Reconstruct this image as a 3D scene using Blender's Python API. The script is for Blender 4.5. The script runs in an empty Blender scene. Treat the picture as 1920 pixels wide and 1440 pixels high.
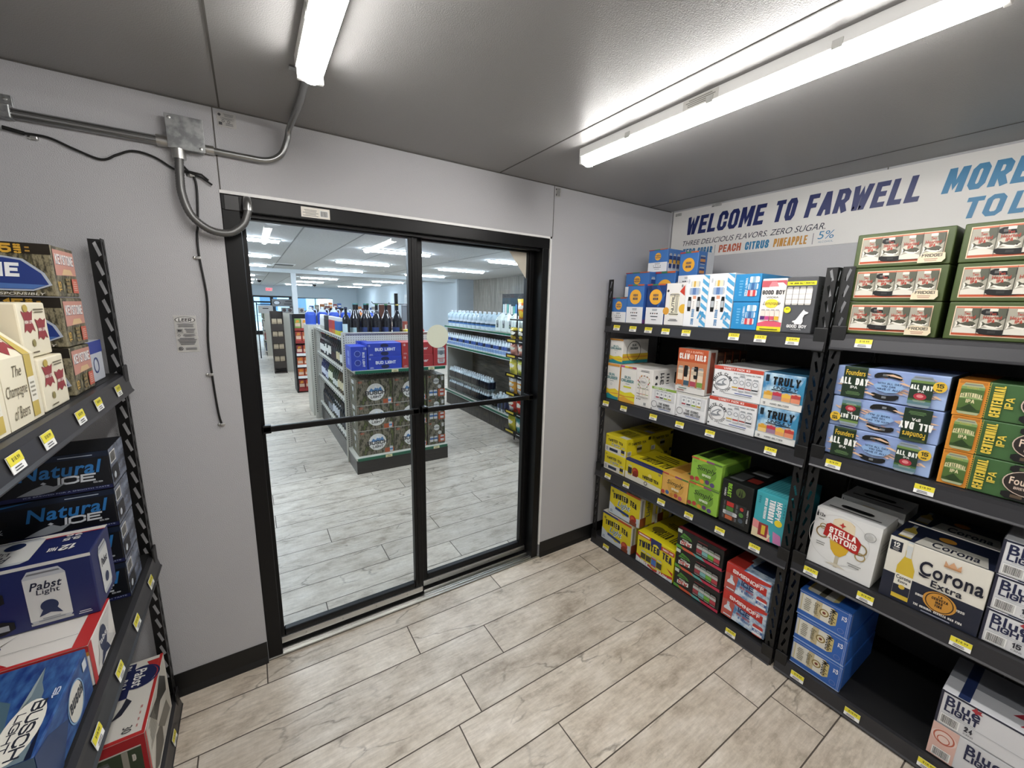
import bpy, bmesh, math, random
from mathutils import Vector, Matrix
random.seed(7)
S = bpy.context.scene
C = S.collection
PI = math.pi

# ------------------------------------------------------------------ camera, world, exposure
def make_camera():
    yaw, pitch, roll, f = 0.5751, 0.1912, -0.0247, 754.34
    cy, sy, cp, sp = math.cos(yaw), math.sin(yaw), math.cos(pitch), math.sin(pitch)
    fw = Vector((sy*cp, cy*cp, -sp)); r = Vector((cy, -sy, 0)); d = fw.cross(r)
    cr, sr = math.cos(roll), math.sin(roll)
    R_ = cr*r + sr*d; D_ = -sr*r + cr*d
    cam = bpy.data.cameras.new('camera'); cam.sensor_width = 36; cam.lens = f/1920*36
    cam.clip_start = 0.02; cam.clip_end = 200
    o = bpy.data.objects.new('camera', cam); C.objects.link(o)
    U_, B_ = -D_, -fw
    o.matrix_world = Matrix(((R_.x, U_.x, B_.x, 0.0613), (R_.y, U_.y, B_.y, -2.0586), (R_.z, U_.z, B_.z, 1.7577), (0, 0, 0, 1)))
    S.camera = o
make_camera()
W = bpy.data.worlds.new('sky'); S.world = W; W.use_nodes = True
W.node_tree.nodes['Background'].inputs[0].default_value = (0.55, 0.78, 1.0, 1)
W.node_tree.nodes['Background'].inputs[1].default_value = 3.2
S.view_settings.view_transform = 'Standard'; S.view_settings.look = 'None'
S.view_settings.gamma = 1; S.view_settings.use_curve_mapping = False
S.view_settings.exposure = 1.2
S.cycles.max_bounces = 8; S.cycles.diffuse_bounces = 4; S.cycles.glossy_bounces = 3
COOLER_LAMP = 21.0      # strength of the cooler's LED strips, the added pair behind the camera included
STORE_LAMP = 36.0       # strength of the store's ceiling strips

# ------------------------------------------------------------------ materials
def lin(h):
    h = h.lstrip('#'); v = [int(h[i:i+2], 16)/255 for i in (0, 2, 4)]
    return tuple((c/12.92 if c <= .04045 else ((c+.055)/1.055)**2.4) for c in v) + (1,)
_M = {}
def mat(name, hexc=None, rough=.5, metal=0, build=None, spec=None):
    if name in _M: return _M[name]
    m = bpy.data.materials.new(name); m.use_nodes = True
    b = m.node_tree.nodes['Principled BSDF']
    if hexc: b.inputs['Base Color'].default_value = lin(hexc)
    b.inputs['Roughness'].default_value = rough; b.inputs['Metallic'].default_value = metal
    if spec is not None: b.inputs['Specular IOR Level'].default_value = spec
    if build: build(m.node_tree, b)
    _M[name] = m
    return m
def ink(h): return mat('ink_'+h.lstrip('#'), h, .42)
def N(nt, t, **k):
    n = nt.nodes.new(t)
    for a, v in k.items():
        if a in n.inputs: n.inputs[a].default_value = v
        else: setattr(n, a, v)
    return n
def L(nt, a, b): nt.links.new(a, b)
def coords(nt, scale=(1, 1, 1), kind='Object'):
    t = N(nt, 'ShaderNodeTexCoord'); mp = N(nt, 'ShaderNodeMapping'); mp.inputs['Scale'].default_value = scale
    L(nt, t.outputs[kind], mp.inputs[0]); return mp.outputs[0]
def ramp(nt, fac, stops):
    r = N(nt, 'ShaderNodeValToRGB'); e = r.color_ramp.elements
    while len(e) < len(stops): e.new(.5)
    for i, (p, h) in enumerate(stops): e[i].position = p; e[i].color = lin(h) if isinstance(h, str) else h
    L(nt, fac, r.inputs[0]); return r.outputs[0]
def noise(nt, vec, sc, detail=4, rough=.55):
    n = N(nt, 'ShaderNodeTexNoise'); n.inputs['Scale'].default_value = sc; n.inputs['Detail'].default_value = detail
    n.inputs['Roughness'].default_value = rough; L(nt, vec, n.inputs['Vector']); return n.outputs['Fac']
def bump(nt, b, h, strength, dist=.01):
    n = N(nt, 'ShaderNodeBump'); n.inputs['Strength'].default_value = strength; n.inputs['Distance'].default_value = dist
    L(nt, h, n.inputs['Height']); L(nt, n.outputs[0], b.inputs['Normal'])
def mix(nt, fac, a, b, mode='MIX'):
    n = N(nt, 'ShaderNodeMix', data_type='RGBA', blend_type=mode)
    if isinstance(fac, float): n.inputs[0].default_value = fac
    else: L(nt, fac, n.inputs[0])
    for i, v in ((6, a), (7, b)):
        if isinstance(v, str): n.inputs[i].default_value = lin(v)
        else: L(nt, v, n.inputs[i])
    return n.outputs[2]

def b_embossed(sc, st):                      # stucco embossed painted metal panel
    def f(nt, b):
        v = coords(nt); bump(nt, b, noise(nt, v, sc, 2, .5), st, .004)
    return f
def b_floor(nt, b):
    g = N(nt, 'ShaderNodeNewGeometry')
    t = N(nt, 'ShaderNodeTexCoord'); ad = N(nt, 'ShaderNodeVectorMath', operation='ADD')
    cb = N(nt, 'ShaderNodeCombineXYZ'); mu = N(nt, 'ShaderNodeMath', operation='MULTIPLY'); mu.inputs[1].default_value = 37
    L(nt, g.outputs['Random Per Island'], mu.inputs[0]); L(nt, mu.outputs[0], cb.inputs[2]); L(nt, mu.outputs[0], cb.inputs[0])
    L(nt, t.outputs['Object'], ad.inputs[0]); L(nt, cb.outputs[0], ad.inputs[1])
    def vs(s):
        mp = N(nt, 'ShaderNodeMapping'); mp.inputs['Scale'].default_value = s; L(nt, ad.outputs[0], mp.inputs[0]); return mp.outputs[0]
    c1 = ramp(nt, noise(nt, vs((2.2, 4, 1)), 2.2, 8, .68), [(.3, '#ab9d8c'), (.47, '#d3c7b6'), (.7, '#e7ddcf')])
    c2 = ramp(nt, noise(nt, vs((4, 26, 1)), 3.0, 7, .7), [(.35, '#857866'), (.6, '#ffffff')])
    c = mix(nt, .26, c1, c2, 'MULTIPLY')
    c3 = ramp(nt, noise(nt, vs((60, 14, 1)), 1.5, 4, .6), [(.42, '#a79b8c'), (.58, '#ffffff')]); c = mix(nt, .06, c, c3, 'MULTIPLY')
    st = ramp(nt, noise(nt, vs((2.2, 6, 1)), 1.7, 7, .7), [(.60, '#000000'), (.72, '#ffffff')])
    n = N(nt, 'ShaderNodeMath', operation='MULTIPLY'); n.inputs[1].default_value = .55
    L(nt, st, n.inputs[0]); c = mix(nt, n.outputs[0], c, '#8d8373')
    w = N(nt, 'ShaderNodeTexVoronoi', feature='DISTANCE_TO_EDGE'); w.inputs['Scale'].default_value = 1.2
    nn = N(nt, 'ShaderNodeTexNoise'); nn.inputs['Scale'].default_value = 3; L(nt, vs((1, 3, 1)), nn.inputs['Vector'])
    av = N(nt, 'ShaderNodeVectorMath', operation='ADD'); L(nt, vs((1.2, 3.0, 1)), av.inputs[0]); sc_ = N(nt, 'ShaderNodeVectorMath', operation='SCALE'); sc_.inputs['Scale'].default_value = .45; nn.inputs['Detail'].default_value = 5; L(nt, nn.outputs['Color'], sc_.inputs[0]); L(nt, sc_.outputs[0], av.inputs[1]); L(nt, av.outputs[0], w.inputs['Vector'])
    cr = ramp(nt, w.outputs['Distance'], [(.0, '#ffffff'), (.016, '#000000')])
    n2 = N(nt, 'ShaderNodeMath', operation='MULTIPLY')
    gate = ramp(nt, noise(nt, vs((1.3, 2, 1)), 2.3, 3), [(.47, '#000000'), (.58, '#d0d0d0')])
    L(nt, cr, n2.inputs[0]); L(nt, gate, n2.inputs[1]); c = mix(nt, n2.outputs[0], c, '#54493d')
    hv = N(nt, 'ShaderNodeHueSaturation'); vm = N(nt, 'ShaderNodeMapRange'); vm.inputs[3].default_value = .9; vm.inputs[4].default_value = 1.06
    L(nt, g.outputs['Random Per Island'], vm.inputs[0]); L(nt, vm.outputs[0], hv.inputs['Value']); L(nt, c, hv.inputs['Color'])
    L(nt, hv.outputs[0], b.inputs['Base Color'])
    bump(nt, b, noise(nt, vs((3, 30, 1)), 4, 4), .15, .003)
def b_powder(nt, b): bump(nt, b, noise(nt, coords(nt), 900, 2), .35, .001)
def b_noise2(a, c, sc, lo=.4, hi=.6, scale=(1, 1, 1), detail=4):
    def f(nt, b): L(nt, ramp(nt, noise(nt, coords(nt, scale), sc, detail), [(lo, a), (hi, c)]), b.inputs['Base Color'])
    return f
def b_camo(cols, sc, scale=(1, 1, .35)):
    def f(nt, b):
        L(nt, ramp(nt, noise(nt, coords(nt, scale), sc, 6, .7), [(.28+.44*i/(len(cols)-1), c) for i, c in enumerate(cols)]), b.inputs['Base Color'])
    return f
def b_peg(base, dark, pitch, r, plane):
    def f(nt, b):
        v = coords(nt, (1/pitch,)*3); sep = N(nt, 'ShaderNodeSeparateXYZ'); L(nt, v, sep.inputs[0])
        d2 = []
        for ax in plane:
            fr = N(nt, 'ShaderNodeMath', operation='FRACT'); L(nt, sep.outputs[ax], fr.inputs[0])
            sb = N(nt, 'ShaderNodeMath', operation='SUBTRACT'); L(nt, fr.outputs[0], sb.inputs[0]); sb.inputs[1].default_value = .5
            sq = N(nt, 'ShaderNodeMath', operation='MULTIPLY'); L(nt, sb.outputs[0], sq.inputs[0]); L(nt, sb.outputs[0], sq.inputs[1]); d2.append(sq.outputs[0])
        ad = N(nt, 'ShaderNodeMath', operation='ADD'); L(nt, d2[0], ad.inputs[0]); L(nt, d2[1], ad.inputs[1])
        lt = N(nt, 'ShaderNodeMath', operation='LESS_THAN'); L(nt, ad.outputs[0], lt.inputs[0]); lt.inputs[1].default_value = r*r
        L(nt, mix(nt, lt.outputs[0], base, dark), b.inputs['Base Color'])
    return f
def b_emit(h, st):
    def f(nt, b):
        b.inputs['Emission Color'].default_value = lin(h); b.inputs['Emission Strength'].default_value = st
    return f
def glass_mat(name, tint='#f4f8f7', rough=0.0, ior=1.45):
    if name in _M: return _M[name]
    m = bpy.data.materials.new(name); m.use_nodes = True; nt = m.node_tree; nt.nodes.clear()
    o = N(nt, 'ShaderNodeOutputMaterial'); mx = N(nt, 'ShaderNodeMixShader'); fr = N(nt, 'ShaderNodeFresnel'); fr.inputs[0].default_value = ior
    tr = N(nt, 'ShaderNodeBsdfTransparent'); tr.inputs[0].default_value = lin(tint); gl = N(nt, 'ShaderNodeBsdfGlossy'); gl.inputs['Roughness'].default_value = rough
    L(nt, fr.outputs[0], mx.inputs[0]); L(nt, tr.outputs[0], mx.inputs[1]); L(nt, gl.outputs[0], mx.inputs[2]); L(nt, mx.outputs[0], o.inputs[0])
    _M[name] = m; return m
PANEL = mat('white_embossed_panel', '#b6b6b9', .24, build=b_embossed(320, .42))
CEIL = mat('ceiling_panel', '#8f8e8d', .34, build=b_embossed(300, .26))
SEAM = mat('panel_seam', '#55534f', .7)
FLOOR = mat('plank_tile', None, .42, build=b_floor)
GROUT = mat('grout', '#574f47', .9)
BLACK = mat('black_powder_coat', '#0d0d0e', .45, build=b_powder)
BLK = mat('black_anodised', '#070708', .42, spec=.3)
RUB = mat('black_vinyl', '#0b0b0b', .5)
LIP = mat('graphite_lip', '#37373a', .36, metal=.3)
DECK = mat('black_deck', '#161617', .6)
BACKP = mat('dark_back_panel', '#232325', .6)
ALU = mat('aluminium', '#c9c9c6', .28, metal=1)
STEEL = mat('galvanised_steel', None, .38, metal=.9, build=b_noise2('#8d8f90', '#b4b6b6', 30))
EMT = mat('conduit_steel', '#a2a3a2', .3, metal=.95)
FLEX = mat('flex_conduit', '#6d6d6c', .42, metal=.7)
CABLE = mat('black_cable', '#0a0a0a', .5)
WHITE = mat('white_enamel', '#e4e4e2', .35)
LED = mat('led_diffuser', '#ffffff', .5, build=b_emit('#fdfaf6', COOLER_LAMP))
SLED = mat('store_led_diffuser', '#ffffff', .5, build=b_emit('#e2efff', STORE_LAMP))
GLASS = glass_mat('door_glass')
SCEIL = mat('store_ceiling_tile', None, .8, build=b_noise2('#c6cacb', '#d2d5d6', 40))
SWALL = mat('store_wall', '#c6d2da', .7)
WOODW = mat('grey_wood_wall', None, .6, build=b_noise2('#7f7c76', '#a39f97', 3, .35, .65, (9, 9, .7), 6))
WOODP = mat('grey_wood_panel', None, .6, build=b_noise2('#6a655c', '#8d887d', 4, .35, .65, (1, 1, 12), 6))
GOND = mat('beige_steel', '#c9c5b8', .45)
PEGF = mat('pegboard', None, .6, build=b_peg('#cdcac0', '#4b4a46', .0254, .17, (0, 2)))
PEGS = mat('slotted_upright', None, .5, build=b_peg('#c9c5b8', '#1c1c1c', .0254, .3, (2, 2)))
GREEN = mat('green_ticket_strip', '#12644a', .3)
CLEAR = glass_mat('clear_plastic', '#e9f2f5', .1, 1.5)
TAGY = mat('tag_yellow', '#e8dc3c', .5); TAGW = mat('tag_white', '#efefec', .5); INKB = mat('ink_black', '#16161a', .5)

# ------------------------------------------------------------------ geometry helpers
_T = {}
def text_geo(s, bold=.0, shear=0., res=2):
    k = (s, bold, shear, res)
    if k in _T: return _T[k]
    cu = bpy.data.curves.new('t', 'FONT'); cu.body = s; cu.shear = shear; cu.offset = bold; cu.resolution_u = res; cu.fill_mode = 'FRONT'; cu.space_character = 1.0+bold*3.5
    o = bpy.data.objects.new('t', cu); C.objects.link(o)
    me = o.to_mesh()
    vs = [(v.co.x, v.co.y) for v in me.vertices]; fs = [tuple(p.vertices) for p in me.polygons]
    o.to_mesh_clear(); bpy.data.objects.remove(o); bpy.data.curves.remove(cu)
    if not vs: vs = [(0, 0)]
    x0 = min(v[0] for v in vs); x1 = max(v[0] for v in vs); y0 = min(v[1] for v in vs); y1 = max(v[1] for v in vs)
    _T[k] = (vs, fs, x0, y0, x1-x0 or 1, y1-y0 or 1)
    return _T[k]
# block capitals for the heavy condensed lettering: centre-line strokes in a unit box, width factor
_O = [(.25, 0), (0, .15), (0, .85), (.25, 1), (.75, 1), (1, .85), (1, .15), (.75, 0), (.25, 0)]
_P = [(0, 0), (0, 1), (.7, 1), (1, .87), (1, .56), (.7, .43), (0, .43)]
GL_ = {'A': (1.05, [[(0, 0), (.42, 1), (.58, 1), (1, 0)], [(.16, .3), (.84, .3)]]), 'B': (1, [[(0, 0), (0, 1), (.72, 1), (.95, .88), (.95, .64), (.72, .52), (0, .52)], [(.72, .52), (1, .38), (1, .14), (.75, 0), (0, 0)]]), 'C': (1, [[(1, .7), (1, .85), (.75, 1), (.25, 1), (0, .85), (0, .15), (.25, 0), (.75, 0), (1, .15), (1, .3)]]),
 'D': (1, [[(0, 0), (0, 1), (.65, 1), (1, .82), (1, .18), (.65, 0), (0, 0)]]), 'E': (.85, [[(1, 1), (0, 1), (0, 0), (1, 0)], [(0, .52), (.85, .52)]]), 'F': (.82, [[(1, 1), (0, 1), (0, 0)], [(0, .5), (.85, .5)]]), 'G': (1, [[(1, .72), (1, .85), (.75, 1), (.25, 1), (0, .85), (0, .15), (.25, 0), (.75, 0), (1, .15), (1, .46), (.55, .46)]]),
 'H': (1, [[(0, 0), (0, 1)], [(1, 0), (1, 1)], [(0, .5), (1, .5)]]), 'I': (.0, [[(.5, 0), (.5, 1)]]), 'J': (.9, [[(1, 1), (1, .15), (.75, 0), (.25, 0), (0, .15), (0, .3)]]), 'K': (1, [[(0, 0), (0, 1)], [(1, 1), (.12, .45)], [(.35, .58), (1, 0)]]), 'L': (.8, [[(0, 1), (0, 0), (1, 0)]]),
 'M': (1.4, [[(0, 0), (0, 1), (.12, 1), (.5, .25), (.88, 1), (1, 1), (1, 0)]]), 'N': (1.05, [[(0, 0), (0, 1), (.08, 1), (.92, 0), (1, 0), (1, 1)]]), 'O': (1, [_O]), 'P': (.95, [_P]), 'Q': (1, [_O, [(.6, .25), (1.05, -.05)]]), 'R': (1, [_P, [(.5, .43), (1, 0)]]),
 'S': (.95, [[(1, .72), (1, .87), (.75, 1), (.25, 1), (0, .87), (0, .66), (.25, .55), (.75, .45), (1, .34), (1, .13), (.75, 0), (.25, 0), (0, .13), (0, .28)]]), 'T': (.9, [[(0, 1), (1, 1)], [(.5, 1), (.5, 0)]]), 'U': (1, [[(0, 1), (0, .15), (.25, 0), (.75, 0), (1, .15), (1, 1)]]), 'V': (1.05, [[(0, 1), (.44, 0), (.56, 0), (1, 1)]]),
 'W': (1.55, [[(0, 1), (.22, 0), (.28, 0), (.5, .85), (.72, 0), (.78, 0), (1, 1)]]), 'X': (1, [[(0, 0), (1, 1)], [(0, 1), (1, 0)]]), 'Y': (1, [[(0, 1), (.5, .45), (1, 1)], [(.5, .48), (.5, 0)]]), 'Z': (.9, [[(0, 1), (1, 1), (0, 0), (1, 0)]]), '0': (1, [_O]), '1': (.35, [[(0, .8), (1, 1), (1, 0)]]), '2': (.95, [[(0, .72), (0, .87), (.25, 1), (.75, 1), (1, .87), (1, .65), (0, 0), (1, 0)]]),
 '3': (.95, [[(0, .8), (.2, 1), (.75, 1), (1, .87), (1, .65), (.7, .52), (.3, .52)], [(.7, .52), (1, .38), (1, .13), (.75, 0), (.2, 0), (0, .2)]]), '4': (1, [[(.75, 0), (.75, 1), (0, .3), (1, .3)]]), '5': (.95, [[(1, 1), (.05, 1), (0, .55), (.7, .6), (1, .45), (1, .15), (.7, 0), (.2, 0), (0, .18)]]), '9': (1, [[(1, .5), (.25, .45), (0, .6), (0, .85), (.25, 1), (.75, 1), (1, .85), (1, .2), (.7, 0), (.1, .02)]]),
 '.': (.0, [[(.5, 0), (.5, .06)]]), '!': (.0, [[(.5, .3), (.5, 1)], [(.5, 0), (.5, .06)]]), "'": (.0, [[(.5, .75), (.5, 1)]]), '#': (1, [[(.3, 0), (.3, 1)], [(.7, 0), (.7, 1)], [(0, .33), (1, .33)], [(0, .67), (1, .67)]]), ' ': (.45, []), '&': (1, [[(1, 0), (.2, .75), (.35, 1), (.65, 1), (.75, .8), (0, .3), (.1, .05), (.5, 0), (1, .45)]])}
def block_text(txt, asp, th, shear):
    """vertices (0..1, 0..1) and faces of block capitals that fill a box of the given width to height"""
    shear = max(-.3*asp/len(txt), min(.3*asp/len(txt)*2, shear)); nn = len(txt); th = max(.05, min(th, (asp-abs(shear)-.04*(nn-1))/(nn+.3*(nn-1)+1.15*(sum(GL_[c][0] for c in txt) or 1)) if sum(GL_[c][0] for c in txt) else th))
    g = .3*th+.035; fix = sum(th for c in txt)+g*(len(txt)-1); fl = sum(GL_[c][0] for c in txt) or 1
    gw = max(.05, (asp-abs(shear)-fix)/fl)
    if asp-abs(shear) < fix*1.25: th *= max(.3, (asp-abs(shear))/(fix*1.7)); g = .3*th+.02; fix = sum(th for c in txt)+g*(len(txt)-1); gw = max(.04, (asp-abs(shear)-fix)/fl)
    vs, fs, x, lift = [], [], 0, 0
    for c in txt:
        w, strokes = GL_[c]; w = w*gw
        for st in strokes:
            p = [Vector((x+th/2+(a*w if w else 0), th/2+b*(1-th))) for a, b in st]; n = len(p); cl = (p[0]-p[-1]).length < 1e-6
            L_, R_ = [], []
            for i in range(n):
                d0 = (p[i]-p[i-1]) if i else (p[0]-p[-2] if cl else p[1]-p[0]); d1 = (p[i+1]-p[i]) if i < n-1 else (p[1]-p[0] if cl else p[i]-p[i-1])
                d0 = d0.normalized(); d1 = d1.normalized(); n0 = Vector((-d0.y, d0.x)); n1 = Vector((-d1.y, d1.x)); m = n0+n1
                m = m.normalized() if m.length > 1e-3 else n0
                k = th/2/max(.5, m.dot(n0)); q = p[i]
                if not cl and i == 0: q = q-d1*(th/2)
                if not cl and i == n-1: q = q+d0*(th/2)
                L_.append(q+m*k); R_.append(q-m*k)
            for j in range(n-1):
                o = len(vs); z = lift; lift += 1; vs += [(q.x, q.y, z) for q in (L_[j], R_[j], R_[j+1], L_[j+1])]; fs.append((o, o+1, o+2, o+3))
        lift = 0
        x += w+th+g
    tw = max(.01, x-g+abs(shear))
    return [((a+shear*b)/tw, b, z) for a, b, z in vs], fs
class MB:
    def __init__(s): s.v = []; s.f = []; s.mi = []; s.sm = []; s.mats = []; s.lay = 0
    def k(s, m):
        if m not in s.mats: s.mats.append(m)
        return s.mats.index(m)
    def add(s, vs, fs, m, smooth=False):
        o = len(s.v); s.v += [tuple(p) for p in vs]; i = s.k(m)
        for f in fs: s.f.append(tuple(o+j for j in f)); s.mi.append(i); s.sm.append(smooth)
    def box(s, a, b, m, bev=0., M=None):
        (x0, y0, z0), (x1, y1, z1) = a, b
        if bev <= 0:
            vs = [(x, y, z) for x in (x0, x1) for y in (y0, y1) for z in (z0, z1)]
            fs = [(0, 1, 3, 2), (4, 6, 7, 5), (0, 4, 5, 1), (2, 3, 7, 6), (0, 2, 6, 4), (1, 5, 7, 3)]
        else:
            bev = min(bev, (x1-x0)*.45, (y1-y0)*.45, (z1-z0)*.45)
            bm = bmesh.new(); bmesh.ops.create_cube(bm, size=1)
            for v in bm.verts: v.co = Vector((x0+(v.co.x+.5)*(x1-x0), y0+(v.co.y+.5)*(y1-y0), z0+(v.co.z+.5)*(z1-z0)))
            bmesh.ops.bevel(bm, geom=bm.edges[:], offset=bev, segments=2, profile=.5, affect='EDGES')
            bm.verts.index_update(); vs = [v.co.copy() for v in bm.verts]; fs = [tuple(v.index for v in f.verts) for f in bm.faces]; bm.free()
        if M: vs = [M @ Vector(p) for p in vs]
        s.add(vs, fs, m)
    def quad(s, p, m): s.add(p, [tuple(range(len(p)))], m)
    def tube(s, pts, r, m, n=10, cap=True):
        pts = [Vector(p) for p in pts]; rs = r if isinstance(r, (list, tuple)) else [r]*len(pts)
        vs = []; prev = None
        for i, p in enumerate(pts):
            t = (pts[min(i+1, len(pts)-1)]-pts[max(i-1, 0)]).normalized()
            if prev is None: u = t.orthogonal().normalized()
            else: u = (prev-t*prev.dot(t)).normalized()
            prev = u; w = t.cross(u)
            vs += [p+(u*math.cos(2*PI*j/n)+w*math.sin(2*PI*j/n))*rs[i] for j in range(n)]
        fs = [(i*n+j, i*n+(j+1) % n, (i+1)*n+(j+1) % n, (i+1)*n+j) for i in range(len(pts)-1) for j in range(n)]
        s.add(vs, fs, m, True)
        if cap:
            s.add(vs[:n], [tuple(range(n))[::-1]], m); s.add(vs[-n:], [tuple(range(n))], m)
    def arc(s, r, za, zb, m, a0, a1, n=6):
        vs = [(r*math.cos(math.radians(a0+(a1-a0)*j/n)), r*math.sin(math.radians(a0+(a1-a0)*j/n)), z) for z in (za, zb) for j in range(n+1)]
        s.add(vs, [(j, j+1, n+2+j, n+1+j) for j in range(n)], m, True)
    def lathe(s, prof, m, c=(0, 0, 0), n=14, M=None, ms=None):
        # prof [(r,z)], ms: material per ring segment
        for i in range(len(prof)-1):
            (r0, z0), (r1, z1) = prof[i], prof[i+1]
            vs = [(c[0]+r*math.cos(2*PI*j/n), c[1]+r*math.sin(2*PI*j/n), c[2]+z) for r, z in ((r0, z0), (r1, z1)) for j in range(n)]
            if M: vs = [M @ Vector(p) for p in vs]
            s.add(vs, [(j, (j+1) % n, n+(j+1) % n, n+j) for j in range(n)], ms[i] if ms else m, True)
    def build(s, name, parent=None, loc=None, rz=0):
        me = bpy.data.meshes.new(name); me.from_pydata(s.v, [], s.f)
        for m in s.mats: me.materials.append(m)
        me.polygons.foreach_set('material_index', s.mi); me.polygons.foreach_set('use_smooth', s.sm); me.update()
        o = bpy.data.objects.new(name, me); C.objects.link(o)
        if parent: o.parent = parent
        if loc: o.location = loc
        o.rotation_euler = (0, 0, rz)
        return o
    # ---- flat print on a face frame
    def pr(s, F, ops):
        O, U, V, Nn, w, h = F
        def P(u, v):
            return O+U*(u*w)+V*(v*h)+Nn*(.0006+.00022*s.lay)
        for op in ops:
            t = op[0]; s.lay += 1
            if t == 'r': _, a, b, c, d, col = op; s.quad([P(a, b), P(c, b), P(c, d), P(a, d)], ink(col))
            elif t == 'q': _, a, b, c, d, m_ = op; s.quad([P(a, b), P(c, b), P(c, d), P(a, d)], m_)
            elif t == 'p': s.quad([P(*q) for q in op[1]], ink(op[2]))
            elif t == 'c':
                _, a, b, r, col = op[:5]; k = op[5] if len(op) > 5 else 1; rx = r*h/w*k
                s.quad([P(a+rx*math.cos(2*PI*j/24), b+r*math.sin(2*PI*j/24)) for j in range(24)], ink(col))
            elif t == 'ring':
                _, a, b, r, th, col = op; q = h/w; n = 28
                pts = [P(a+(r-dd)*q*math.cos(2*PI*j/n), b+(r-dd)*math.sin(2*PI*j/n)) for dd in (0, th) for j in range(n)]
                s.add(pts, [(j, (j+1) % n, n+(j+1) % n, n+j) for j in range(n)], ink(col))
            elif t in ('t', 'ts'):
                _, txt, a, b, c, d, col = op[:7]; o = op[7] if len(op) > 7 else {}
                rot = o.get('rot', 0); out = []
                if (o.get('b', .025) >= .025 or 'B' in o) and all(ch in GL_ for ch in txt):
                    bw, bh = (c-a)*w, (d-b)*h
                    if rot in (90, -90): bw, bh = bh, bw
                    vs, fs = block_text(txt, bw/bh, o.get('th', .17+1.2*max(0, min(.08, o.get('b', .05))-.025)), o.get('i', 0)*.6); x0 = y0 = 0; tw = th = 1
                else: vs, fs, x0, y0, tw, th = text_geo(txt, min(.022, o.get('b', .025)*.6), o.get('i', 0), o.get('res', 4))
                for v_ in vs:
                    x, y = v_[0], v_[1]; p, q = (x-x0)/tw, (y-y0)/th
                    if rot == 90: p, q = 1-q, p
                    elif rot == -90: p, q = q, 1-p
                    elif rot == 180: p, q = 1-p, 1-q
                    sl = o.get('sl', 0); cu = o.get('cu', 0)
                    out.append(P(a+p*(c-a), b+q*(d-b)+sl*(p-.5)+cu*(1-(2*p-1)**2))+Nn*(v_[2]*.000025 if len(v_) > 2 else 0))
                s.add(out, fs, ink(col))
            elif t == 'arc':      # letters round a circle, op: text,u,v,r,size,a0,a1,col
                _, txt, a, b, r, sz, a0, a1, col = op
                for i, ch in enumerate(txt):
                    if ch == ' ': continue
                    an = math.radians(a0+(a1-a0)*(i+.5)/len(txt)); up = 1 if a0 > a1 else -1
                    vs, fs, x0, y0, tw, th = text_geo(ch, .02)
                    cx, cyy = a*w+r*h*math.cos(an), b*h+r*h*math.sin(an)
                    ex = Vector((math.sin(an), -math.cos(an)))*up; ey = Vector((math.cos(an), math.sin(an)))*up
                    sc = sz*h/.7
                    s.add([P((cx+ex.x*(x-x0-tw/2)*sc+ey.x*(y-.35)*sc)/w, (cyy+ex.y*(x-x0-tw/2)*sc+ey.y*(y-.35)*sc)/h) for x, y in vs], fs, ink(col))
            elif t == 'lines':
                _, a, b, c, d, n, col = op; rr = random.Random(int(a*999+b*77+n))
                for i in range(n):
                    y = b+(d-b)*(i+.25)/n; hh = (d-b)/n*.45; k = rr.uniform(.6, 1); m_ = (a+c)/2
                    s.quad([P(m_-(c-a)*k/2, y), P(m_+(c-a)*k/2, y), P(m_+(c-a)*k/2, y+hh), P(m_-(c-a)*k/2, y+hh)], ink(col))
            elif t == 'bar':
                _, a, b, c, d = op; s.quad([P(a, b), P(c, b), P(c, d), P(a, d)], ink('#f2f2f0')); s.lay += 1
                rr = random.Random(3); x = a+(c-a)*.06
                while x < c-(c-a)*.08:
                    wd = (c-a)*rr.choice((.012, .02, .03)); s.quad([P(x, b+(d-b)*.08), P(x+wd, b+(d-b)*.08), P(x+wd, d-(d-b)*.08), P(x, d-(d-b)*.08)], ink('#1a1a1c')); x += wd+(c-a)*rr.choice((.015, .025))
            elif t == 'can':      # upright can picture: u0,v0,u1,v1,body,[(v0,v1,col)...],cap
                _, a, b, c, d, body, bands, cap = op
                du, dv = c-a, d-b
                sh = [(.1, 0), (.9, 0), (1, .08), (1, .88), (.86, 1), (.14, 1), (0, .88), (0, .08)]
                s.quad([P(a+x*du, b+y*dv) for x, y in sh], ink(cap)); s.lay += 1
                s.quad([P(a+x*du, b+y*dv) for x, y in ((0, .08), (1, .08), (1, .86), (0, .86))], ink(body)); s.lay += 1
                for e, f, col in bands: s.quad([P(a, b+e*dv), P(c, b+e*dv), P(c, b+f*dv), P(a, b+f*dv)], ink(col))
                s.lay += 1; s.quad([P(a+.1*du, b+.93*dv), P(a+.9*du, b+.93*dv), P(a+.86*du, b+.96*dv), P(a+.14*du, b+.96*dv)], ink('#77797c'))
            elif t == 'hcan':     # can picture lying on its side
                _, a, b, c, d, body, bands, cap = op
                du, dv = c-a, d-b
                sh = [(0, .1), (.08, 0), (.88, 0), (1, .14), (1, .86), (.88, 1), (.08, 1), (0, .9)]
                s.quad([P(a+x*du, b+y*dv) for x, y in sh], ink(cap)); s.lay += 1
                s.quad([P(a+x*du, b+y*dv) for x, y in ((.08, 0), (.86, 0), (.86, 1), (.08, 1))], ink(body)); s.lay += 1
                for e, f, col in bands: s.quad([P(a+e*du, b), P(a+f*du, b), P(a+f*du, d), P(a+e*du, d)], ink(col))
            elif t == 'bot':      # bottle picture: u0,v0,u1,v1,glass,label,neck
                _, a, b, c, d, g, lab, nk = op; du, dv = c-a, d-b
                sh = [(0, 0), (1, 0), (1, .55), (.68, .74), (.66, 1), (.34, 1), (.32, .74), (0, .55)]
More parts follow.
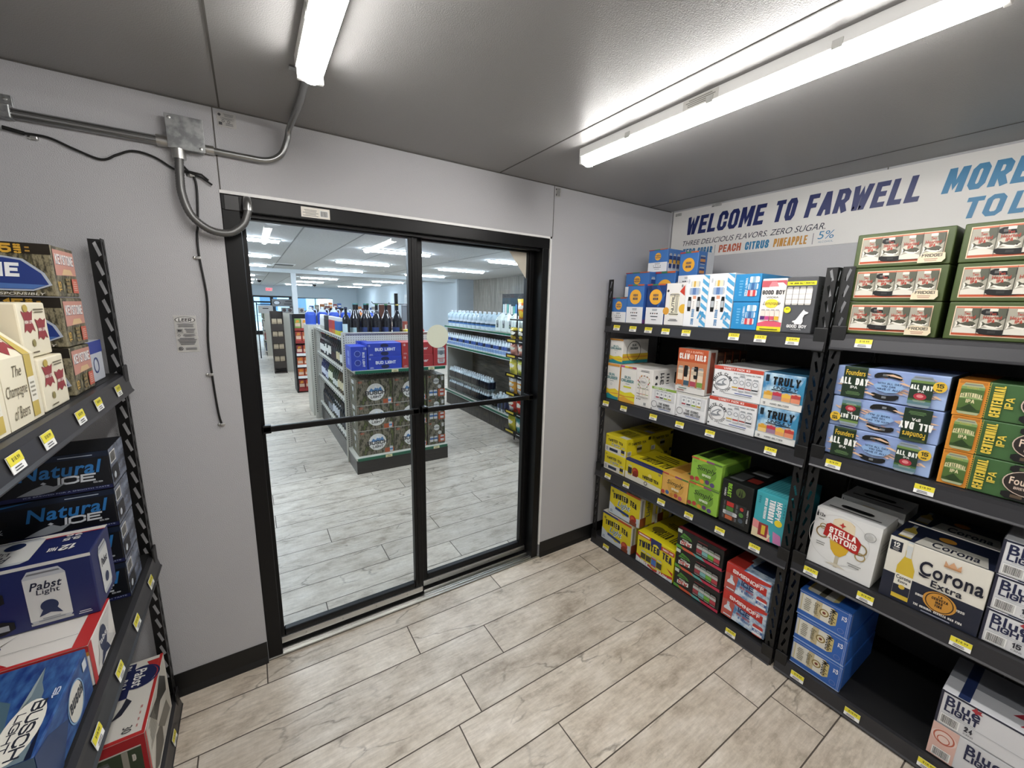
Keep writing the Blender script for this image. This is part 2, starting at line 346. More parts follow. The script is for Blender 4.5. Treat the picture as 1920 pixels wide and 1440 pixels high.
                s.quad([P(a+x*du, b+y*dv) for x, y in sh], ink(g)); s.lay += 1
                s.quad([P(a+x*du, b+y*dv) for x, y in ((0, .08), (1, .08), (1, .42), (0, .42))], ink(lab))
                s.quad([P(a+x*du, b+y*dv) for x, y in ((.33, .84), (.67, .84), (.66, 1), (.34, 1))], ink(nk))
def frames(w, h, d, lean=0.):
    X, Y, Z = Vector((1, 0, 0)), Vector((0, 1, 0)), Vector((0, 0, 1))
    vf = Vector((0, lean, h)); hl = vf.length; vf = vf.normalized(); nf = X.cross(vf)
    return {'front': (Vector((0, 0, 0)), X, vf, nf, w, hl), 'right': (Vector((w, 0, 0)), Y, Z, X, d, h),
            'left': (Vector((0, d, 0)), -Y, Z, -X, d, h), 'top': (Vector((0, lean, h)), X, Y, Z, w, d-2*lean),
            'topL': (Vector((0, d, h)), -Y, X, Z, d, w)}

# ------------------------------------------------------------------ naming helpers
def tag(o, label, cat, group=None, kind=None):
    o['label'] = label; o['category'] = cat
    if group: o['group'] = group
    if kind: o['kind'] = kind
    return o
def empty(name, label, cat, loc=(0, 0, 0), rz=0, group=None):
    o = bpy.data.objects.new(name, None); C.objects.link(o); o.location = loc; o.rotation_euler = (0, 0, rz); o.empty_display_size = .05
    return tag(o, label, cat, group)
def struct(name, mb, label=None):
    o = mb.build(name); o['kind'] = 'structure'; o['label'] = label or name.replace('_', ' ')+' of the walk-in cooler and store'; o['category'] = name.split('_')[0]; return o
def dup(o, loc, label=None, group=None, rz=None):
    c = o.copy(); C.objects.link(c); c.location = loc
    if rz is not None: c.rotation_euler = (0, 0, rz)
    if label: c['label'] = label
    if group: c['group'] = group
    for ch in list(o.children):
        k = ch.copy(); C.objects.link(k); k.parent = c
        for g in list(ch.children): q = g.copy(); C.objects.link(q); q.parent = k
    return c

# ------------------------------------------------------------------ the setting
XL, XR, YB, HC = -.98, 2.776, -4.3, 2.476        # cooler: left wall, right wall, back, ceiling
SX0, SX1, SX2, SY0, SYM, SY1, HS = -2.6, 5.8, 5.3, .13, 9.06, 22.6, 2.5    # store
DW, DH = 1.66, 2.18                               # door opening
def planks(mb, x0, x1, y0, y1, off):
    P_, LN = .213, 1.27; g = .0026; k = math.floor((y0+.137)/P_)-1
    while -.137+k*P_ < y1:
        a, b = max(y0, -.137+k*P_)+g, min(y1, -.137+(k+1)*P_)-g; o = off(k); n = math.floor((x0-o)/LN)
        while b-a > .02 and o+n*LN < x1:
            c, d = max(x0, o+n*LN)+g, min(x1, o+(n+1)*LN)-g
            if d-c > .01: mb.quad([(c, a, 0), (d, a, 0), (d, b, 0), (c, b, 0)], FLOOR)
            n += 1
        k += 1
ROW = {0: -.01, -1: .652, -2: 1.02, -3: .777, -4: .667, -5: 1.035, -6: .58, -7: .69, 1: .302, 2: 1.193, 3: .74, 5: .434}
def rowoff(k):
    if k in ROW: return ROW[k]
    return random.Random(k*31+5).choice((.1, .42, .74, 1.0, 1.2))
mb = MB(); planks(mb, XL, XR, YB, 0, rowoff); planks(mb, SX0, SX1, 0.085, SY1, rowoff)
mb.quad([(SX0, YB, -.002), (SX1, YB, -.002), (SX1, SY1, -.002), (SX0, SY1, -.002)], GROUT)
struct('floor', mb)
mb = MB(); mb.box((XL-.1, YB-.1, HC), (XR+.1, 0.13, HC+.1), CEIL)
for x in (-1.227+.03, .027, 1.281, 2.535): mb.box((x-.0028, YB, HC-.0015), (x+.0028, 0, HC+.01), SEAM)
mb.box((XL, -.004, HC-.004), (XR, .003, HC+.01), SEAM)
struct('ceiling', mb)
mb = MB()                                        # door wall: left of, right of and above the opening
mb.box((XL-.1, 0, 0), (0, SY0, HC), PANEL); mb.box((DW, 0, 0), (XR+.1, SY0, HC), PANEL); mb.box((0, 0, DH), (DW, SY0, HC), PANEL)
for x in (.004, DW+.006): mb.box((x-.002, -.0012, DH if x < 1 else DH), (x+.002, .003, HC), SEAM)
struct('wall_door', mb)
mb = MB(); mb.box((DW-.012, -.004, .1), (DW, .012, DH), WHITE); mb.box((0, -.004, DH-.012), (DW, .01, DH), WHITE)
struct('trim_4', mb, 'thin white edge trim round the door opening')
mb = MB(); mb.box((XR, YB, 0), (XR+.1, 0, HC), PANEL)
for y in (-.02, -1.24, -2.46): mb.box((XR-.001, y-.002, 0), (XR+.01, y+.002, HC), SEAM)
struct('wall_right', mb)
mb = MB(); mb.box((XL-.1, YB, 0), (XL, 0, HC), PANEL); struct('wall_left', mb)
mb = MB(); mb.box((XL-.1, YB-.1, 0), (XR+.1, YB, HC), PANEL); struct('wall_back', mb)
def skirt(name, pts):
    mb = MB()
    prof = [(.0, .112), (.004, .112), (.005, .03), (.014, .004), (.014, 0)]
    (x0, y0), (x1, y1) = pts; d = Vector((x1-x0, y1-y0, 0)).normalized(); n = Vector((d.y, -d.x, 0))
    for i in range(len(prof)-1):
        (a, za), (b, zb) = prof[i], prof[i+1]
        mb.quad([Vector((x0, y0, za))+n*a, Vector((x1, y1, za))+n*a, Vector((x1, y1, zb))+n*b, Vector((x0, y0, zb))+n*b], RUB)
    for (x, y) in pts: mb.add([Vector((x, y, z))+n*a for a, z in prof]+[Vector((x, y, 0))], [(0, 1, 2, 3, 4, 5)], RUB)
    struct(name, mb)
skirt('baseboard_left', [(XL, 0), (-.001, 0)]); skirt('baseboard_right', [(DW+.001, 0), (XR, 0)]); skirt('baseboard_side', [(XR, 0), (XR, YB)])
# sliding door: frame, threshold and two glazed leaves
mb = MB()
mb.box((0, .004, 0), (.062, .125, DH-.012), BLK, .003); mb.box((DW-.062, .004, 0), (DW-.012, .125, DH-.012), BLK, .003)
mb.box((.0, .002, 2.108), (DW-.012, .125, DH-.012), BLK, .003)
mb.box((.062, .03, 2.094), (DW-.062, .06, 2.108), BLK)
fr = struct('trim_1', mb, 'black anodised frame round the sliding glass doors')
mb = MB(); mb.pr((Vector((.285, .0015, 2.118)), Vector((1, 0, 0)), Vector((0, 0, 1)), Vector((0, -1, 0)), .115, .042), [('r', 0, 0, 1, 1, '#e9e4da'), ('lines', .05, .1, .6, .8, 5, '#8c8a86'), ('bar', .65, .15, .95, .8)])
mb.build('header_sticker', fr)
mb = MB(); mb.box((.012, -.001, 2.108), (.062, .003, 2.165), mat('grey_cover', '#3a3a3b', .4), .002); mb.build('corner_cover', fr)
mb = MB(); mb.box((-.0, 0, 0), (DW, .125, .008), ALU, .002)
for y in (.012, .03, .07, .1): mb.box((.0, y, .008), (DW, y+.006, .016), ALU)
struct('trim_2', mb, 'bare aluminium threshold track under the glass doors')
def leaf(n, x0, x1, y, stl, str_):
    top, bot = 2.108, .1
    mb = MB(); mb.box((x0, y, .032), (x0+stl, y+.038, top), BLK, .003); d = mb.build('door_%d' % n)
    d['kind'] = 'structure'; d['category'] = 'door'; d['label'] = 'black framed sliding glass door leaf, ' + ('left' if n == 1 else 'right')+' one'
    mb = MB(); mb.box((x1-str_, y, .032), (x1, y+.038, top), BLK, .003); mb.box((x1-str_+.018, y-.004, .05), (x1-.018, y, top), BLK, .002); mb.build('stile', d)
    mb = MB(); mb.box((x0+stl, y, .05), (x1-str_, y+.038, bot), BLK, .006); mb.box((x0, y-.004, .01), (x1, y+.03, .05), BLK); mb.box((x0+stl, y, top-.02), (x1-str_, y+.038, top), BLK); mb.build('rail', d)
    mb = MB(); mb.box((x0+.005, y-.012, .036), (x1-.01, y, .07), ALU, .002)
    for i in range(4): mb.lathe([(0, -.0015), (.004, -.001), (.004, .001)], SEAM, (0, 0, 0), 8, Matrix.Translation((x0+.12+i*.18, y-.0125, .053)) @ Matrix.Rotation(PI/2, 4, 'X'))
    mb.build('kick_strip', d)
    mb = MB(); mb.quad([(x0+stl, y+.019, bot), (x1-str_, y+.019, bot), (x1-str_, y+.019, top-.02), (x0+stl, y+.019, top-.02)], GLASS); mb.build('glass_pane', d)
    mb = MB(); z = 1.173
    yb = .028
    mb.box((x0+.012, yb, z-.013), (x1-.01, yb+.02, z+.015), BLK, .004)
    for x in (x0+.012, x1-.05): mb.box((x, yb, z-.018), (x+.035, y+.004, z+.02), BLK, .003)
    mb.build('push_bar', d)
    return d
d1 = leaf(1, .054, .822, .052, .024, .05); d2 = leaf(2, .812, DW-.06, .092, .05, .05)
mb = MB(); c = Vector((.952, .107, 1.578)); mb.quad([c+Vector((.066*math.cos(2*PI*j/32), 0, .066*math.sin(2*PI*j/32))) for j in range(32)], mat('sticker_back', '#d3dac9', .6)); mb.build('round_sticker', d2)
mb = MB(); mb.quad([(1.42, .107, 2.087), (1.549, .107, 2.087), (1.549, .107, 1.93)], mat('sticker_corner', '#cfc9bb', .6)); mb.build('corner_sticker', d2)

# store shell
mb = MB(); mb.box((SX0, SY0, HS), (SX1, SY1+.1, HS+.1), SCEIL)
for x in (-.65, .6, 1.2, 1.85, 3.1, 4.35): mb.box((x-.008, SY0, HS-.002), (x+.008, SY1, HS+.01), mat('tile_seam', '#8d9192', .8))
struct('ceiling_store', mb)
mb = MB(); mb.box((SX0, 9.25, HS-.09), (SX1, 9.45, HS), mat('soffit_paint', '#b7bdc0', .8)); mb.box((.97, 9.27, 0), (1.08, 9.4, HS-.09), mat('column_paint', '#c3c8cb', .7)); struct('trim_3', mb, 'pale soffit beam with its square column')
mb = MB(); mb.box((SX0-.1, SY0, 0), (SX0, SY1, HS), SWALL); struct('wall_store_left', mb)
mb = MB(); mb.box((SX1, SY0, 0), (SX1+.1, SYM+.1, HS), WOODW); struct('wall_store_right', mb)
mb = MB(); mb.box((SX2, SYM, 0), (SX1, SYM+.1, HS), mat('grey_paint', '#9aa3a9', .7)); mb.box((SX2, SYM+.1, 0), (SX2+.1, SY1, HS), SWALL); struct('wall_store_step', mb)
mb = MB(); mb.box((SX0, 0, 0), (XL-.1, SY0, HS), SWALL); mb.box((XR+.1, 0, 0), (SX1, SY0, HS), SWALL); mb.box((SX0, .1, HC), (SX1, SY0, HS), SWALL); struct('wall_store_near', mb)
mb = MB()
DX0, DX1, DZ, WX0, WX1, WZ0, WZ1 = .15, 2.0, 1.98, 2.25, 4.0, 1.2, 1.93
for a, b in (((SX0, 0), (DX0, HS)), ((DX0, DZ), (DX1, HS)), ((DX1, 0), (WX0, HS)), ((WX0, 0), (WX1, WZ0)), ((WX0, WZ1), (WX1, HS)), ((WX1, 0), (SX2+.1, HS))):
    mb.box((a[0], SY1, a[1]), (b[0], SY1+.1, b[1]), SWALL)
struct('wall_store_front', mb)
mb = MB()
for x in (DX0, (DX0+DX1)/2-.07, DX1-.14): mb.box((x, SY1-.03, 0), (x+.14, SY1+.04, DZ), BLK)
for z in (0, 1.62, DZ-.08): mb.box((DX0, SY1-.029, z), (DX1, SY1+.039, z+(.2 if z == 0 else .08)), BLK)
dd = struct('door_3', mb, 'black framed glass entrance door at the far end of the store')
mb = MB(); mb.quad([(DX0, SY1, 0), (DX1, SY1, 0), (DX1, SY1, DZ), (DX0, SY1, DZ)], GLASS); mb.build('glass_pane', dd)
mb = MB(); mb.box((DX0+.14, SY1-.09, .95), (DX0+.8, SY1-.05, .99), ALU); mb.build('push_bar', dd)
mb = MB(); mb.box((WX0, SY1-.01, WZ0), (WX1, SY1+.03, WZ0+.04), BLK); mb.box((WX0, SY1-.01, WZ1-.04), (WX1, SY1+.03, WZ1), BLK); mb.box(((WX0+WX1)/2-.02, SY1-.01, WZ0), ((WX0+WX1)/2+.02, SY1+.03, WZ1), BLK)
wo = struct('window_1', mb, 'high front window of the store')
mb = MB(); mb.quad([(WX0, SY1, WZ0), (WX1, SY1, WZ0), (WX1, SY1, WZ1), (WX0, SY1, WZ1)], GLASS); mb.build('glass_pane', wo)
mb = MB(); mb.quad([(-12, SY1+.1, -.05), (18, SY1+.1, -.05), (18, 50, -.05), (-12, 50, -.05)], mat('asphalt', '#9a9c9e', .9)); struct('ground', mb)
tag(empty('store_building', 'pale blue building across the forecourt seen through the entrance', 'building', (1.5, 40, -.05)), 'pale building across the forecourt seen through the glass entrance', 'building')
bb = bpy.data.objects['store_building']
mb = MB(); mb.box((-6, 0, 0), (4, 5, 3.2), mat('far_facade', '#a8c3d6', .8)); mb.build('wall', bb)
mb = MB(); mb.box((-6.3, -.3, 3.2), (4.3, 5.3, 3.5), mat('far_roof', '#5f7385', .8)); mb.build('roof', bb)
for i in range(4):
    mb = MB(); mb.box((-5.2+i*2.3, -.04, .9), (-3.9+i*2.3, .02, 2.2), mat('far_window', '#4b6a86', .2)); mb.build('window', bb)

# ------------------------------------------------------------------ LED strips and the electrics
def led_strip(label, x, y0, y1, w=.08):
    t = empty('ceiling_light', label, 'ceiling light', (x, (y0+y1)/2, HC), 0, None); l = (y1-y0)/2
    mb = MB(); mb.box((-w/2, -l, -.036), (w/2, l, 0), WHITE, .003); mb.build('housing', t)
    mb = MB(); n = 10; a = w*.43; R0 = []
    for j in range(n+1):
        an = PI*j/n; R0.append((-a*math.cos(an), -.036-.038*math.sin(an)**.8))
    for s0 in range(n): (xa, za), (xb, zb) = R0[s0], R0[s0+1]; mb.add([(xa, -l+.012, za), (xb, -l+.012, zb), (xb, l-.012, zb), (xa, l-.012, za)], [(0, 1, 2, 3)], LED, True)
    for yy in (-l+.012, l-.012): mb.quad([(q[0], yy, q[1]) for q in R0], LED)
    mb.build('diffuser', t)
    for sgn in (-1, 1):
        mb = MB(); yy = sgn*(l-.006); mb.box((-w*.46, min(yy-.007, yy+.007), -.066), (w*.46, max(yy-.007, yy+.007), -.002), WHITE, .002); mb.build('end_cap', t)
    for q in (-.55, 0, .55):
        mb = MB(); mb.box((-w/2-.003, q*2*l*.5-.012, -.042), (-w/2+.002, q*2*l*.5+.012, -.02), ALU); mb.build('clip', t)
    mb = MB(); mb.pr((Vector((-w/2, .1, -.034)), Vector((0, -1, 0)), Vector((0, 0, 1)), Vector((-1, 0, 0)), .13, .03), [('r', 0, 0, 1, 1, '#c9c7c2'), ('lines', .05, .1, .95, .9, 4, '#77756f')]); mb.build('rating_label', t)
    return t
lr = led_strip('long white LED strip light on the ceiling above the right-hand shelving', 1.44, -1.79, -.515)
ll = led_strip('white LED strip light on the ceiling with a steel conduit at its end', .275, -1.80, -.555)
led_strip('added unseen LED strip light behind the camera on the shelving side', 1.44, -3.6, -2.3)  # this strip and the next are unseen, added to brighten the pack fronts
led_strip('added unseen LED strip light behind the camera on the left', .275, -3.6, -2.3)
t = empty('conduit_connector', 'small steel connector at the near end of the right LED strip light', 'connector', (1.44, -1.795, 2.44))
mb = MB(); mb.tube([(0, 0, 0), (0, -.02, 0), (0, -.021, 0), (0, -.05, 0)], [.016, .016, .02, .02], ALU, 8); mb.build('collar', t)
mb = MB(); mb.tube([(0, -.05, 0), (0, -.5, .012)], .011, EMT); mb.build('tube', t)

t = empty('junction_box', 'square galvanised steel junction box on the wall beside the door', 'junction box', (-.083, 0, 2.348))
mb = MB(); mb.box((-.05, -.042, -.052), (.05, 0, .052), STEEL, .003); mb.build('body', t)
mb = MB(); mb.box((-.055, -.046, -.057), (.055, -.042, .057), STEEL, .0015); mb.build('cover', t)
for x, z in ((-.042, .044), (.042, -.044)):
    mb = MB(); mb.lathe([(0, .003), (.005, .002), (.0055, 0)], ALU, n=10, M=Matrix.Translation((x, -.046, z)) @ Matrix.Rotation(PI/2, 4, 'X')); mb.build('screw', t)
t = empty('conduit', 'grooved grey steel conduit running left from the junction box', 'conduit', (-.14, 0, 2.316))
mb = MB(); mb.tube([(0, -.016, 0), (-.84, -.016, .0)], .0155, EMT, 12)
for z in (-.008, 0, .008): mb.box((-.83, -.0335, z-.001), (-.02, -.030, z+.001), FLEX)
mb.build('tube', t)
mb = MB(); mb.tube([(.002, -.016, 0), (-.03, -.016, 0)], .02, ALU, 12); mb.build('connector', t)
mb = MB(); mb.box((-.405, -.035, -.02), (-.375, 0, .022), STEEL, .004); mb.box((-.405, -.004, .02), (-.375, 0, .055), STEEL, .002); mb.lathe([(0, .003), (.005, .002), (.0055, 0)], ALU, n=8, M=Matrix.Translation((-.39, -.004, .042)) @ Matrix.Rotation(PI/2, 4, 'X')); mb.build('strap', t)
def spline(p, n=8):
    p = [Vector(q) for q in p]; out = []
    for i in range(len(p)-1):
        a, b, c, d = p[max(i-1, 0)], p[i], p[i+1], p[min(i+2, len(p)-1)]
        for k in range(n):
            u = k/n; out.append(.5*((2*b)+(c-a)*u+(2*a-5*b+4*c-d)*u*u+(3*b-a-3*c+d)*u**3))
    return out+[p[-1]]
t = empty('conduit', 'bent steel conduit from the junction box up to the left LED strip', 'conduit', (-.028, 0, 2.314))
pts = [(0, -.018, 0), (.12, -.018, -.002), (.2, -.02, .0), (.25, -.024, .03), (.275, -.03, .085), (.285, -.045, .125), (.293, -.1, .141), (.303, -.3, .143), (.303, -.515, .143)]
mb = MB(); mb.tube(spline(pts), .0115, EMT, 12); mb.build('tube', t)
mb = MB(); mb.tube([(0, -.018, 0), (.026, -.018, 0)], .0155, ALU, 12); mb.build('connector', t)
mb = MB(); mb.tube([(.303, -.46, .143), (.303, -.527, .143)], .016, EMT, 12); mb.box((.255, -.49, .156), (.3, -.47, .161), STEEL); mb.build('end_connector', t)
t = empty('flexible_conduit', 'drooping grey flexible conduit from the junction box to the door header', 'conduit', (-.11, 0, 2.29))
fx = [(-.11, -.034, 2.27), (-.114, -.04, 2.2), (-.113, -.046, 2.135), (-.092, -.048, 2.063), (-.04, -.048, 2.018), (.02, -.046, 2.014), (.067, -.04, 2.05), (.087, -.036, 2.097), (.09, -.034, 2.118)]
fx = [(x+.11, y, z-2.29) for x, y, z in fx]; sp = spline(fx, 14)
mb = MB(); mb.tube(sp, [.0145 if i % 2 else .0132 for i in range(len(sp))], FLEX, 12); mb.build('tube', t)
mb = MB(); mb.tube([(0, -.03, .004), (0, -.03, -.03)], .021, ALU, 8); mb.build('connector', t)
mb = MB(); mb.tube([(.2, -.034, -.182), (.2, -.034, -.155), (.2, -.028, -.142), (.2, -.012, -.138), (.2, .003, -.138)], [.018, .018, .015, .016, .02], EMT, 10); mb.build('elbow_connector', t)
cb = [(-.54, -.012, 2.27), (-.507, -.01, 2.265), (-.448, -.008, 2.264), (-.39, -.008, 2.241), (-.327, -.008, 2.222), (-.285, -.008, 2.245), (-.24, -.008, 2.267), (-.183, -.008, 2.258), (-.126, -.008, 2.225), (-.085, -.008, 2.222), (-.07, -.008, 2.18), (-.079, -.008, 2.041), (-.086, -.008, 2.0), (-.087, -.008, 1.913), (-.078, -.008, 1.757), (-.091, -.008, 1.587), (-.091, -.008, 1.448), (-.085, -.008, 1.29), (-.078, -.006, 1.235)]
t = empty('cable', 'thin black cable clipped along the wall and hanging down beside the door', 'cable', (-.08, 0, 1.23))
r_ = lambda p: (p[0]+.08, p[1], p[2]-1.23)
mb = MB(); mb.tube([r_(p) for p in spline(cb, 6)], .0038, CABLE, 8); mb.build('wire', t)
mb = MB(); mb.tube([r_(p) for p in ((-.104, -.011, 2.245), (-.085, -.012, 2.222), (-.05, -.012, 2.212), (-.02, -.014, 2.19))], .0036, CABLE, 8); mb.tube([r_(p) for p in ((-.1, -.012, 2.228), (-.05, -.014, 2.222), (-.03, -.012, 2.205))], .0036, CABLE, 8); mb.build('loose_end', t)
mb = MB(); mb.tube([r_(p) for p in ((-.545, -.012, 2.271), (-.5, -.01, 2.264))], .0062, CABLE, 8); mb.build('sleeve', t)
for x, z in ((-.483, 2.256), (-.083, 2.216), (-.094, 1.914), (-.098, 1.449), (-.078, 1.232)):
    mb = MB(); mb.box((x+.08-.006, -.013, z-1.23-.006), (x+.08+.012, -.0004, z-1.23+.006), ALU, .003); mb.lathe([(0, .004), (.006, .002), (.0065, 0)], ALU, n=8, M=Matrix.Translation((x+.08-.009, -.002, z-1.23)) @ Matrix.Rotation(PI/2, 4, 'X')); mb.build('clip', t)
def wall_label(name, label, x0, x1, z0, z1, ops, base='#c6c6c3', y=-.0006):
    mb = MB(); mb.box((x0, y-.0006, z0), (x1, y+.0006, z1), mat('label_plate_'+base[1:], base, .35, .3))
    mb.pr((Vector((x0, y-.0006, z0)), Vector((1, 0, 0)), Vector((0, 0, 1)), Vector((0, -1, 0)), x1-x0, z1-z0), ops); return tag(mb.build(name), label, 'label')
o = wall_label('rating_plate', 'silver rating plate with an oval logo on the wall left of the door', -.192, -.122, 1.545, 1.69, [('c', .5, .88, .085, '#17171a', 2.6), ('c', .5, .88, .075, '#d9d9d6', 2.7), ('t', 'LEER', .2, .835, .8, .925, '#17171a', {'b': .05, 'i': .2}),
    ('lines', .08, .68, .92, .78, 4, '#66666a'), ('r', .08, .53, .36, .64, '#9a9a98'), ('t', 'NSF', .13, .56, .31, .62, '#17171a'), ('lines', .42, .53, .92, .65, 3, '#66666a'), ('ring', .16, .46, .03, .008, '#3a3a3d'), ('lines', .3, .42, .92, .5, 3, '#66666a'), ('r', .02, .515, .98, .52, '#8a8a88'), ('lines', .06, .2, .94, .4, 5, '#55555a'), ('ring', .17, .1, .05, .012, '#2a2a2d'), ('t', 'UL', .11, .075, .23, .125, '#2a2a2d'), ('lines', .34, .06, .94, .13, 2, '#55555a')])
UL = [('c', .12, .82, .1, '#4a4a4c'), ('lines', .28, .72, .95, .95, 3, '#77777a'), ('ring', .3, .4, .09, .03, '#5a5a5c'), ('ring', .6, .4, .09, .03, '#5a5a5c'), ('lines', .1, .5, .95, .66, 3, '#77777a'), ('r', .06, .1, .24, .3, '#4a4a4c'), ('lines', .3, .1, .95, .3, 2, '#77777a')]
wall_label('inspection_label', 'small grey inspection label above the door near the junction box', .018, .078, 2.412, 2.462, UL, '#b9b8b4')
wall_label('inspection_label', 'small grey inspection label above the right end of the door', 1.675, 1.715, 2.415, 2.465, UL, '#b9b8b4')

# ------------------------------------------------------------------ banner on the right wall
bz = empty('wall_banner', 'long white banner with blue welcome lettering high on the right wall', 'banner', (XR, -.03, 2.13))
BF = lambda: (Vector((-.0035, -.0, 0)), Vector((0, -1, 0)), Vector((0, 0, 1)), Vector((-1, 0, 0)), 1., 1.)
mb = MB(); mb.box((-.003, -2.9, 0), (0, 0, .335), mat('banner_vinyl', '#dcdad6', .45)); mb.build('sheet', bz)
def letters(txt, u0, u1, v0, v1, col, **k):
    mb = MB(); mb.pr(BF(), [('t', txt, u0, v0, u1, v1, col, dict(res=4, **k))]); mb.build('lettering', bz)
for w_, a_, b_ in (('WELCOME', .112, .66), ('TO', .7, .832), ('FARWELL', .868, 1.362)): letters(w_, a_, b_, .162, .282, '#16245e', i=.24, th=.2)
letters('THREE DELICIOUS FLAVORS. ZERO SUGAR.', .1, .985, .088, .122, '#26273a', b=0, i=.3)
for w_, a_, b_ in (('ZERO', .105, .205), ('SUGAR', .222, .335)): letters(w_, a_, b_, .02, .066, '#2f6f9c', i=.1)
letters('PEACH', .38, .53, .018, .066, '#b95a3c', B=.03, i=.1)
letters('CITRUS', .555, .7, .018, .066, '#2f7ba6', B=.03, i=.1)
letters('PINEAPPLE', .725, .905, .018, .066, '#c08a3a', B=.03, i=.1)
letters('|', .35, .354, .012, .072, '#8a8a8c'); letters('|', .93, .934, .012, .072, '#8a8a8c')
letters('5%', .955, 1.03, .036, .078, '#2f7ba6', b=0.0, i=.1)
letters('ALCOHOL', .96, 1.03, .016, .026, '#6f8da0', b=0)
for w_, a_, b_, c_, d_ in (('MORE', 1.42, 1.685, .178, .282), ('TO', 1.5, 1.628, .058, .145), ('L', 1.636, 1.69, .058, .145)): letters(w_, a_, b_, c_, d_, '#2878a4', i=.24, th=.21)
def corner_label(y, z, w, h, lab):
    mb = MB(); mb.box((-.0045, -w/2, -h/2), (-.0035, w/2, h/2), mat('label_plate_b9b8b4', '#b9b8b4', .35, .3)); mb.pr((Vector((-.0045, w/2, -h/2)), Vector((0, -1, 0)), Vector((0, 0, 1)), Vector((-1, 0, 0)), w, h), UL)
    tag(mb.build('inspection_label', loc=(XR, y, z)), lab, 'label')
corner_label(-.07, 2.445, .05, .02, 'tiny inspection label at the top corner of the welcome banner')
corner_label(-.36, 2.462, .07, .02, 'tiny inspection label on the top edge of the welcome banner above the word welcome')

# ------------------------------------------------------------------ steel racks
def flange(mb, O, U, V, Nn, w, h, m, pitch=.064, th=.002):
    O, U, V, Nn = map(Vector, (O, U, V, Nn)); n = int(h/pitch); p = h/n
    H_ = [(.26, .2), (.46, .1), (.74, .78), (.54, .9)]
    for i in range(n):
        P = lambda u, v, o: O+U*(u*w)+V*((i+v)*p)+Nn*o
        A = [(0, 0), (1, 0), (1, 1), (0, 1)]
        for o in (0, th):
            vs = [P(*q, o) for q in A]+[P(*q, o) for q in H_]
            mb.add(vs, [(0, 1, 5, 4), (1, 2, 6, 5), (2, 3, 7, 6), (3, 0, 4, 7)], m)
        vs = [P(*q, 0) for q in H_]+[P(*q, th) for q in H_]
        mb.add(vs, [(j, (j+1) % 4, 4+(j+1) % 4, 4+j) for j in range(4)], m)
        vs = [P(1, 0, 0), P(1, 1, 0), P(1, 1, th), P(1, 0, th), P(0, 0, 0), P(0, 1, 0), P(0, 1, th), P(0, 0, th)]
        mb.add(vs, [(0, 1, 2, 3), (4, 5, 6, 7)], m)
def rack(label, loc, rz, w, levels, d=.61, H=1.95, back=True, lipm=LIP):
    t = empty('storage_rack', label, 'shelving rack', loc, rz, 'black steel storage racks')
    for x, sx in ((0, 1), (w, -1)):
        for y, sy in ((0, 1), (d, -1)):
            mb = MB()
            flange(mb, (x, y, 0), (sx, 0, 0), (0, 0, 1), (0, sy, 0), .042, H, BLACK)
            flange(mb, (x, y, 0), (0, sy, 0), (0, 0, 1), (sx, 0, 0), .042, H, BLACK)
            mb.build('post', t)
    for z in levels:
        mb = MB(); mb.box((.006, .012, z-.016), (w-.006, d-.012, z), DECK); mb.build('shelf_deck', t)
        mb = MB()
        pf = [(.012, -.002), (-.004, -.004), (-.006, -.02), (-.014, -.06), (-.019, -.066), (-.019, -.069), (.002, -.069), (.004, -.03), (.012, -.03)]
        n = len(pf); x0, x1 = .004, w-.004
        mb.add([(x, y, z+q) for x in (x0, x1) for y, q in pf], [(j, (j+1) % n, n+(j+1) % n, n+j) for j in range(n)]+[tuple(range(n))[::-1], tuple(range(n, 2*n))], lipm)
        mb.build('front_lip', t)
        for x in (0.003, w-.019):
            mb = MB(); mb.box((x, .04, z-.06), (x+.016, d-.04, z-.017), BLACK, .002); mb.build('side_beam', t)
        for x in (-.002, w-.05):
            mb = MB(); mb.box((x, -.008, z-.075), (x+.052, .0, z+.03), BLACK, .004); mb.build('corner_bracket', t)
    if back:
        mb = MB(); zt = levels[-1]
        for a in range(2): mb.box((.01+a*(w/2-.008), d-.01, .03), (w/2-.002+a*(w/2-.008), d-.004, zt-.02), BACKP)
        mb.build('back_panel', t)
    return t
Q1 = [.066, .612, 1.134, 1.668]; Q2 = [.079, .63, 1.156, 1.68]; QL = [.064, .748, 1.482]
ru1 = rack('black steel storage rack in the corner right of the glass doors', (2.142, -.035, 0), -PI/2, 1.295, Q1)
ru2 = rack('black steel storage rack nearest the camera on the right wall', (2.142, -1.345, 0), -PI/2, 1.295, Q2)
rl = rack('black steel storage rack on the left of the glass doors', (-.345, -1.36, 0), PI/2, 1.31, QL, back=True)
rl['group'] = ru1['group']
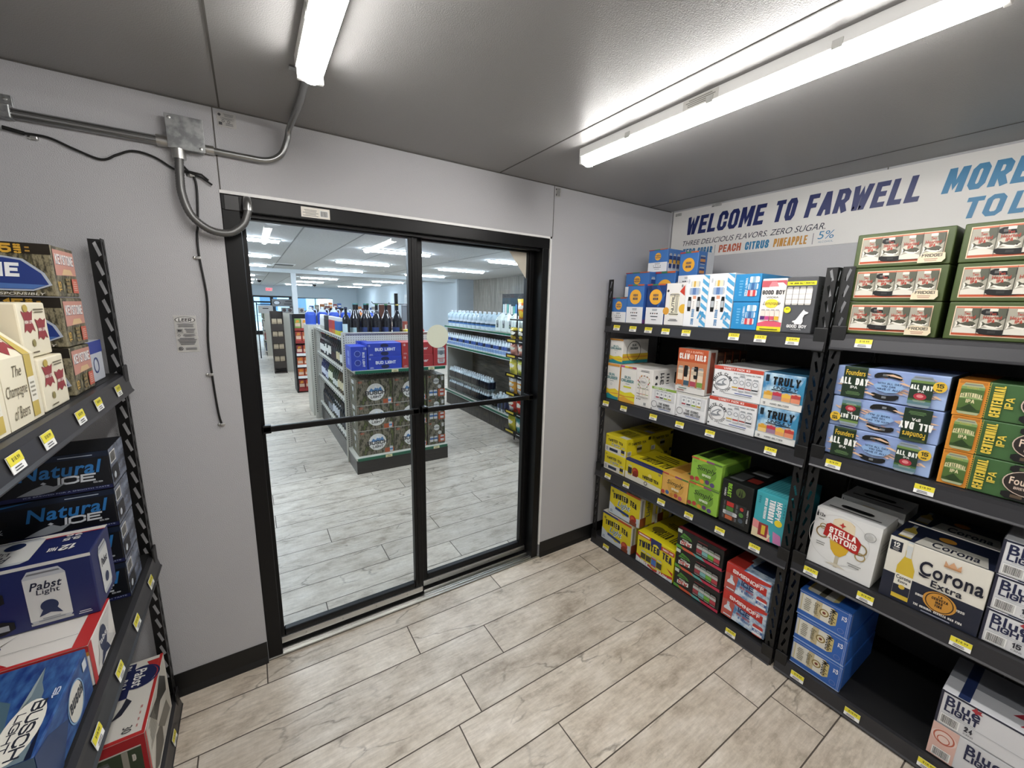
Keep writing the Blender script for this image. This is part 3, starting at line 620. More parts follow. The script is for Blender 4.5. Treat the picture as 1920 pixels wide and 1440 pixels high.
# price tags clipped to the lips
tm = MB(); tm.box((-.027, -.0012, -.017), (.027, 0, .017), TAGW)
tm.pr((Vector((-.027, -.0012, -.017)), Vector((1, 0, 0)), Vector((0, 0, 1)), Vector((0, -1, 0)), .054, .034), [('r', 0, .45, 1, 1, '#e3d63a'), ('t', '$18.99', .25, .6, .82, .85, '#4d4a20'), ('lines', .08, .08, .8, .38, 2, '#4a4a4c')])
ORD = ['first', 'second', 'third', 'fourth', 'fifth', 'sixth', 'seventh', 'eighth', 'ninth', 'tenth', 'eleventh', 'twelfth', 'thirteenth', 'fourteenth', 'fifteenth', 'sixteenth', 'seventeenth', 'eighteenth', 'nineteenth', 'twentieth']
_first = []
def ptags(side, shelf, ys, zoff, x, rz, g):
    for i, y in enumerate(ys):
        lab = 'price tag on the %s, %s from the door wall' % (shelf, ORD[i])
        if not _first:
            o = tag(tm.build('price_tag', loc=(x, y, zoff), rz=rz), lab, 'price tag', g); o.rotation_euler = (-.2, 0, rz); _first.append(o)
        else: dup(_first[0], (x, y, zoff), lab, g, None).rotation_euler = (-.2, 0, rz)
XT = 2.142-.0125
PG = 'price tags on the rack lips'
ptags('r', 'top lip of the corner rack', [-.145, -.283, -.404, -.529, -.665, -.936, -1.065, -1.205], 1.632, XT, -PI/2, PG)
ptags('r', 'second lip of the corner rack', [-.095, -.259, -.499, -.686, -.874, -1.184], 1.098, XT, -PI/2, PG)
ptags('r', 'third lip of the corner rack', [-.163, -.333, -.616, -.807, -.996, -1.179], .576, XT, -PI/2, PG)
ptags('r', 'bottom lip of the corner rack', [-.195, -1.126], .03, XT, -PI/2, PG)
ptags('r', 'top lip of the near right rack', [-1.46], 1.644, XT, -PI/2, PG)
ptags('r', 'second lip of the near right rack', [-1.435, -1.719], 1.12, XT, -PI/2, PG)
ptags('r', 'third lip of the near right rack', [-1.426, -1.624, -1.898], .594, XT, -PI/2, PG)
ptags('r', 'bottom lip of the near right rack', [-1.449, -1.662, -1.898], .043, XT, -PI/2, PG)
XT2 = -.345+.0125
ptags('l', 'top lip of the left rack', [-.23, -.445, -.6, -.808, -.955], 1.446, XT2, PI/2, PG)
ptags('l', 'middle lip of the left rack', [-.218, -.446, -.656, -.863], .712, XT2, PI/2, PG)
ptags('l', 'bottom lip of the left rack', [-.246], .028, XT2, PI/2, PG)

# ------------------------------------------------------------------ cartons
def carton(name, label, cat, loc, rz, w, h, d, base, prints=(), lean=0., handle=None, group=None, bev=.0035, gable=None, faces=None):
    """one folded carton; its printing is part of its own mesh, a hand hole is a flat dark patch"""
    base = base if not isinstance(base, str) else ink(base)
    mb = MB()
    if gable:                        # straight lower body, sloped shoulders up to a narrow ridge
        hs, ix, iy = gable
        bt = [(0, 0, 0), (w, 0, 0), (w, d, 0), (0, d, 0)]; md = [(x, y, hs) for x, y, _ in bt]; tp = [(ix if x == 0 else w-ix, iy if y == 0 else d-iy, h) for x, y, _ in bt]
        mb.add(bt+md+tp, [(3, 2, 1, 0), (8, 9, 10, 11)]+[(j, (j+1) % 4, 4+(j+1) % 4, 4+j) for j in range(4)]+[(4+j, 4+(j+1) % 4, 8+(j+1) % 4, 8+j) for j in range(4)], base)
    elif lean:
        mb.add([(0, 0, 0), (w, 0, 0), (w, d, 0), (0, d, 0), (0, lean, h), (w, lean, h), (w, d-lean, h), (0, d-lean, h)], [(3, 2, 1, 0), (4, 5, 6, 7), (0, 1, 5, 4), (1, 2, 6, 5), (2, 3, 7, 6), (3, 0, 4, 7)], base)
    else: mb.box((0, 0, 0), (w, d, h), base, bev)
    F = frames(w, h, d, lean)
    if gable:
        hs, ix, iy = gable; X = Vector((1, 0, 0)); Y = Vector((0, 1, 0))
        F['front'] = (Vector((0, 0, 0)), X, Vector((0, 0, 1)), Vector((0, -1, 0)), w, hs)
        v = Vector((0, iy, h-hs)); l = v.length; v.normalize(); F['slope'] = (Vector((0, 0, hs)), X, v, X.cross(v), w, l)
        v = Vector((ix, 0, h-hs)); l = v.length; v.normalize(); F['lslope'] = (Vector((0, d, hs)), -Y, v, (-Y).cross(v), d, l)
        F['left'] = (Vector((0, d, 0)), -Y, Vector((0, 0, 1)), -X, d, hs)
    for k, ops in dict(prints).items(): mb.lay = 0; mb.pr(F[k], ops)
    o = tag(mb.build(name, loc=loc, rz=rz), label, cat, group)
    for k, u0, v0, u1, v1, cu, kids in (handle or ()):
        O, U, V, Nn, ww, hh = F[k]; m2 = MB(); m2.lay = 14; n = 10
        pts = []
        for j in range(n+1): a = PI+PI*j/n*.5; pts.append((u0+.12*(u1-u0)*(1+math.cos(a)), v0+.5*(v1-v0)*(1+math.sin(a))))
        sh = [(u0+.0*(u1-u0), (v0+v1)/2), (u0+.08*(u1-u0), v0), (u1-.08*(u1-u0), v0), (u1, (v0+v1)/2), (u1-.08*(u1-u0), v1), (u0+.08*(u1-u0), v1)]
        m = 10; up = [(u0+(u1-u0)*j/m, v1-(v1-v0)*.25*(1 if j in (0, m) else 0)+cu*(1-(2*j/m-1)**2)) for j in range(m+1)]; dn = [(u0+(u1-u0)*j/m, v0+(v1-v0)*.25*(1 if j in (0, m) else 0)+cu*(1-(2*j/m-1)**2)) for j in range(m+1)]
        P = lambda u, v, e: O+U*(u*ww)+V*(v*hh)+Nn*e
        e = .0045
        vs = [P(u, v, e) for u, v in dn]+[P(u, v, e) for u, v in up]
        m2.add(vs, [(j, j+1, m+2+j, m+1+j) for j in range(m)], mat('hand_hole_shade', '#0a0a0b', .6))  # dark patch paints the shade inside the hole, nothing is cut
        for (a, b, col) in kids: m2.add([P(u0+(u1-u0)*q, v0+(v1-v0)*r+cu*.8, e+.0006) for q, r in ((a, .3), (b, .3), (b, .72), (a, .72))], [(0, 1, 2, 3)], ink(col))
        m2.build('hand_hole_patch', o)
    return o
RZ, LZ = -PI/2, PI/2
XF = 2.158
def R(name, label, cat, y, z, w, h, d, base, prints=(), x=XF, **k): return carton(name, label, cat, (x, y, z), RZ, w, h, d, base, prints, **k)
def LF(name, label, cat, y, z, w, h, d, base, prints=(), x=-.362, **k): return carton(name, label, cat, (x, y, z), LZ, w, h, d, base, prints, **k)
z4, z3, z2, z1 = [q+.001 for q in Q1]; y4, y3, y2, y1 = [q+.001 for q in Q2]; l3, l2, l1 = [q+.001 for q in QL]
BX = 'box'
# --- corner rack, top shelf: hard seltzer and vodka soda packs
def hn(big=False, palm=False):
    return [('r', 0, 0, 1, .42, '#e9eaec')] + ([('p', [(.5, .95), (.95, .5), (1, .62), (.62, 1)], '#2a4f92'), ('p', [(.05, .9), (.4, .5), (.5, .55), (.2, .98)], '#17315f'), ('p', [(.6, .45), (1, .8), (1, .72), (.68, .43)], '#3b67a8')] if palm else []) + \
        [('c', .5, .68, .17 if not big else .19, '#f0b23c'), ('t', 'HIGH', .36, .69, .64, .755, '#27375f'), ('t', 'NOON', .36, .6, .64, .665, '#27375f'), ('lines', .32, .33, .68, .39, 2, '#6b7480'),
         ('c', .3, .27, .018, '#35353a'), ('c', .42, .27, .02, '#35353a'), ('c', .54, .27, .018, '#7a4a3a'), ('c', .66, .27, .02, '#35353a'), ('lines', .2, .17, .8, .22, 1, '#4a4f58'), ('lines', .35, .1, .65, .13, 1, '#4a4f58'), ('r', 0, .965, .3, 1, '#a23c45'), ('r', .3, .965, .6, 1, '#3c7a55'), ('r', .6, .965, 1, 1, '#c0603a')]
HNS = [('r', .02, 0, .98, .38, '#dfe1e5')] + sum([[('can', .08+.22*i, .1, .24+.22*i, .8, '#24407c', [(.35, .6, '#e9b040')], '#b9c0c8')] for i in range(4)], [])
HB = '#3f74b8'
R('seltzer_carton', 'short blue carton with orange disc in the far left corner of the top shelf', BX, -.057, z1, .132, .162, .26, HB, {'front': hn(), 'right': HNS})
R('seltzer_carton', 'blue and white carton hidden low behind the corner stack on the top shelf', BX, -.045, z1, .2, .17, .13, HB, {'front': hn()}, x=2.43)
b2 = R('seltzer_carton', 'blue carton with orange disc on the second layer beside the door wall', BX, -.04, z1+.172, .2, .162, .24, HB, {'front': hn(), 'right': HNS}, x=2.3)
R('seltzer_carton', 'topmost blue and white carton leaning against the wall below the banner', BX, -.172, z1+.336, .15, .142, .18, HB, {'front': hn(), 'right': HNS}, x=2.36)
R('seltzer_carton', 'blue carton with printed cans on its side, half hidden behind the palm carton', BX, -.243, z1, .15, .334, .14, HB, {'front': hn(), 'right': HNS}, x=2.36)
R('seltzer_carton', 'blue and white carton at the top right of the corner stack, under the word sugar', BX, -.415, z1+.2, .125, .242, .16, HB, {'front': hn(), 'right': [('r', .55, 0, 1, 1, '#c9cdd2')]+sum([[('can', .1, .12+.28*i, .42, .34+.28*i, '#24407c', [(.3, .6, '#c98a4a')], '#b9c0c8')] for i in range(3)], [])}, x=2.36)
R('seltzer_carton', 'blue carton under the right end of the corner stack', BX, -.4, z1, .16, .198, .16, HB, {'front': hn()}, x=2.36)
R('seltzer_carton', 'tall plain blue carton with orange disc left of the dark palm carton', BX, -.193, z1, .132, .244, .135, HB, {'front': hn(True), 'right': [('r', 0, .1, 1, 1, '#3a62b2'), ('t', 'VARIETY', .3, .2, .6, .75, '#e8e9ec', {'rot': 90}), ('r', 0, 0, 1, .1, '#7a4a8a')]})
R('seltzer_carton', 'dark blue carton with palm leaves and an orange disc on the top shelf', BX, -.35, z1, .132, .242, .135, '#1e3d78', {'front': hn(True, True)})
R('seltzer_carton', 'white carton with fruit and a cream can picture on the top shelf', BX, -.487, z1, .129, .243, .135, '#eceae6', {'front': [('p', [(.72, .8), (.98, .7), (.95, .95)], '#c8402f'), ('c', .95, .4, .11, '#e6b53c'), ('c', .08, .34, .09, '#dca03c'), ('c', .12, .82, .03, '#2f2f33'), ('c', .3, .72, .03, '#2f2f33'),
    ('can', .24, .24, .74, .76, '#efe9d2', [(.04, .07, '#3a3a3a'), (.93, .95, '#3a3a3a')], '#cfc8ae'), ('t', 'NUTRL', .36, .3, .5, .72, '#1d1d20', {'rot': 90})]+[('r', .55+.04*i, .3, .563+.04*i, .7, '#2b2b2e') for i in range(4)]+[('lines', .2, .1, .8, .16, 2, '#55555a'), ('t', '8', .8, .9, .88, .96, '#2b2b2e')]})
def zs(y, lab):
    P = []
    for i in range(9): v = -.15+.15*i; P.append(('p', [(.72, max(0, v+.1)), (1, max(0, v)), (1, max(0.0, min(1, v+.075))), (.72, max(0, min(1, v+.175)))], '#5aa8d6')) if v+.175 > 0 and v < .98 else None
    return R('seltzer_carton', lab, BX, y, z1, .134, .283, .14, '#edeef0', {'front': P[:8]+[('r', 0, 0, .72, 1, '#edeef0'), ('hcan', .22, .77, .62, .88, '#e9e2c8', [(.3, .5, '#d9b04a')], '#c3c8cc'), ('hcan', .17, .62, .66, .75, '#9fb4d2', [(.3, .6, '#5f7fb4')], '#c3c8cc'), ('r', .3, .16, .52, .56, '#f1efec'), ('r', .36, .54, .5, .6, '#dc9b7c'), ('lines', .38, .25, .44, .5, 8, '#b0a59a'), ('t', 'ZERO SUGAR', .36, .04, .48, .34, '#4a86b8', {'rot': 90}), ('t', 'n', .62, .16, .92, .3, '#4a9fd2', {'i': .4, 'rot': 45}), ('lines', .08, .84, .16, .92, 4, '#9aa2aa')]},
        handle=[('front', .14, .3, .3, .58, 0, [(.1, .9, '#b9bec2')]), ('front', .56, .3, .7, .58, 0, [(.1, .9, '#b9bec2')])])
zs(-.62, 'tall white carton with light blue diagonal stripes and hand holes, left of two'); zs(-.757, 'tall white carton with light blue diagonal stripes and hand holes, right of two')
VP = [('t', 'VARIETY PACK', .42, .2, .5, .85, '#d7ebf6', {'rot': -90}), ('lines', .18, .2, .34, .8, 6, '#6fb6de'), ('hcan', .58, .68, .94, .9, '#d5e2ea', [(.3, .6, '#8fb7d2')], '#e8ecef'), ('hcan', .55, .44, .92, .66, '#6fa3cf', [(.3, .6, '#3f6ca4')], '#dde3e8'), ('hcan', .52, .2, .9, .42, '#cf4a4f', [(.35, .6, '#e9c4c0')], '#dde3e8')]
g = R('seltzer_carton', 'bright blue variety pack with printed cans, lower of two on the top shelf', BX, -.896, z1, .127, .136, .4, '#2d8dc8', {'front': VP}); g2 = dup(g, (XF, -.893, z1+.138), 'bright blue variety pack with printed cans, upper of two on the top shelf')
R('vodka_carton', 'white and pink lemonade vodka carton with a yellow bottom band on the top shelf', BX, -1.027, z1, .108, .247, .13, '#efece7', {'front': [('r', 0, 0, 1, .09, '#e8dc2c'), ('p', [(0, .09), (1, .09), (1, .17), (.5, .22), (0, .15)], '#dc5d72'), ('p', [(0, .84), (.3, .84), (.45, .92), (.85, .92), (1, .86), (1, .96), (0, .96)], '#c9606a'), ('p', [(.3, .85), (.7, .85), (.6, .94), (.4, .94)], '#d98a92'), ('t', 'GOOD BOY', .06, .7, .97, .78, '#1c1c1f'), ('t', 'VODKA', .25, .63, .75, .665, '#1c1c1f', {'b': 0}), ('c', .5, .53, .085, '#f2da4a', 1.4), ('ts', 'Lemonade', .14, .5, .86, .57, '#4a3a2a', {'i': .5, 'b': 0})]+sum([[('can', .1+.2*i, .2, .28+.2*i, .42, '#f0dcd2', [(.08, .4, c)], '#c9c2bc')] for i, c in enumerate(('#5b2f70', '#c74a88', '#d05a6a', '#e0b23a'))], [])+[('lines', .15, .02, .9, .06, 1, '#5a5a2a')]})
DOG = [(.42, .2), (.66, .2), (.7, .27), (.68, .36), (.72, .44), (.82, .47), (.84, .5), (.72, .53), (.68, .57), (.64, .53), (.58, .46), (.5, .36), (.44, .3), (.36, .28), (.34, .25), (.42, .24)]
R('vodka_carton', 'dark grey vodka carton with a white dog under a yellow band', BX, -1.137, z1, .121, .25, .135, '#55565a', {'front': [('r', 0, .85, .96, .92, '#e6e22e'), ('t', 'THE JOHN DALY COCKTAIL', .08, .87, .9, .9, '#2b2b20')]+sum([[('can', .02+.22*i, .5, .22+.22*i, .82, '#ece9e4', [(.3, .34, '#b9b4ac'), (.6, .62, '#b9b4ac')], '#c9c4bc')] for i in range(4)], [])+[('c', .14, .41, .058, '#e6e22e'), ('t', '90', .08, .415, .2, .44, '#3a3a2a'), ('p', [(.36+(x-.34)*1.0, .155+(y-.2)*.72) for x, y in DOG], '#f0f0ee'), ('t', 'GOOD BOY', .2, .09, .86, .145, '#f0f0ee', {'b': .04}), ('t', 'VODKA', .35, .05, .7, .075, '#d8d8d6', {'b': 0})], 'right': [('t', 'GOOD BOY', .3, .15, .6, .85, '#1c1c1f', {'rot': 90})]})
# --- corner rack, second shelf
def sunc(lime=False): return [('r', 0, 0, 1, .1 if not lime else .0, '#2a8c94')]*(0 if lime else 1)+[('p', [(0, .02 if lime else .1), (1, .02 if lime else .08), (1, .26), (.75, .31), (.35, .26), (0, .3)], '#e9d132' if not lime else '#e6dc34'), ('p', [(0, .1), (.3, .15), (.6, .1), (1, .06), (1, 0), (0, 0)], '#2a8c94' if not lime else '#e2a83c'), ('p', [(0, .19), (.4, .17), (1, .2), (1, .17), (0, .14)], '#d8963a'), ('t', 'SUN', .28, .66, .66, .73, '#1e7a80', {'b': .04}), ('t', 'CRUISER', .08, .56, .88, .64, '#1e7a80', {'b': .04}), ('lines', .3, .5, .7, .53, 1, '#8a9a9a')]+([('r', .25, .41, .75, .45, '#d6d832')] if lime else [('ring', .48, .42, .03, .006, '#6a8a8a')])+([('r', 0, .95, .25, 1, '#c0508a'), ('r', .25, .95, .5, 1, '#e6c83a'), ('r', .5, .95, .75, 1, '#d89a3a'), ('r', .75, .95, 1, 1, '#b04a6a')] if lime else [('r', 0, .93, 1, 1, '#d99a45')])
SCS = [('r', 0, 0, 1, .13, '#2a8c94'), ('r', 0, .13, 1, .4, '#d8b63a'), ('r', 0, .24, 1, .3, '#cf8f36'), ('ring', .42, .5, .42, .025, '#1f2a2c'), ('t', 'SUN', .34, .7, .5, .8, '#2b3a3c'), ('t', 'CRUISER', .27, .57, .57, .67, '#2b3a3c')]
CW = '#eceae4'
R('tea_carton', 'small white, yellow and teal tea carton lying on top of the tall tea cartons', BX, -.055, z2+.252, .118, .168, .26, CW, {'front': sunc(), 'right': SCS}, x=2.175)
R('tea_carton', 'tall white and yellow tea carton with teal foot, nearest the door wall', BX, -.045, z2, .13, .249, .24, CW, {'front': sunc(), 'right': [('r', 0, 0, 1, 1, '#d9a05a')]})
R('tea_carton', 'tall white tea carton with lime yellow label, beside the fruit-sprinkled carton', BX, -.186, z2, .132, .248, .3, CW, {'front': sunc(True)})
fr_ = random.Random(5)
R('fruit_seltzer_carton', 'tall white carton sprinkled with small fruit pictures on the second shelf', BX, -.319, z2, .13, .25, .36, '#ece9e4', {'front': [('lines', .2, .9, .85, .96, 2, '#44444a')]+[('c', .5+.36*math.cos(a*.55)*(.75+.25*fr_.random()), .66+.19*math.sin(a*.55)*(.8+.2*fr_.random()), .012+.008*fr_.random(), fr_.choice(('#b8433c', '#2f2f33', '#8fae3a', '#c98a3a'))) for a in range(24)]+[('ring', .5, .66, .1, .004, '#77777a'), ('ts', 'Vibes', .36, .63, .64, .69, '#3a3a3d', {'i': .4, 'b': 0})]+sum([[('can', .14+.19*i, .26, .3+.19*i, .5, '#efe9e0', [(.3, .36, c)], '#cfc9c0')] for i, c in enumerate(('#3a3a3a', '#b8433c', '#c98a3a', '#8fae3a'))], [])+[('c', .2, .2, .015, '#2f2f33'), ('c', .3, .2, .015, '#2f2f33'), ('c', .4, .2, .015, '#2f2f33'), ('bar', .62, .06, .8, .14)],
    'right': [('c', .1, .8, .05, '#2b2b2e'), ('c', .1, .62, .05, '#2b2b2e'), ('t', '1311', .2, .5, .3, .9, '#2b2b2e', {'rot': 90}), ('lines', .36, .4, .46, .9, 6, '#3a3a3d'), ('r', .6, .5, .64, .9, '#2b2b2e'), ('r', .66, .5, .72, .9, '#a04a7a'), ('r', .74, .5, .8, .9, '#d0a03a')]})
def clawsmall(y, w, h, lab, strip):
    return R('white_seltzer_carton', lab, BX, y, z2, w, h, .3, '#e6e6e6', {'front': ([('r', 0, .9, 1, 1, strip), ('t', 'VARIETY PACK', .1, .92, .6, .98, '#e9f0da')] if strip else [('r', 0, .93, 1, 1, '#d2d0c8')])+[('r', .12, .47, .95, .88, '#d4d5d6')]+sum([[('can', .2+.17*i, .5, .33+.17*i, .86, '#e9eaea', [(.14, .3, c)], '#c3c5c8'), ('c', .265+.17*i, .72, .045, '#9da0a4')] for i, c in enumerate(('#a03a45', '#3a3a40', '#8fae3a', '#b8a03a'))], [])+[('ring', .17, .28, .14, .02, '#55585c'), ('t', 'THE ICONIC', .36, .29, .8, .38, '#2b2c30'), ('t', 'HARD SELTZER', .32, .17, .86, .26, '#2b2c30'), ('r', .38, .11, .84, .135, '#5a6aa0'), ('c', .07, .07, .025, '#2b2c30')]})
clawsmall(-.449, .175, .152, 'white can pack with a green top strip on the second shelf', '#8aa84a')
clawsmall(-.628, .19, .15, 'white can pack with a grey top strip under the orange cocktail carton', None)
def clawt(): return [('r', 0, 0, 1, .14, '#dedcd8'), ('r', 0, .7, 1, 1, '#b9532c'), ('r', 0, .14, 1, .7, '#c07850'), ('t', 'IT\'S A CLAWFULL', .26, .91, .84, .955, '#e6b8a0'), ('t', 'CLAW', .05, .76, .4, .89, '#f2ece4', {'b': .06}), ('t', 'TAILS', .57, .75, .94, .88, '#f2ece4', {'b': .06}), ('c', .48, .82, .055, '#d98a68')]+sum([[('can', .05+.23*i, .14, .23+.23*i, .6, '#e2cdb4', [(.06, .3, c), (.62, .8, '#c9b8a0')], '#b9b2a8')] for i, c in enumerate(('#c06a3a', '#3f5a6a', '#b04a5a', '#7a9a4a'))], [])+[('lines', .05, .08, .5, .12, 1, '#4a7a6a'), ('lines', .06, .03, .36, .07, 1, '#8a4a3a')]
ct = R('cocktail_carton', 'orange and white cocktail carton with four cans, standing on the white can packs', BX, -.612, z2+.154, .185, .255, .09, '#c9c5be', {'front': clawt(), 'right': [('r', .25, .05, .75, .95, '#8d4a3a')]}, handle=[('front', .26, .36, .4, .62, 0, []), ('front', .6, .34, .74, .62, 0, [])])
for i in range(4):
    R('cocktail_carton', 'shadowed cocktail carton in the row behind the orange cocktail carton, %s from the front' % ORD[i], BX, -.6, z2+.154, .19, .24, .075, '#6b4a36', {'right': [('r', .1, .08, .9, .92, '#4a3028'), ('t', 'TAILS', .2, .2, .8, .8, '#d9cdb4', {'rot': 90})], 'front': clawt()}, x=XF+.1+i*.08)  # back row has a darker brown base, its shade put into the colour
def wclaw(): return [('r', 0, .885, 1, 1, '#c44a38'), ('t', 'VARIETY PACK #3', .2, .91, .74, .975, '#f2e6e2', {'b': .03}), ('t', 'THE ICONIC HARD SELTZER', .42, .79, .96, .835, '#2b2c30', {'b': .01}), ('ring', .21, .48, .24, .012, '#3a3b3f'), ('arc', 'WHITE CLAW', .21, .48, .285, .085, 178, 20, '#2b2c30'), ('arc', 'HARD SELTZER', .21, .48, .285, .055, 200, 338, '#2b2c30'),
    ('p', [(.06, .4), (.1, .5), (.16, .56), (.23, .62), (.3, .6), (.28, .57), (.25, .55), (.23, .5), (.25, .46), (.3, .43), (.2, .38), (.12, .36)], '#8d9196'), ('p', [(.1, .44), (.16, .52), (.23, .58), (.24, .57), (.2, .5), (.21, .43)], '#e4e5e6')]+sum([[('can', .42+.135*i, .3 if i != 1 else .28, .535+.135*i, .72 if i != 1 else .78, '#dfe0e2', [(.16, .26, c)], '#b4b7bb'), ('ring', .4775+.135*i, .56, .07, .02, '#8d9196')] for i, c in enumerate(('#d0a83a', '#b8433c', '#a0453f', '#2f3036'))], [])+[('r', .5, .2, .85, .225, '#4a5a9a'), ('lines', .2, .14, .9, .18, 1, '#8a8c90'), ('c', .05, .12, .03, '#2b2c30')]
wc = R('white_seltzer_carton', 'large white can pack with wave emblem and red band, lower one of two', BX, -.832, z2, .252, .168, .4, '#e8e8e8', {'front': wclaw()}); dup(wc, (XF, -.84, z2+.17), 'large white can pack with wave emblem and red band, upper one of two')
def trul(): return [('p', [(0, 0), (1, 0), (1, .2), (0, .2)], '#e4e4e0'), ('p', [(.78, .2), (1, .2), (1, 1), (.86, .6)], '#3f8ab0'), ('t', 'TRULY', .24, .66, .9, .9, '#14181c', {'b': .07, 'i': .05}), ('t', 'UNRULY', .27, .54, .86, .63, '#16212a', {'i': .4, 'b': .03}), ('r', .24, .5, .84, .525, '#16212a'), ('r', .06, .74, .15, .94, '#1d2a33')]+sum([[('can', .06+.225*i, .2, .275+.225*i, .47+.03*(i % 2), c, [(.5, .8, c2)], '#c9c4c0'), ('c', .17+.225*i, .42, .05, c2)] for i, (c, c2) in enumerate((('#e6c27a', '#d8a23a'), ('#9a7a92', '#c03a4a'), ('#e0a060', '#e6b84a'), ('#d98a6a', '#b8433c')))], [])+[('t', 'HARD SELTZER', .26, .07, .72, .12, '#4a4c50'), ('t', '12', .08, .06, .14, .13, '#4a4c50')]
TR = mat('teal_sky_print', None, .4, build=b_noise2('#3d83b4', '#bcd8e6', 14))
tr = R('teal_seltzer_carton', 'light blue can pack with bold black lettering above fruity cans, lower of two', BX, -1.09, z2+.006, .18, .165, .38, TR, {'front': trul(), 'top': [('r', 0, 0, 1, 1, '#2f5f7c')]}); dup(tr, (XF, -1.094, z2+.173), 'light blue can pack with bold black lettering above fruity cans, upper of two')
# --- corner rack, third shelf
TY = '#dccb24'
def tteal(): return [('r', 0, 0, 1, .36, '#dcdad0'), ('t', 'TWISTED TEA', .13, .6, .84, .74, '#1b1c2c', {'b': .05, 'cu': .05}), ('t', 'Light', .3, .4, .72, .6, '#e6eef4', {'b': .04, 'i': .3}), ('t', 'Light', .305, .41, .715, .59, '#2f5f9a', {'i': .3, 'b': 0}), ('r', .22, .1, .62, .26, '#26324f'), ('can', .78, .06, .94, .5, '#dccb24', [(.3, .7, '#2a2a3a')], '#c9c9c0'), ('lines', .03, .08, .18, .3, 3, '#5a6a8a'), ('lines', .05, .85, .16, .93, 2, '#5a5a2a')]
TTR = [('t', 'TWISTED TEA', .2, .62, .78, .76, '#1b1c2c', {'b': .05}), ('can', .42, .18, .62, .55, '#cfc06a', [(.3, .7, '#2a2a3a')], '#c9c9c0'), ('bar', .04, .08, .2, .32), ('r', .86, .75, .97, .92, '#2a2a20'), ('lines', .05, .7, .16, .85, 3, '#6a6420')]
TTT = [('t', 'TWISTED TEA', .2, .3, .85, .7, '#1b1c1c', {'b': .06}), ('r', .62, .02, .98, .2, '#d8d8d0')]
ty = R('tea_can_pack', 'yellow light tea can pack, lower of two beside the long yellow pack', BX, -.092, z3, .193, .13, .26, TY, {'front': tteal(), 'right': TTR, 'top': TTT}); dup(ty, (XF+.005, -.088, z3+.131), 'yellow light tea can pack, upper of two beside the long yellow pack')
for i in range(2): dup(ty, (XF+.275, -.075, z3+.131*i), 'yellow light tea can pack in the back row of the third shelf, %s of two' % ('lower', 'upper')[i])
APP = lambda u, v, r: [('c', u, v, r, '#a8331f'), ('c', u-.02, v+.02, r*.55, '#c25a34'), ('c', u+.02, v-.1, r*.8, '#8f2a1c')]
R('tea_can_pack', 'long yellow can pack with red fruit picture and black lettering on top', BX, -.292, z3, .293, .142, .3, TY, {'front': [('r', 0, .9, 1, 1, '#2b3170'), ('p', [(0, 0), (1, 0), (1, .2), (.55, .26), (0, .36)], '#e2e0d2'), ('can', .08, .2, .19, .72, '#dccb24', [(.2, .8, '#2b2b36')], '#c9c9c0')]+APP(.29, .5, .19)+[('r', .22, .25, .35, .4, '#7a2a1a'), ('t', 'TWISTED TEA', .5, .36, .93, .5, '#1b1c2c', {'b': .05}), ('c', .7, .58, .1, '#e8d87a'), ('r', .56, .5, .86, .515, '#1b1c2c'), ('t', '12', .91, .78, .97, .86, '#2b3170'), ('ring', .6, .16, .09, .03, '#22232a')], 'top': [('r', 0, 0, 1, .1, '#2b3170'), ('t', 'TWISTED TEA', .18, .22, .95, .48, '#17181c', {'b': .07, 'i': .2}), ('lines', .3, .6, .9, .9, 3, '#5a5420')]})
def simp(c1, c2, fr3): return [('c', .54, .52, .34, c2, 1.1), ('p', [(.42, .98), (.7, .98), (.84, .8), (.8, .72), (.6, .84)], c2), ('t', 'Simply', .2, .5, .84, .74, '#1d2a1c', {'i': .25, 'b': .01}), ('t', 'SPIKED', .4, .36, .68, .45, '#e9efdc', {'b': .05}), ('lines', .4, .3, .68, .33, 1, '#3a4a2a'), ('r', 0, .93, .25, 1, '#b8543c'), ('r', .25, .93, .5, 1, '#d99a3a'), ('r', .5, .93, .75, 1, '#8a4a7a'), ('r', .75, .93, 1, 1, '#5a7a3a')]+[('c', .08+.17*i, .14+.04*(i % 2), .085, c) for i, c in enumerate(fr3)]+[('lines', .06, .8, .22, .88, 2, c2)]
R('juice_carton', 'peach orange can pack with dark script lettering and berries on the third shelf', BX, -.588, z3+.006, .178, .15, .3, '#dfae5a', {'front': simp('#dfae5a', '#d0a04a', ('#b8433c', '#4a6aa0', '#c98a3a', '#b8503c', '#c05a6a')), 'top': [('r', .1, .2, .5, .8, '#c08a3a'), ('r', .6, .3, .9, .7, '#5a6a3a')]})
sg = R('juice_carton', 'lime green can pack with dark script lettering, lower of two on the third shelf', BX, -.77, z3+.012, .182, .152, .3, '#8fbc45', {'front': simp('#8fbc45', '#6f9a34', ('#a03a3a', '#b8433c', '#d99a3a', '#5a3a6a', '#5a4a7a')), 'right': [('r', .1, .1, .9, .9, '#5f8a30'), ('t', 'Simply', .2, .3, .8, .6, '#2a3a1c', {'i': .25})], 'top': [('r', .1, .12, .42, .88, '#33451c'), ('r', .5, .12, .75, .88, '#5f8a30')]}); dup(sg, (XF, -.77, z3+.166), 'lime green can pack with dark script lettering, upper of two on the third shelf')
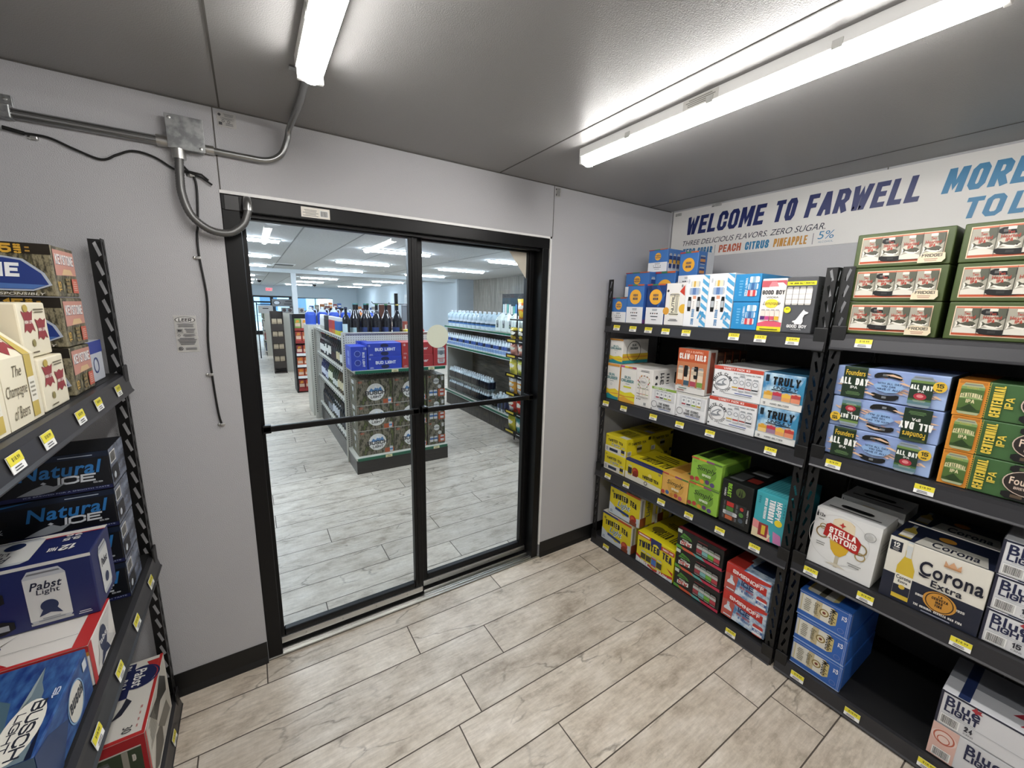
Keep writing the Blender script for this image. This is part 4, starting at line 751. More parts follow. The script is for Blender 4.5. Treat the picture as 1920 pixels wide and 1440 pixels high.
R('malt_carton', 'tall black carton with a green clawed emblem and red panels on the third shelf', BX, -.963, z3+.008, .163, .248, .34, '#121413', {'front': [('t', 'BEAST', .2, .62, .33, .93, '#8fc43a', {'rot': -90, 'b': .06}), ('t', 'HARD', .1, .62, .16, .8, '#d9d9d9', {'rot': -90}), ('c', .62, .8, .1, '#4a5a2c'), ('p', [(.56, .72), (.6, .88), (.62, .75)], '#1a1d18'), ('p', [(.63, .7), (.66, .88), (.69, .73)], '#1a1d18'), ('r', .1, .1, .86, .54, '#2a2c2b'), ('hcan', .14, .42, .6, .52, '#3a2224', [(.2, .7, '#b8342c')], '#55585a'), ('hcan', .14, .32, .6, .41, '#26301c', [(.2, .7, '#4a7a34')], '#55585a'), ('hcan', .14, .22, .6, .31, '#b8babb', [(.2, .7, '#8d9092')], '#c9cbcc'), ('hcan', .14, .12, .6, .21, '#4a2a20', [(.2, .7, '#b8603c')], '#55585a'), ('c', .73, .46, .04, '#b83a30'), ('c', .73, .33, .05, '#4a7a34'), ('c', .73, .2, .05, '#44505c'), ('t', 'VARIETY PACK', .9, .2, .95, .5, '#c9cbcc', {'rot': -90})], 'top': [('r', .1, .1, .5, .5, '#4a4c4d'), ('r', .55, .2, .9, .4, '#8a3028'), ('r', .3, .6, .8, .8, '#9a9c9d')]})
R('tea_bottle_carton', 'turquoise carton with large sideways white lettering at the right end of the third shelf', BX, -1.141, z3+.014, .148, .246, .36, '#3fa4ae', {'front': [('p', [(0, 0), (.62, 0), (.5, .3), (0, .38)], '#d98a8a'), ('p', [(0, 0), (.5, 0), (.6, .14), (0, .2)], '#d9c9a4'), ('r', .2, .06, .5, .34, '#8f2f34'), ('r', .3, .1, .42, .3, '#d8b83a'), ('p', [(.7, .02), (.95, .02), (.9, .22), (.66, .26)], '#c07aa8'), ('t', 'HAPPY', .66, .52, .82, .9, '#f2f4f4', {'rot': -90, 'b': .07}), ('t', 'THURSDAY', .44, .42, .62, .9, '#f2f4f4', {'rot': -90, 'b': .07}), ('t', 'SPIKED REFRESHER', .3, .45, .38, .9, '#f2f4f4', {'rot': -90}), ('c', .78, .46, .07, '#e3cf32'), ('lines', .1, .75, .18, .92, 4, '#2c7a84'), ('lines', .88, .6, .92, .92, 5, '#2c7a84')], 'top': [('r', .1+.1*i, .05, .14+.1*i, .95, '#5fb8c0') for i in range(8)], 'right': [('r', 0, 0, 1, 1, '#2f8f9a')]})
# --- corner rack, bottom shelf
def ttbig(): return [('p', [(0, 0), (1, 0), (1, .3), (.5, .12), (0, .4)], '#c9d4dc'), ('r', 0, .93, .3, 1, '#26306a'), ('r', .3, .93, .55, 1, '#3a3a70'), ('r', .55, .93, 1, 1, '#b8502c'), ('c', .1, .8, .05, '#8a8430'), ('c', .5, .74, .1, '#e6dc7a'), ('t', 'TWISTED TEA', .12, .56, .9, .74, '#1b1c2c', {'b': .06, 'cu': .06}), ('t', 'Light', .28, .3, .72, .58, '#e6eef4', {'b': .06, 'i': .3}), ('t', 'Light', .29, .32, .7, .56, '#3a78b0', {'i': .3, 'b': .01}), ('p', [(.22, .22), (.68, .17), (.68, .26), (.22, .31)], '#26407a'), ('lines', .04, .06, .14, .16, 2, '#5a6a8a')]+APP(.82, .2, .13)+[('r', .72, 0, .94, .12, '#7a3a22')]
TTS = [('r', 0, 0, 1, 1, '#dcd9d0'), ('r', .08, .1, .2, .9, '#8f8f90'), ('r', .3, .0, .8, .98, '#c9b92c'), ('t', 'Light', .4, .3, .7, .8, '#3a4a5a', {'rot': 90}), ('r', .05, .0, .4, .3, '#7a3a22')]
tl = R('tea_bottle_carton', 'yellow and white light tea carton, lower front one of the bottom shelf', BX, -.118, z4, .27, .216, .17, TY, {'front': ttbig(), 'right': TTS, 'top': [('r', 0, 0, 1, .3, '#dcd9d0'), ('lines', .1, .05, .9, .25, 3, '#8a8470')]}); dup(tl, (XF+.005, -.168, z4+.228), 'yellow and white light tea carton, upper front one of the bottom shelf')
dup(tl, (XF+.185, -.16, z4), 'yellow and white light tea carton behind the lower front one'); dup(tl, (XF+.19, -.17, z4+.22), 'yellow and white light tea carton behind the upper front one')
R('tea_party_pack', 'large yellow party pack with red stripes and printed cans on the bottom shelf', BX, -.444, z4, .286, .222, .4, '#dfd01f', {'front': [('p', [(0, 0), (1, 0), (1, .12), (.5, .02), (0, .22)], '#cfd6de'), ('p', [(0, .18), (0, .26), (.5, .06), (1, .18), (1, .1), (.5, 0)], '#b8342c'), ('p', [(.84, .35), (1, .2), (1, .3)], '#b8342c'), ('r', 0, .87, .38, .98, '#b8342c'), ('r', .04, .9, .34, .95, '#e8e2da'), ('r', .38, .78, .66, 1, '#26306a'), ('r', .66, .8, 1, .92, '#b8342c'), ('t', 'VARIETY PACK', .7, .83, .97, .89, '#f0e8e0'), ('c', .52, .74, .12, '#efdc3a'), ('t', 'TWISTED TEA', .06, .52, .95, .73, '#1b1c3c', {'b': .07, 'cu': .06})]+sum([[('can', .14+.15*i, .12, .27+.15*i, .46, c, [(.2, .75, c2)], '#c9c9c0')] for i, (c, c2) in enumerate((('#dccb24', '#3a3a20'), ('#dccb24', '#3a3a20'), ('#b8342c', '#3a6ab0'), ('#dccb24', '#3a3a20')))], [])+[('t', 'PARTY', .08, .04, .36, .14, '#f2f2f0', {'b': .06}), ('t', 'PACK', .62, .02, .88, .12, '#f2f2f0', {'b': .06})], 'top': [('t', 'TWISTED TEA', .2, .15, .85, .38, '#1b1c1c', {'b': .05}), ('c', .25, .3, .1, '#7a6a20'), ('lines', .2, .5, .8, .7, 4, '#6a6420'), ('c', .6, .8, .08, '#b8502c')]})
def dew(): return [('r', 0, .78, .1, .95, '#c9d2c4'), ('p', [(.06, .56), (.14, .84), (.3, .72), (.34, .6)], '#4f8a34'), ('t', 'HARD', .1, .62, .28, .72, '#1c2a18', {'b': .05, 'sl': -.06}), ('t', 'mtn', .12, .46, .26, .54, '#e6ece2', {'b': .04, 'i': .2}), ('p', [(.08, .22), (.34, .3), (.34, .5), (.08, .4)], '#e6e9e2'), ('t', 'DEW', .1, .26, .32, .44, '#b8302a', {'b': .08, 'i': .3}), ('p', [(0, 0), (.22, 0), (.1, .14), (0, .16)], '#5a9a3a'), ('p', [(.18, 0), (.5, 0), (.42, .12), (.1, .14)], '#c8573a'), ('p', [(.46, 0), (.68, 0), (.6, .12), (.38, .12)], '#5aa6a0'), ('p', [(.66, 0), (1, 0), (1, .14), (.58, .12)], '#b8304a'), ('lines', .44, .8, .7, .86, 1, '#8a2f34')]+sum([[('can', .45+.125*i, .2, .57+.125*i, .72, c, [(.2, .5, c2), (.55, .8, '#b8bab4')], '#8d9088')] for i, (c, c2) in enumerate((('#6a3a40', '#a03a44'), ('#4f6f70', '#7ab0b0'), ('#3f6a2c', '#6fae3f'), ('#6a3034', '#b8404a')))], [])
dw = R('hard_soda_pack', 'black can pack with green and red emblem, lowest of a stack of three', BX, -.742, z4+.004, .288, .128, .27, '#151616', {'front': dew(), 'top': [('r', 0, 0, 1, .1, '#8a2f34'), ('p', [(.2, .3), (.5, .7), (.8, .4)], '#31421f'), ('lines', .4, .5, .9, .9, 4, '#3a3c3a')]})
dup(dw, (XF, -.737, z4+.134), 'black can pack with green and red emblem, middle of a stack of three'); dup(dw, (XF, -.734, z4+.264), 'black can pack with green and red emblem, topmost of a stack of three')
ICE = mat('ice_blue_print', None, .4, build=b_noise2('#4f7fae', '#d3e0ea', 22))
def smir(): return [('p', [(0, 0), (.25, 0), (.3, .6), (0, 1)], '#b8564c'), ('p', [(0, .62), (0, 1), (1, 1), (.98, .9)], '#c0332b'), ('p', [(.1, .9), (.1, .68), (.92, .52), (.92, .78), (.55, .86)], '#b82a24'), ('t', 'SMIRNOFF', .16, .68, .86, .82, '#f2eae8', {'b': .06, 'sl': -.1}), ('t', 'ICE', .38, .42, .66, .6, '#1d2f5c', {'b': .06, 'sl': -.03}), ('t', 'RED WHITE', .36, .3, .66, .38, '#b8474a', {'b': .04, 'sl': -.03}), ('t', '& BERRY', .4, .18, .68, .26, '#3a62a0', {'b': .04, 'sl': -.03}), ('bot', .06, .06, .24, .6, '#d3dde4', '#b8564c', '#b9c4cc'), ('can', .74, .0, .96, .4, '#e2e8ec', [(.7, .86, '#c0332b'), (.3, .55, '#3a62a0')], '#c0332b'), ('t', 'ICE', .78, .14, .92, .2, '#f0f2f4')]
sm = R('malt_drink_pack', 'red, white and icy blue can pack, lower of two stacked', BX, -1.047, z4+.024, .228, .158, .3, ICE, {'front': smir(), 'top': [('p', [(0, 0), (.4, 0), (.3, 1), (0, 1)], '#b8382f'), ('p', [(.45, .2), (.9, .2), (.95, .8), (.5, .8)], '#26324a'), ('r', .3, .4, .44, .8, '#e2e8ec')]}); dup(sm, (XF, -1.045, z4+.184), 'red, white and icy blue can pack, upper of two stacked')

# ------------------------------------------------------------------ near right rack
FISH = [(0, .5), (.12, .66), (.3, .74), (.5, .7), (.68, .58), (.82, .56), (1, .74), (.96, .5), (1, .28), (.82, .46), (.6, .36), (.3, .3), (.1, .38)]
def trout():
    P = [('r', .06, .1, .93, .9, '#e2cdb0'), ('r', .07, .12, .92, .88, '#6d6f60'), ('r', .07, .84, .92, .88, '#c9694a'), ('r', .07, .12, .92, .18, '#b8502e')]
    for i in range(4):
        u = .075+.2135*i; w = .205
        P += [('r', u, .18, u+w, .84, '#a39f90'), ('p', [(u, .3), (u+w*.5, .36), (u+w, .28), (u+w, .18), (u, .18)], '#d6d2c6'), ('p', [(u+w*.05, .5), (u+w*.5, .66), (u+w*.75, .5), (u+w*.4, .4)], '#c9c4b4'), ('p', [(u+w*.6, .84), (u+w, .84), (u+w, .6), (u+w*.8, .5)], '#55584a'),
              ('p', [(u+w*(.95-.9*x), .2+.4*y) for x, y in FISH], '#e6e2d6'), ('p', [(u+w*(.93-.8*x), .24+.3*(y+.12)) for x, y in FISH], '#4a4a3c'), ('c', u+w*.8, .385, .018, '#1a1a1a'), ('r', u+w*.34, .76, u+w*.66, .83, '#e6dfd0'), ('t', 'Two', u+w*.36, .66, u+w*.62, .74, '#b0402e'), ('t', 'Hearted', u+w*.14, .56, u+w*.86, .65, '#b0402e', {'b': .03}), ('t', 'IPA', u+w*.34, .47, u+w*.62, .55, '#b0402e')]
        if i: P.append(('r', u-.004, .12, u-.001, .88, '#4a4a40'))
    return P+[('p', [(.7, .05), (.93, .05), (.96, .14), (.95, .3), (.76, .33), (.7, .2)], '#e0d2b4'), ('t', 'FRIDGE!', .735, .2, .925, .285, '#33302a', {'b': .04}), ('lines', .73, .08, .92, .17, 2, '#b0806a')]
OL = '#46552a'
HH = [('front', .29, .66, .6, .82, 0, [(.12, .3, '#5a5a58'), (.7, .84, '#4a4a48')]), ('front', .28, .19, .6, .33, -.04, [(.3, .5, '#2a2a2a')])]
tw = R('ale_can_pack', 'olive green can pack with trout pictures, bottom of the stack beside the rack post', BX, -1.376, y1, .276, .129, .4, OL, {'front': trout(), 'right': [('r', .04, .06, .96, .94, '#39471f')]}, handle=HH)
dup(tw, (XF, -1.374, y1+.131), 'olive green can pack with trout pictures, middle of the stack beside the rack post'); dup(tw, (XF, -1.372, y1+.262), 'olive green can pack with trout pictures, top of the stack beside the rack post')
for i, n in enumerate(('bottom', 'middle', 'top')): dup(tw, (XF, -1.671+.002*i, y1+.131*i), 'olive green can pack with trout pictures, %s of the stack nearest the camera' % n)
SKY = mat('sunset_sky_print', None, .4, build=b_noise2('#8599cc', '#a0b6de', 5))
cl_ = random.Random(11)
def allday():
    P = []
    for i in range(40):
        u, v, w = cl_.uniform(0, .9), cl_.uniform(.02, .92), cl_.uniform(.06, .14)
        P.append(('p', [(u, v), (min(1, u+w), max(0, v-.07)), (min(1, u+w*1.2), max(0, v-.05)), (min(1, u+w*.5), min(1, v+.03))], cl_.choice(('#d9b49a', '#e0bc9c', '#a9b4d8', '#c9a9a4'))))
    return P+[('r', .08, 0, .31, 1, '#1e3020'), ('r', .1, .93, .3, 1, '#3a4a32'), ('t', 'Founders', .1, .72, .29, .9, '#d8b53a', {'b': .03}), ('t', 'ALL DAY', .055, .42, .33, .64, '#f2f2ee', {'b': .08}), ('t', 'IPA', .165, .29, .235, .38, '#e6e6e0', {'b': .04}), ('lines', .12, .08, .28, .2, 3, '#6a8a5a'),
      ('p', [(.38, .5), (.44, .64), (.52, .7), (.6, .66), (.66, .5), (.6, .34), (.5, .3), (.42, .36)], '#8fb0d8'), ('t', 'WITH ALL DAY', .415, .56, .63, .62, '#2b3f66'), ('t', 'YOU CAN', .455, .47, .58, .53, '#2b3f66'), ('t', 'HAVE IT ALL!', .42, .38, .62, .44, '#2b3f66'),
      ('can', .7, .02, .89, .94, '#24382a', [(.08, .2, '#5f7f86'), (.78, .86, '#6f8a4a'), (.2, .26, '#4a6a3a')], '#8d9aa6'), ('t', 'ALL DAY', .705, .54, .885, .68, '#eef0ea', {'b': .07}), ('t', 'IPA', .77, .46, .82, .52, '#e0e0da'), ('c', .795, .34, .1, '#a83240', 1.4), ('c', .795, .35, .05, '#d98a8a', 1.5), ('lines', .73, .17, .86, .23, 2, '#a9b8a0'),
      ('c', .935, .68, .16, '#e0b83a', .9), ('t', '15', .905, .66, .965, .78, '#1f2f24', {'b': .06}), ('t', 'PACK', .912, .57, .957, .62, '#1f2f24')]
HD = [('front', .37, .7, .62, .86, .07, [(.3, .5, '#6a6f74'), (.56, .7, '#6a6f74')]), ('front', .37, .12, .62, .28, -.07, [(.4, .56, '#7d8286')])]
ad = R('session_ale_pack', 'sky blue can pack with sunset clouds and black lettering, bottom of three', BX, -1.383, y2+.002, .336, .127, .27, SKY, {'front': allday(), 'right': [('r', 0, 0, 1, 1, '#3a3a40')], 'top': [('r', .1, 0, .32, 1, '#1e3020')]}, handle=HD)
o = dup(ad, (XF, -1.383-.338, y2+.002+.129+.127), 'sky blue can pack with sunset clouds, upside down in the middle of three'); o.rotation_euler = (0, PI, RZ)
dup(ad, (XF, -1.383, y2+.002+.26), 'sky blue can pack with sunset clouds and black lettering, top of three')
CG = '#41643a'
def cent(): return [('r', 0, 0, .21, 1, '#d98f34'), ('r', .01, .9, .2, .98, '#b8742a')]+[('p', [(.205, .03+.06*i), (.222, .06+.06*i), (.205, .09+.06*i)], '#d98f34') for i in range(15)]+[('r', .222, .0, .224, 1, '#d8c24a'), ('can', .03, .06, .19, .93, '#4f6a34', [(.08, .18, '#3a5228'), (.8, .88, '#7d9a5a'), (.5, .54, '#8fa86a')], '#a9b08a'), ('t', 'CENTENNIAL', .035, .5, .185, .62, '#d9d2a4', {'b': .05, 'cu': .04}), ('t', 'IPA', .08, .38, .14, .48, '#d9d2a4', {'b': .05}), ('p', [(.05, .2), (.11, .36), (.17, .2), (.11, .14)], '#2b3f20'), ('t', 'Founders', .07, .78, .15, .84, '#c9b45a', {'b': 0}),
    ('t', 'CENTENNIAL', .25, .1, .32, .94, '#dcc24a', {'rot': 90, 'b': .03}), ('t', 'IPA', .335, .36, .39, .66, '#dcc24a', {'rot': 90, 'b': .03}), ('c', .6, .52, .34, '#c9b4a4', 1.35), ('c', .6, .52, .32, '#2b2422', 1.36), ('t', 'Founders', .475, .46, .725, .66, '#e0c9b4', {'b': .05}), ('t', 'BREWING CO', .51, .34, .69, .41, '#c9b4a4'), ('p', [(.86, .1), (1, .3), (1, .9), (.9, .7)], '#2f4a2a')]
HC_ = [('front', .46, .76, .74, .96, .03, [(.2, .4, '#4a5a3a'), (.5, .7, '#3f4f30')]), ('front', .44, .06, .74, .26, -.03, [(.2, .45, '#5a4a3a'), (.55, .8, '#6a6a4a')])]
ce = R('ale_can_pack', 'green and orange can pack with sideways yellow lettering, bottom of three', BX, -1.74, y2+.001, .345, .127, .27, CG, {'front': cent(), 'top': [('r', 0, 0, .21, 1, '#b8742a')]}, handle=HC_)
dup(ce, (XF, -1.74, y2+.13), 'green and orange can pack with sideways yellow lettering, middle of three'); dup(ce, (XF, -1.737, y2+.259), 'green and orange can pack with sideways yellow lettering, top of three')
STELLA = [('ring', .42, .55, .42, .01, '#cfcfcc'), ('p', [(.3, .88), (.38, .93), (.54, .93), (.62, .88), (.66, .6), (.58, .38), (.5, .28), (.42, .28), (.34, .38), (.27, .6)], '#cfae6a'), ('p', [(.29, .86), (.38, .93), (.54, .93), (.63, .86), (.645, .72), (.28, .72)], '#e0d2b4'), ('p', [(.3, .5), (.62, .5), (.58, .36), (.5, .28), (.42, .28), (.34, .36)], '#d0a62c'), ('r', .43, .08, .49, .28, '#b8b09a'), ('p', [(.3, .1), (.62, .1), (.5, .14), (.42, .14)], '#c9c2b0'), ('ring', .17, .6, .1, .018, '#8a7448'), ('ring', .75, .54, .1, .018, '#8a7448'), ('ring', .78, .42, .07, .015, '#a08a54'), ('ring', .16, .7, .05, .012, '#a08a54'),
    ('p', [(.2, .76), (.26, .8), (.68, .72), (.76, .64), (.74, .44), (.66, .44), (.3, .54), (.18, .56)], '#a8231f'), ('t', 'STELLA', .26, .63, .68, .73, '#f2ebe4', {'b': .05, 'sl': -.03}), ('t', 'ARTOIS', .25, .51, .71, .61, '#f2ebe4', {'b': .05, 'sl': -.05}), ('p', [(.44, .88), (.46, .84), (.5, .83), (.46, .81), (.45, .77), (.43, .81), (.39, .82), (.43, .84)], '#b8302a'), ('t', '12x', .07, .86, .16, .92, '#2b2b2c', {'b': .03}), ('bot', .02, .85, .05, .95, '#2b2b2c', '#2b2b2c', '#2b2b2c'), ('ring', .86, .8, .075, .008, '#8d8d8a'), ('c', .86, .8, .04, '#b9b9b6'), ('lines', .08, .36, .26, .43, 2, '#8d8d8a'), ('lines', .6, .2, .86, .27, 2, '#8d8d8a'), ('lines', .06, .8, .16, .83, 1, '#6a6a68')]
st = R('lager_bottle_carton', 'white bottle carton with a red banner across a beer glass', BX, -1.392, y3, .232, .26, .24, '#dcdcda', {'front': STELLA, 'right': [('lines', .2, .5, .7, .7, 3, '#b4b4b2')], 'top': [('r', .1, .3, .9, .36, '#4a4a4a')]}, lean=.025, handle=[('top', .25, .42, .75, .6, 0, [])])
dup(st, (XF+.255, -1.4, y3), 'white bottle carton in the row behind the one with the beer glass')
COR = [('r', 0, 0, 1, .42, '#1b2133'), ('r', .02, .78, .15, .94, '#1b2133'), ('t', '12', .05, .84, .12, .92, '#e8e6df', {'b': .04}), ('lines', .04, .79, .13, .83, 2, '#b9b8b2'), ('bot', .135, .05, .32, 1.0, '#d2b437', '#e6e2d4', '#c9d0d2'), ('p', [(.2, .74), (.26, .74), (.255, .97), (.2, .97)], '#cfd3d2'), ('r', .2, .93, .258, .975, '#e6e2d4'), ('r', .137, .12, .318, .27, '#1b2133'), ('t', 'Corona', .15, .37, .31, .43, '#1b2133', {'b': .04}), ('t', 'Extra', .18, .315, .28, .355, '#1b2133'), ('c', .23, .25, .035, '#d0b040'),
    ('t', 'Corona', .36, .58, .97, .8, '#15192a', {'b': .06}), ('p', [(.36, .6), (.4, .58), (.48, .56), (.42, .54), (.37, .56)], '#15192a'), ('t', 'Extra', .5, .45, .8, .555, '#15192a', {'b': .04}), ('p', [(.58, .83), (.585, .92), (.62, .86), (.66, .93), (.7, .86), (.735, .92), (.74, .83)], '#d0a27c'), ('r', .58, .825, .74, .845, '#b8865a'), ('c', .62, .26, .155, '#c98f38', 1.1), ('ring', .62, .26, .145, .012, '#3a2a1a'), ('t', 'LA', .6, .335, .64, .37, '#3a2a1a'), ('t', 'CERVEZA', .54, .285, .7, .325, '#3a2a1a'), ('t', 'MAS', .585, .235, .655, .275, '#3a2a1a'), ('t', 'FINA', .585, .185, .655, .225, '#3a2a1a'), ('t', 'SINCE', .38, .24, .46, .275, '#d8d6d0'), ('t', '1925', .78, .25, .86, .285, '#d8d6d0'), ('t', 'THE ORIGINAL CERVEZA MAS FINA', .38, .08, .86, .115, '#d8d6d0'), ('lines', .42, .02, .8, .06, 1, '#8d90a0')]
co = R('lager_bottle_carton', 'large cream and navy bottle carton with a yellow bottle picture', BX, -1.653, y3, .272, .262, .2, '#e3dfd3', {'front': COR, 'right': [('r', 0, 0, 1, .42, '#1b2133')], 'top': [('r', 0, .0, 1, 1, '#20263a'), ('p', [(.25, .02), (.95, .02), (.9, .5), (.3, .5)], '#b9b6ac'), ('t', 'Corona', .4, .12, .86, .4, '#15192a', {'b': .05}), ('c', .5, .66, .12, '#b9812f'), ('bot', .06, .1, .2, .9, '#a8943a', '#c9c6ba', '#9aa0a2')]})
dup(co, (XF+.215, -1.655, y3), 'large cream and navy bottle carton in the row behind the yellow bottle picture')
def blue(n): return [('r', .012, .94, .99, .99, '#22263a'), ('r', 0, 0, .018, 1, '#26283a'), ('t', 'Blue', .04, .62, .25, .9, '#1c2346', {'b': .05}), ('t', 'LIGHT', .04, .44, .25, .62, '#1c2346', {'b': .05}), ('p', [(.19, .86), (.205, .92), (.215, .98), (.225, .92), (.25, .94), (.245, .88), (.26, .84), (.23, .83), (.22, .79), (.21, .83)], '#a8323c'), ('lines', .05, .4, .26, .42, 1, '#8d9096'), ('r', .03, .36, .98, .37, '#a9acb0'), ('bar', .03, .06, .15, .33), ('t', n, .18, .18, .23, .33, '#2b2d38'), ('t', 'CANS', .18, .09, .24, .14, '#2b2d38', {'b': 0}), ('p', [(.5, .2), (.75, .5), (.95, .9), (.98, .4), (.98, .05), (.55, .05)], '#c9ccd2')]
bl = R('light_beer_pack', 'white can pack with navy lettering and red maple leaf, bottom of the upper stack', BX, -1.93, y3+.002, .4, .128, .27, '#dcdddf', {'front': blue('15'), 'left': [('r', 0, 0, 1, 1, '#b9bcc2')], 'top': [('r', .12, 0, .2, 1, '#26345c')]})
dup(bl, (XF, -1.929, y3+.133), 'white can pack with navy lettering and red maple leaf, middle of the upper stack'); dup(bl, (XF, -1.926, y3+.264), 'white can pack with navy lettering and red maple leaf, top of the upper stack')
MD = [('r', 0, .0, 1, .04, '#9fb4d8'), ('hcan', .02, .2, .76, .86, '#d9d6ca', [(.44, .6, '#c2b48f'), (.0, .06, '#c9c9c2')], '#c9b87a'), ('t', 'Modelo', .62, .26, .74, .82, '#22201d', {'rot': -90, 'b': .04}), ('c', .52, .53, .14, '#8f7a44'), ('c', .52, .53, .1, '#d9cfae'), ('c', .52, .53, .05, '#7a3a2a'), ('ts', 'Especial', .3, .3, .42, .76, '#55503f', {'rot': -90, 'b': 0, 'i': .3}), ('lines', .12, .28, .26, .78, 7, '#8f8a78'), ('t', '12', .84, .62, .93, .8, '#e8ecf4', {'rot': -90, 'b': .04}), ('r', .95, 0, .955, 1, '#b9c6e0'), ('r', .975, 0, .98, 1, '#b9c6e0'), ('ring', .86, .22, .09, .012, '#7a86b8'), ('r', 0, .94, 1, .95, '#b9c6e0')]
md = R('lager_can_pack', 'royal blue can pack with a sideways gold and white can, bottom of three', BX, -1.398, y4, .2, .131, .4, '#2f62b2', {'front': MD, 'right': [('r', .3, .1, .95, .9, '#2a57a2'), ('r', .01, 0, .02, 1, '#b9c6e0')], 'top': [('hcan', .1, .04, .7, .3, '#c9c6ba', [(.4, .6, '#5a5446')], '#c9b87a')]})
dup(md, (XF, -1.396, y4+.133), 'royal blue can pack with a sideways gold and white can, middle of three'); dup(md, (XF, -1.391, y4+.266), 'royal blue can pack with a sideways gold and white can, top of three')
B2 = blue('24'); LEAF = [(.45, .1), (.5, .3), (.4, .28), (.46, .45), (.52, .42), (.55, .62), (.6, .42), (.66, .45), (.7, .28), (.62, .3), (.66, .12), (.57, .18)]
bq = R('light_beer_pack', 'big white can pack with a pale red emblem at its corner, lower one', BX, -1.882, y4+.004, .41, .143, .27, '#d2d3d6', {'front': [('r', 0, .0, .17, 1, '#d9b4a8'), ('c', .085, .66, .2, '#e0c9c0', 1.2), ('ring', .085, .66, .2, .03, '#b8604a'), ('ring', .085, .6, .12, .02, '#b8604a')]+[(q[0],)+tuple((.18+x if isinstance(x, float) and j in (1, 3) else x) for j, x in enumerate(q[1:])) if q[0] in ('t', 'bar') else q for q in B2 if q[0] in ('t',)]+[('bar', .03, .04, .15, .3)], 'top': [('r', 0, 0, 1, 1, '#b4b5b8')]}, handle=[('front', .66, .5, .9, .68, 0, [(.2, .5, '#8d8f92')])])
bt = R('light_beer_pack', 'big white can pack with maple leaf on its top, uppermost on the near rack floor', BX, -1.882, y4+.15, .41, .143, .27, '#d8d9dc', {'front': [q for q in B2 if q[0] != 'p' or q[2] != '#c9ccd2'], 'top': [('r', 0, .4, 1, 1, '#8d8f94'), ('r', .1, 0, .17, 1, '#26345c'), ('t', 'ONE', .45, .3, .9, .6, '#26283a', {'b': .06}), ('p', [(x, y*.9) for x, y in LEAF], '#a83240')]}, handle=[('front', .66, .5, .9, .68, 0, [(.2, .5, '#8d8f92')])])

# ------------------------------------------------------------------ left rack
CAMO = mat('hunting_camouflage_print', None, .45, build=b_camo(['#17130c', '#4a4230', '#8a8268', '#241f15', '#6f6a48', '#9a927a'], 30))
KF = [('p', [(.06, .93), (.96, .93), (.96, .45), (.06, .42)], '#c98f80'), ('t', 'KEYSTONE', .12, .64, .9, .84, '#23305f', {'b': .09}), ('t', 'KEYSTONE', .12, .65, .9, .85, '#f0ecea', {'b': .03}), ('p', [(.3, .44), (.8, .46), (.72, .56), (.4, .56)], '#d9b98a'), ('t', '15', .06, .1, .18, .3, '#c9a24a', {'rot': 90}), ('r', .68, .08, .94, .38, '#c9604a'), ('lines', .7, .12, .92, .34, 5, '#e0b4a4'), ('t', 'CANS', .4, .08, .58, .38, '#8f7a4a', {'rot': 90})]
KL = [('r', 0, .8, 1, 1, '#1c160e'), ('t', '15', .76, .8, .84, .97, '#d0a23a', {'b': .09}), ('t', 'CANS', .85, .8, .88, .97, '#d0a23a', {'b': .05, 'rot': 90}), ('lines', .89, .82, .92, .95, 2, '#a8823a'), ('p', [(.3, .1), (.9, .1), (.985, .22), (.96, .45), (.88, .7), (.8, .74), (.3, .74)], '#aeb6c4'), ('p', [(.3, .13), (.9, .13), (.97, .23), (.945, .44), (.87, .67), (.8, .71), (.3, .71)], '#23397f'), ('p', [(.3, .14), (.9, .14), (.96, .22), (.5, .26), (.3, .3)], '#4a6fb0'), ('t', 'KEYSTONE', .3, .36, .86, .62, '#eef0f4', {'b': .08, 'i': .12}), ('t', 'HUNT RESPONSIBLY', .6, .02, .95, .07, '#d9d6cc', {'b': .02, 'i': .2})]
ks = LF('light_beer_pack', 'camouflage can pack with a blue badge, bottom of three against the end post', BX, -.487, l1, .165, .132, .42, CAMO, {'front': KF, 'left': KL})
dup(ks, (-.361, -.485, l1+.135), 'camouflage can pack with a blue badge, middle of three against the end post'); dup(ks, (-.36, -.497, l1+.27), 'camouflage can pack with a blue badge, top of three against the end post')
LF('light_beer_pack', 'small blue and white can pack between the camouflage stack and the end post', BX, -.31, l1, .16, .13, .3, '#c9ced8', {'front': [('r', 0, .7, 1, 1, '#2b3f9a'), ('ring', .5, .4, .2, .04, '#3a4a8a')], 'left': [('r', 0, .7, 1, 1, '#2b3f9a')]}, x=-.375)
CRM = '#e4dcc4'
BOW = lambda u, v, a, b: ('p', [(u-a, v+b), (u-a*.5, v+b*.8), (u, v+b*1.05), (u+a*.5, v+b*.8), (u+a, v+b), (u+a*.62, v), (u+a*.95, v-b), (u+a*.5, v-b*.75), (u, v-b*1.1), (u-a*.5, v-b*.75), (u-a*.95, v-b), (u-a*.62, v)], '#8f2f34')
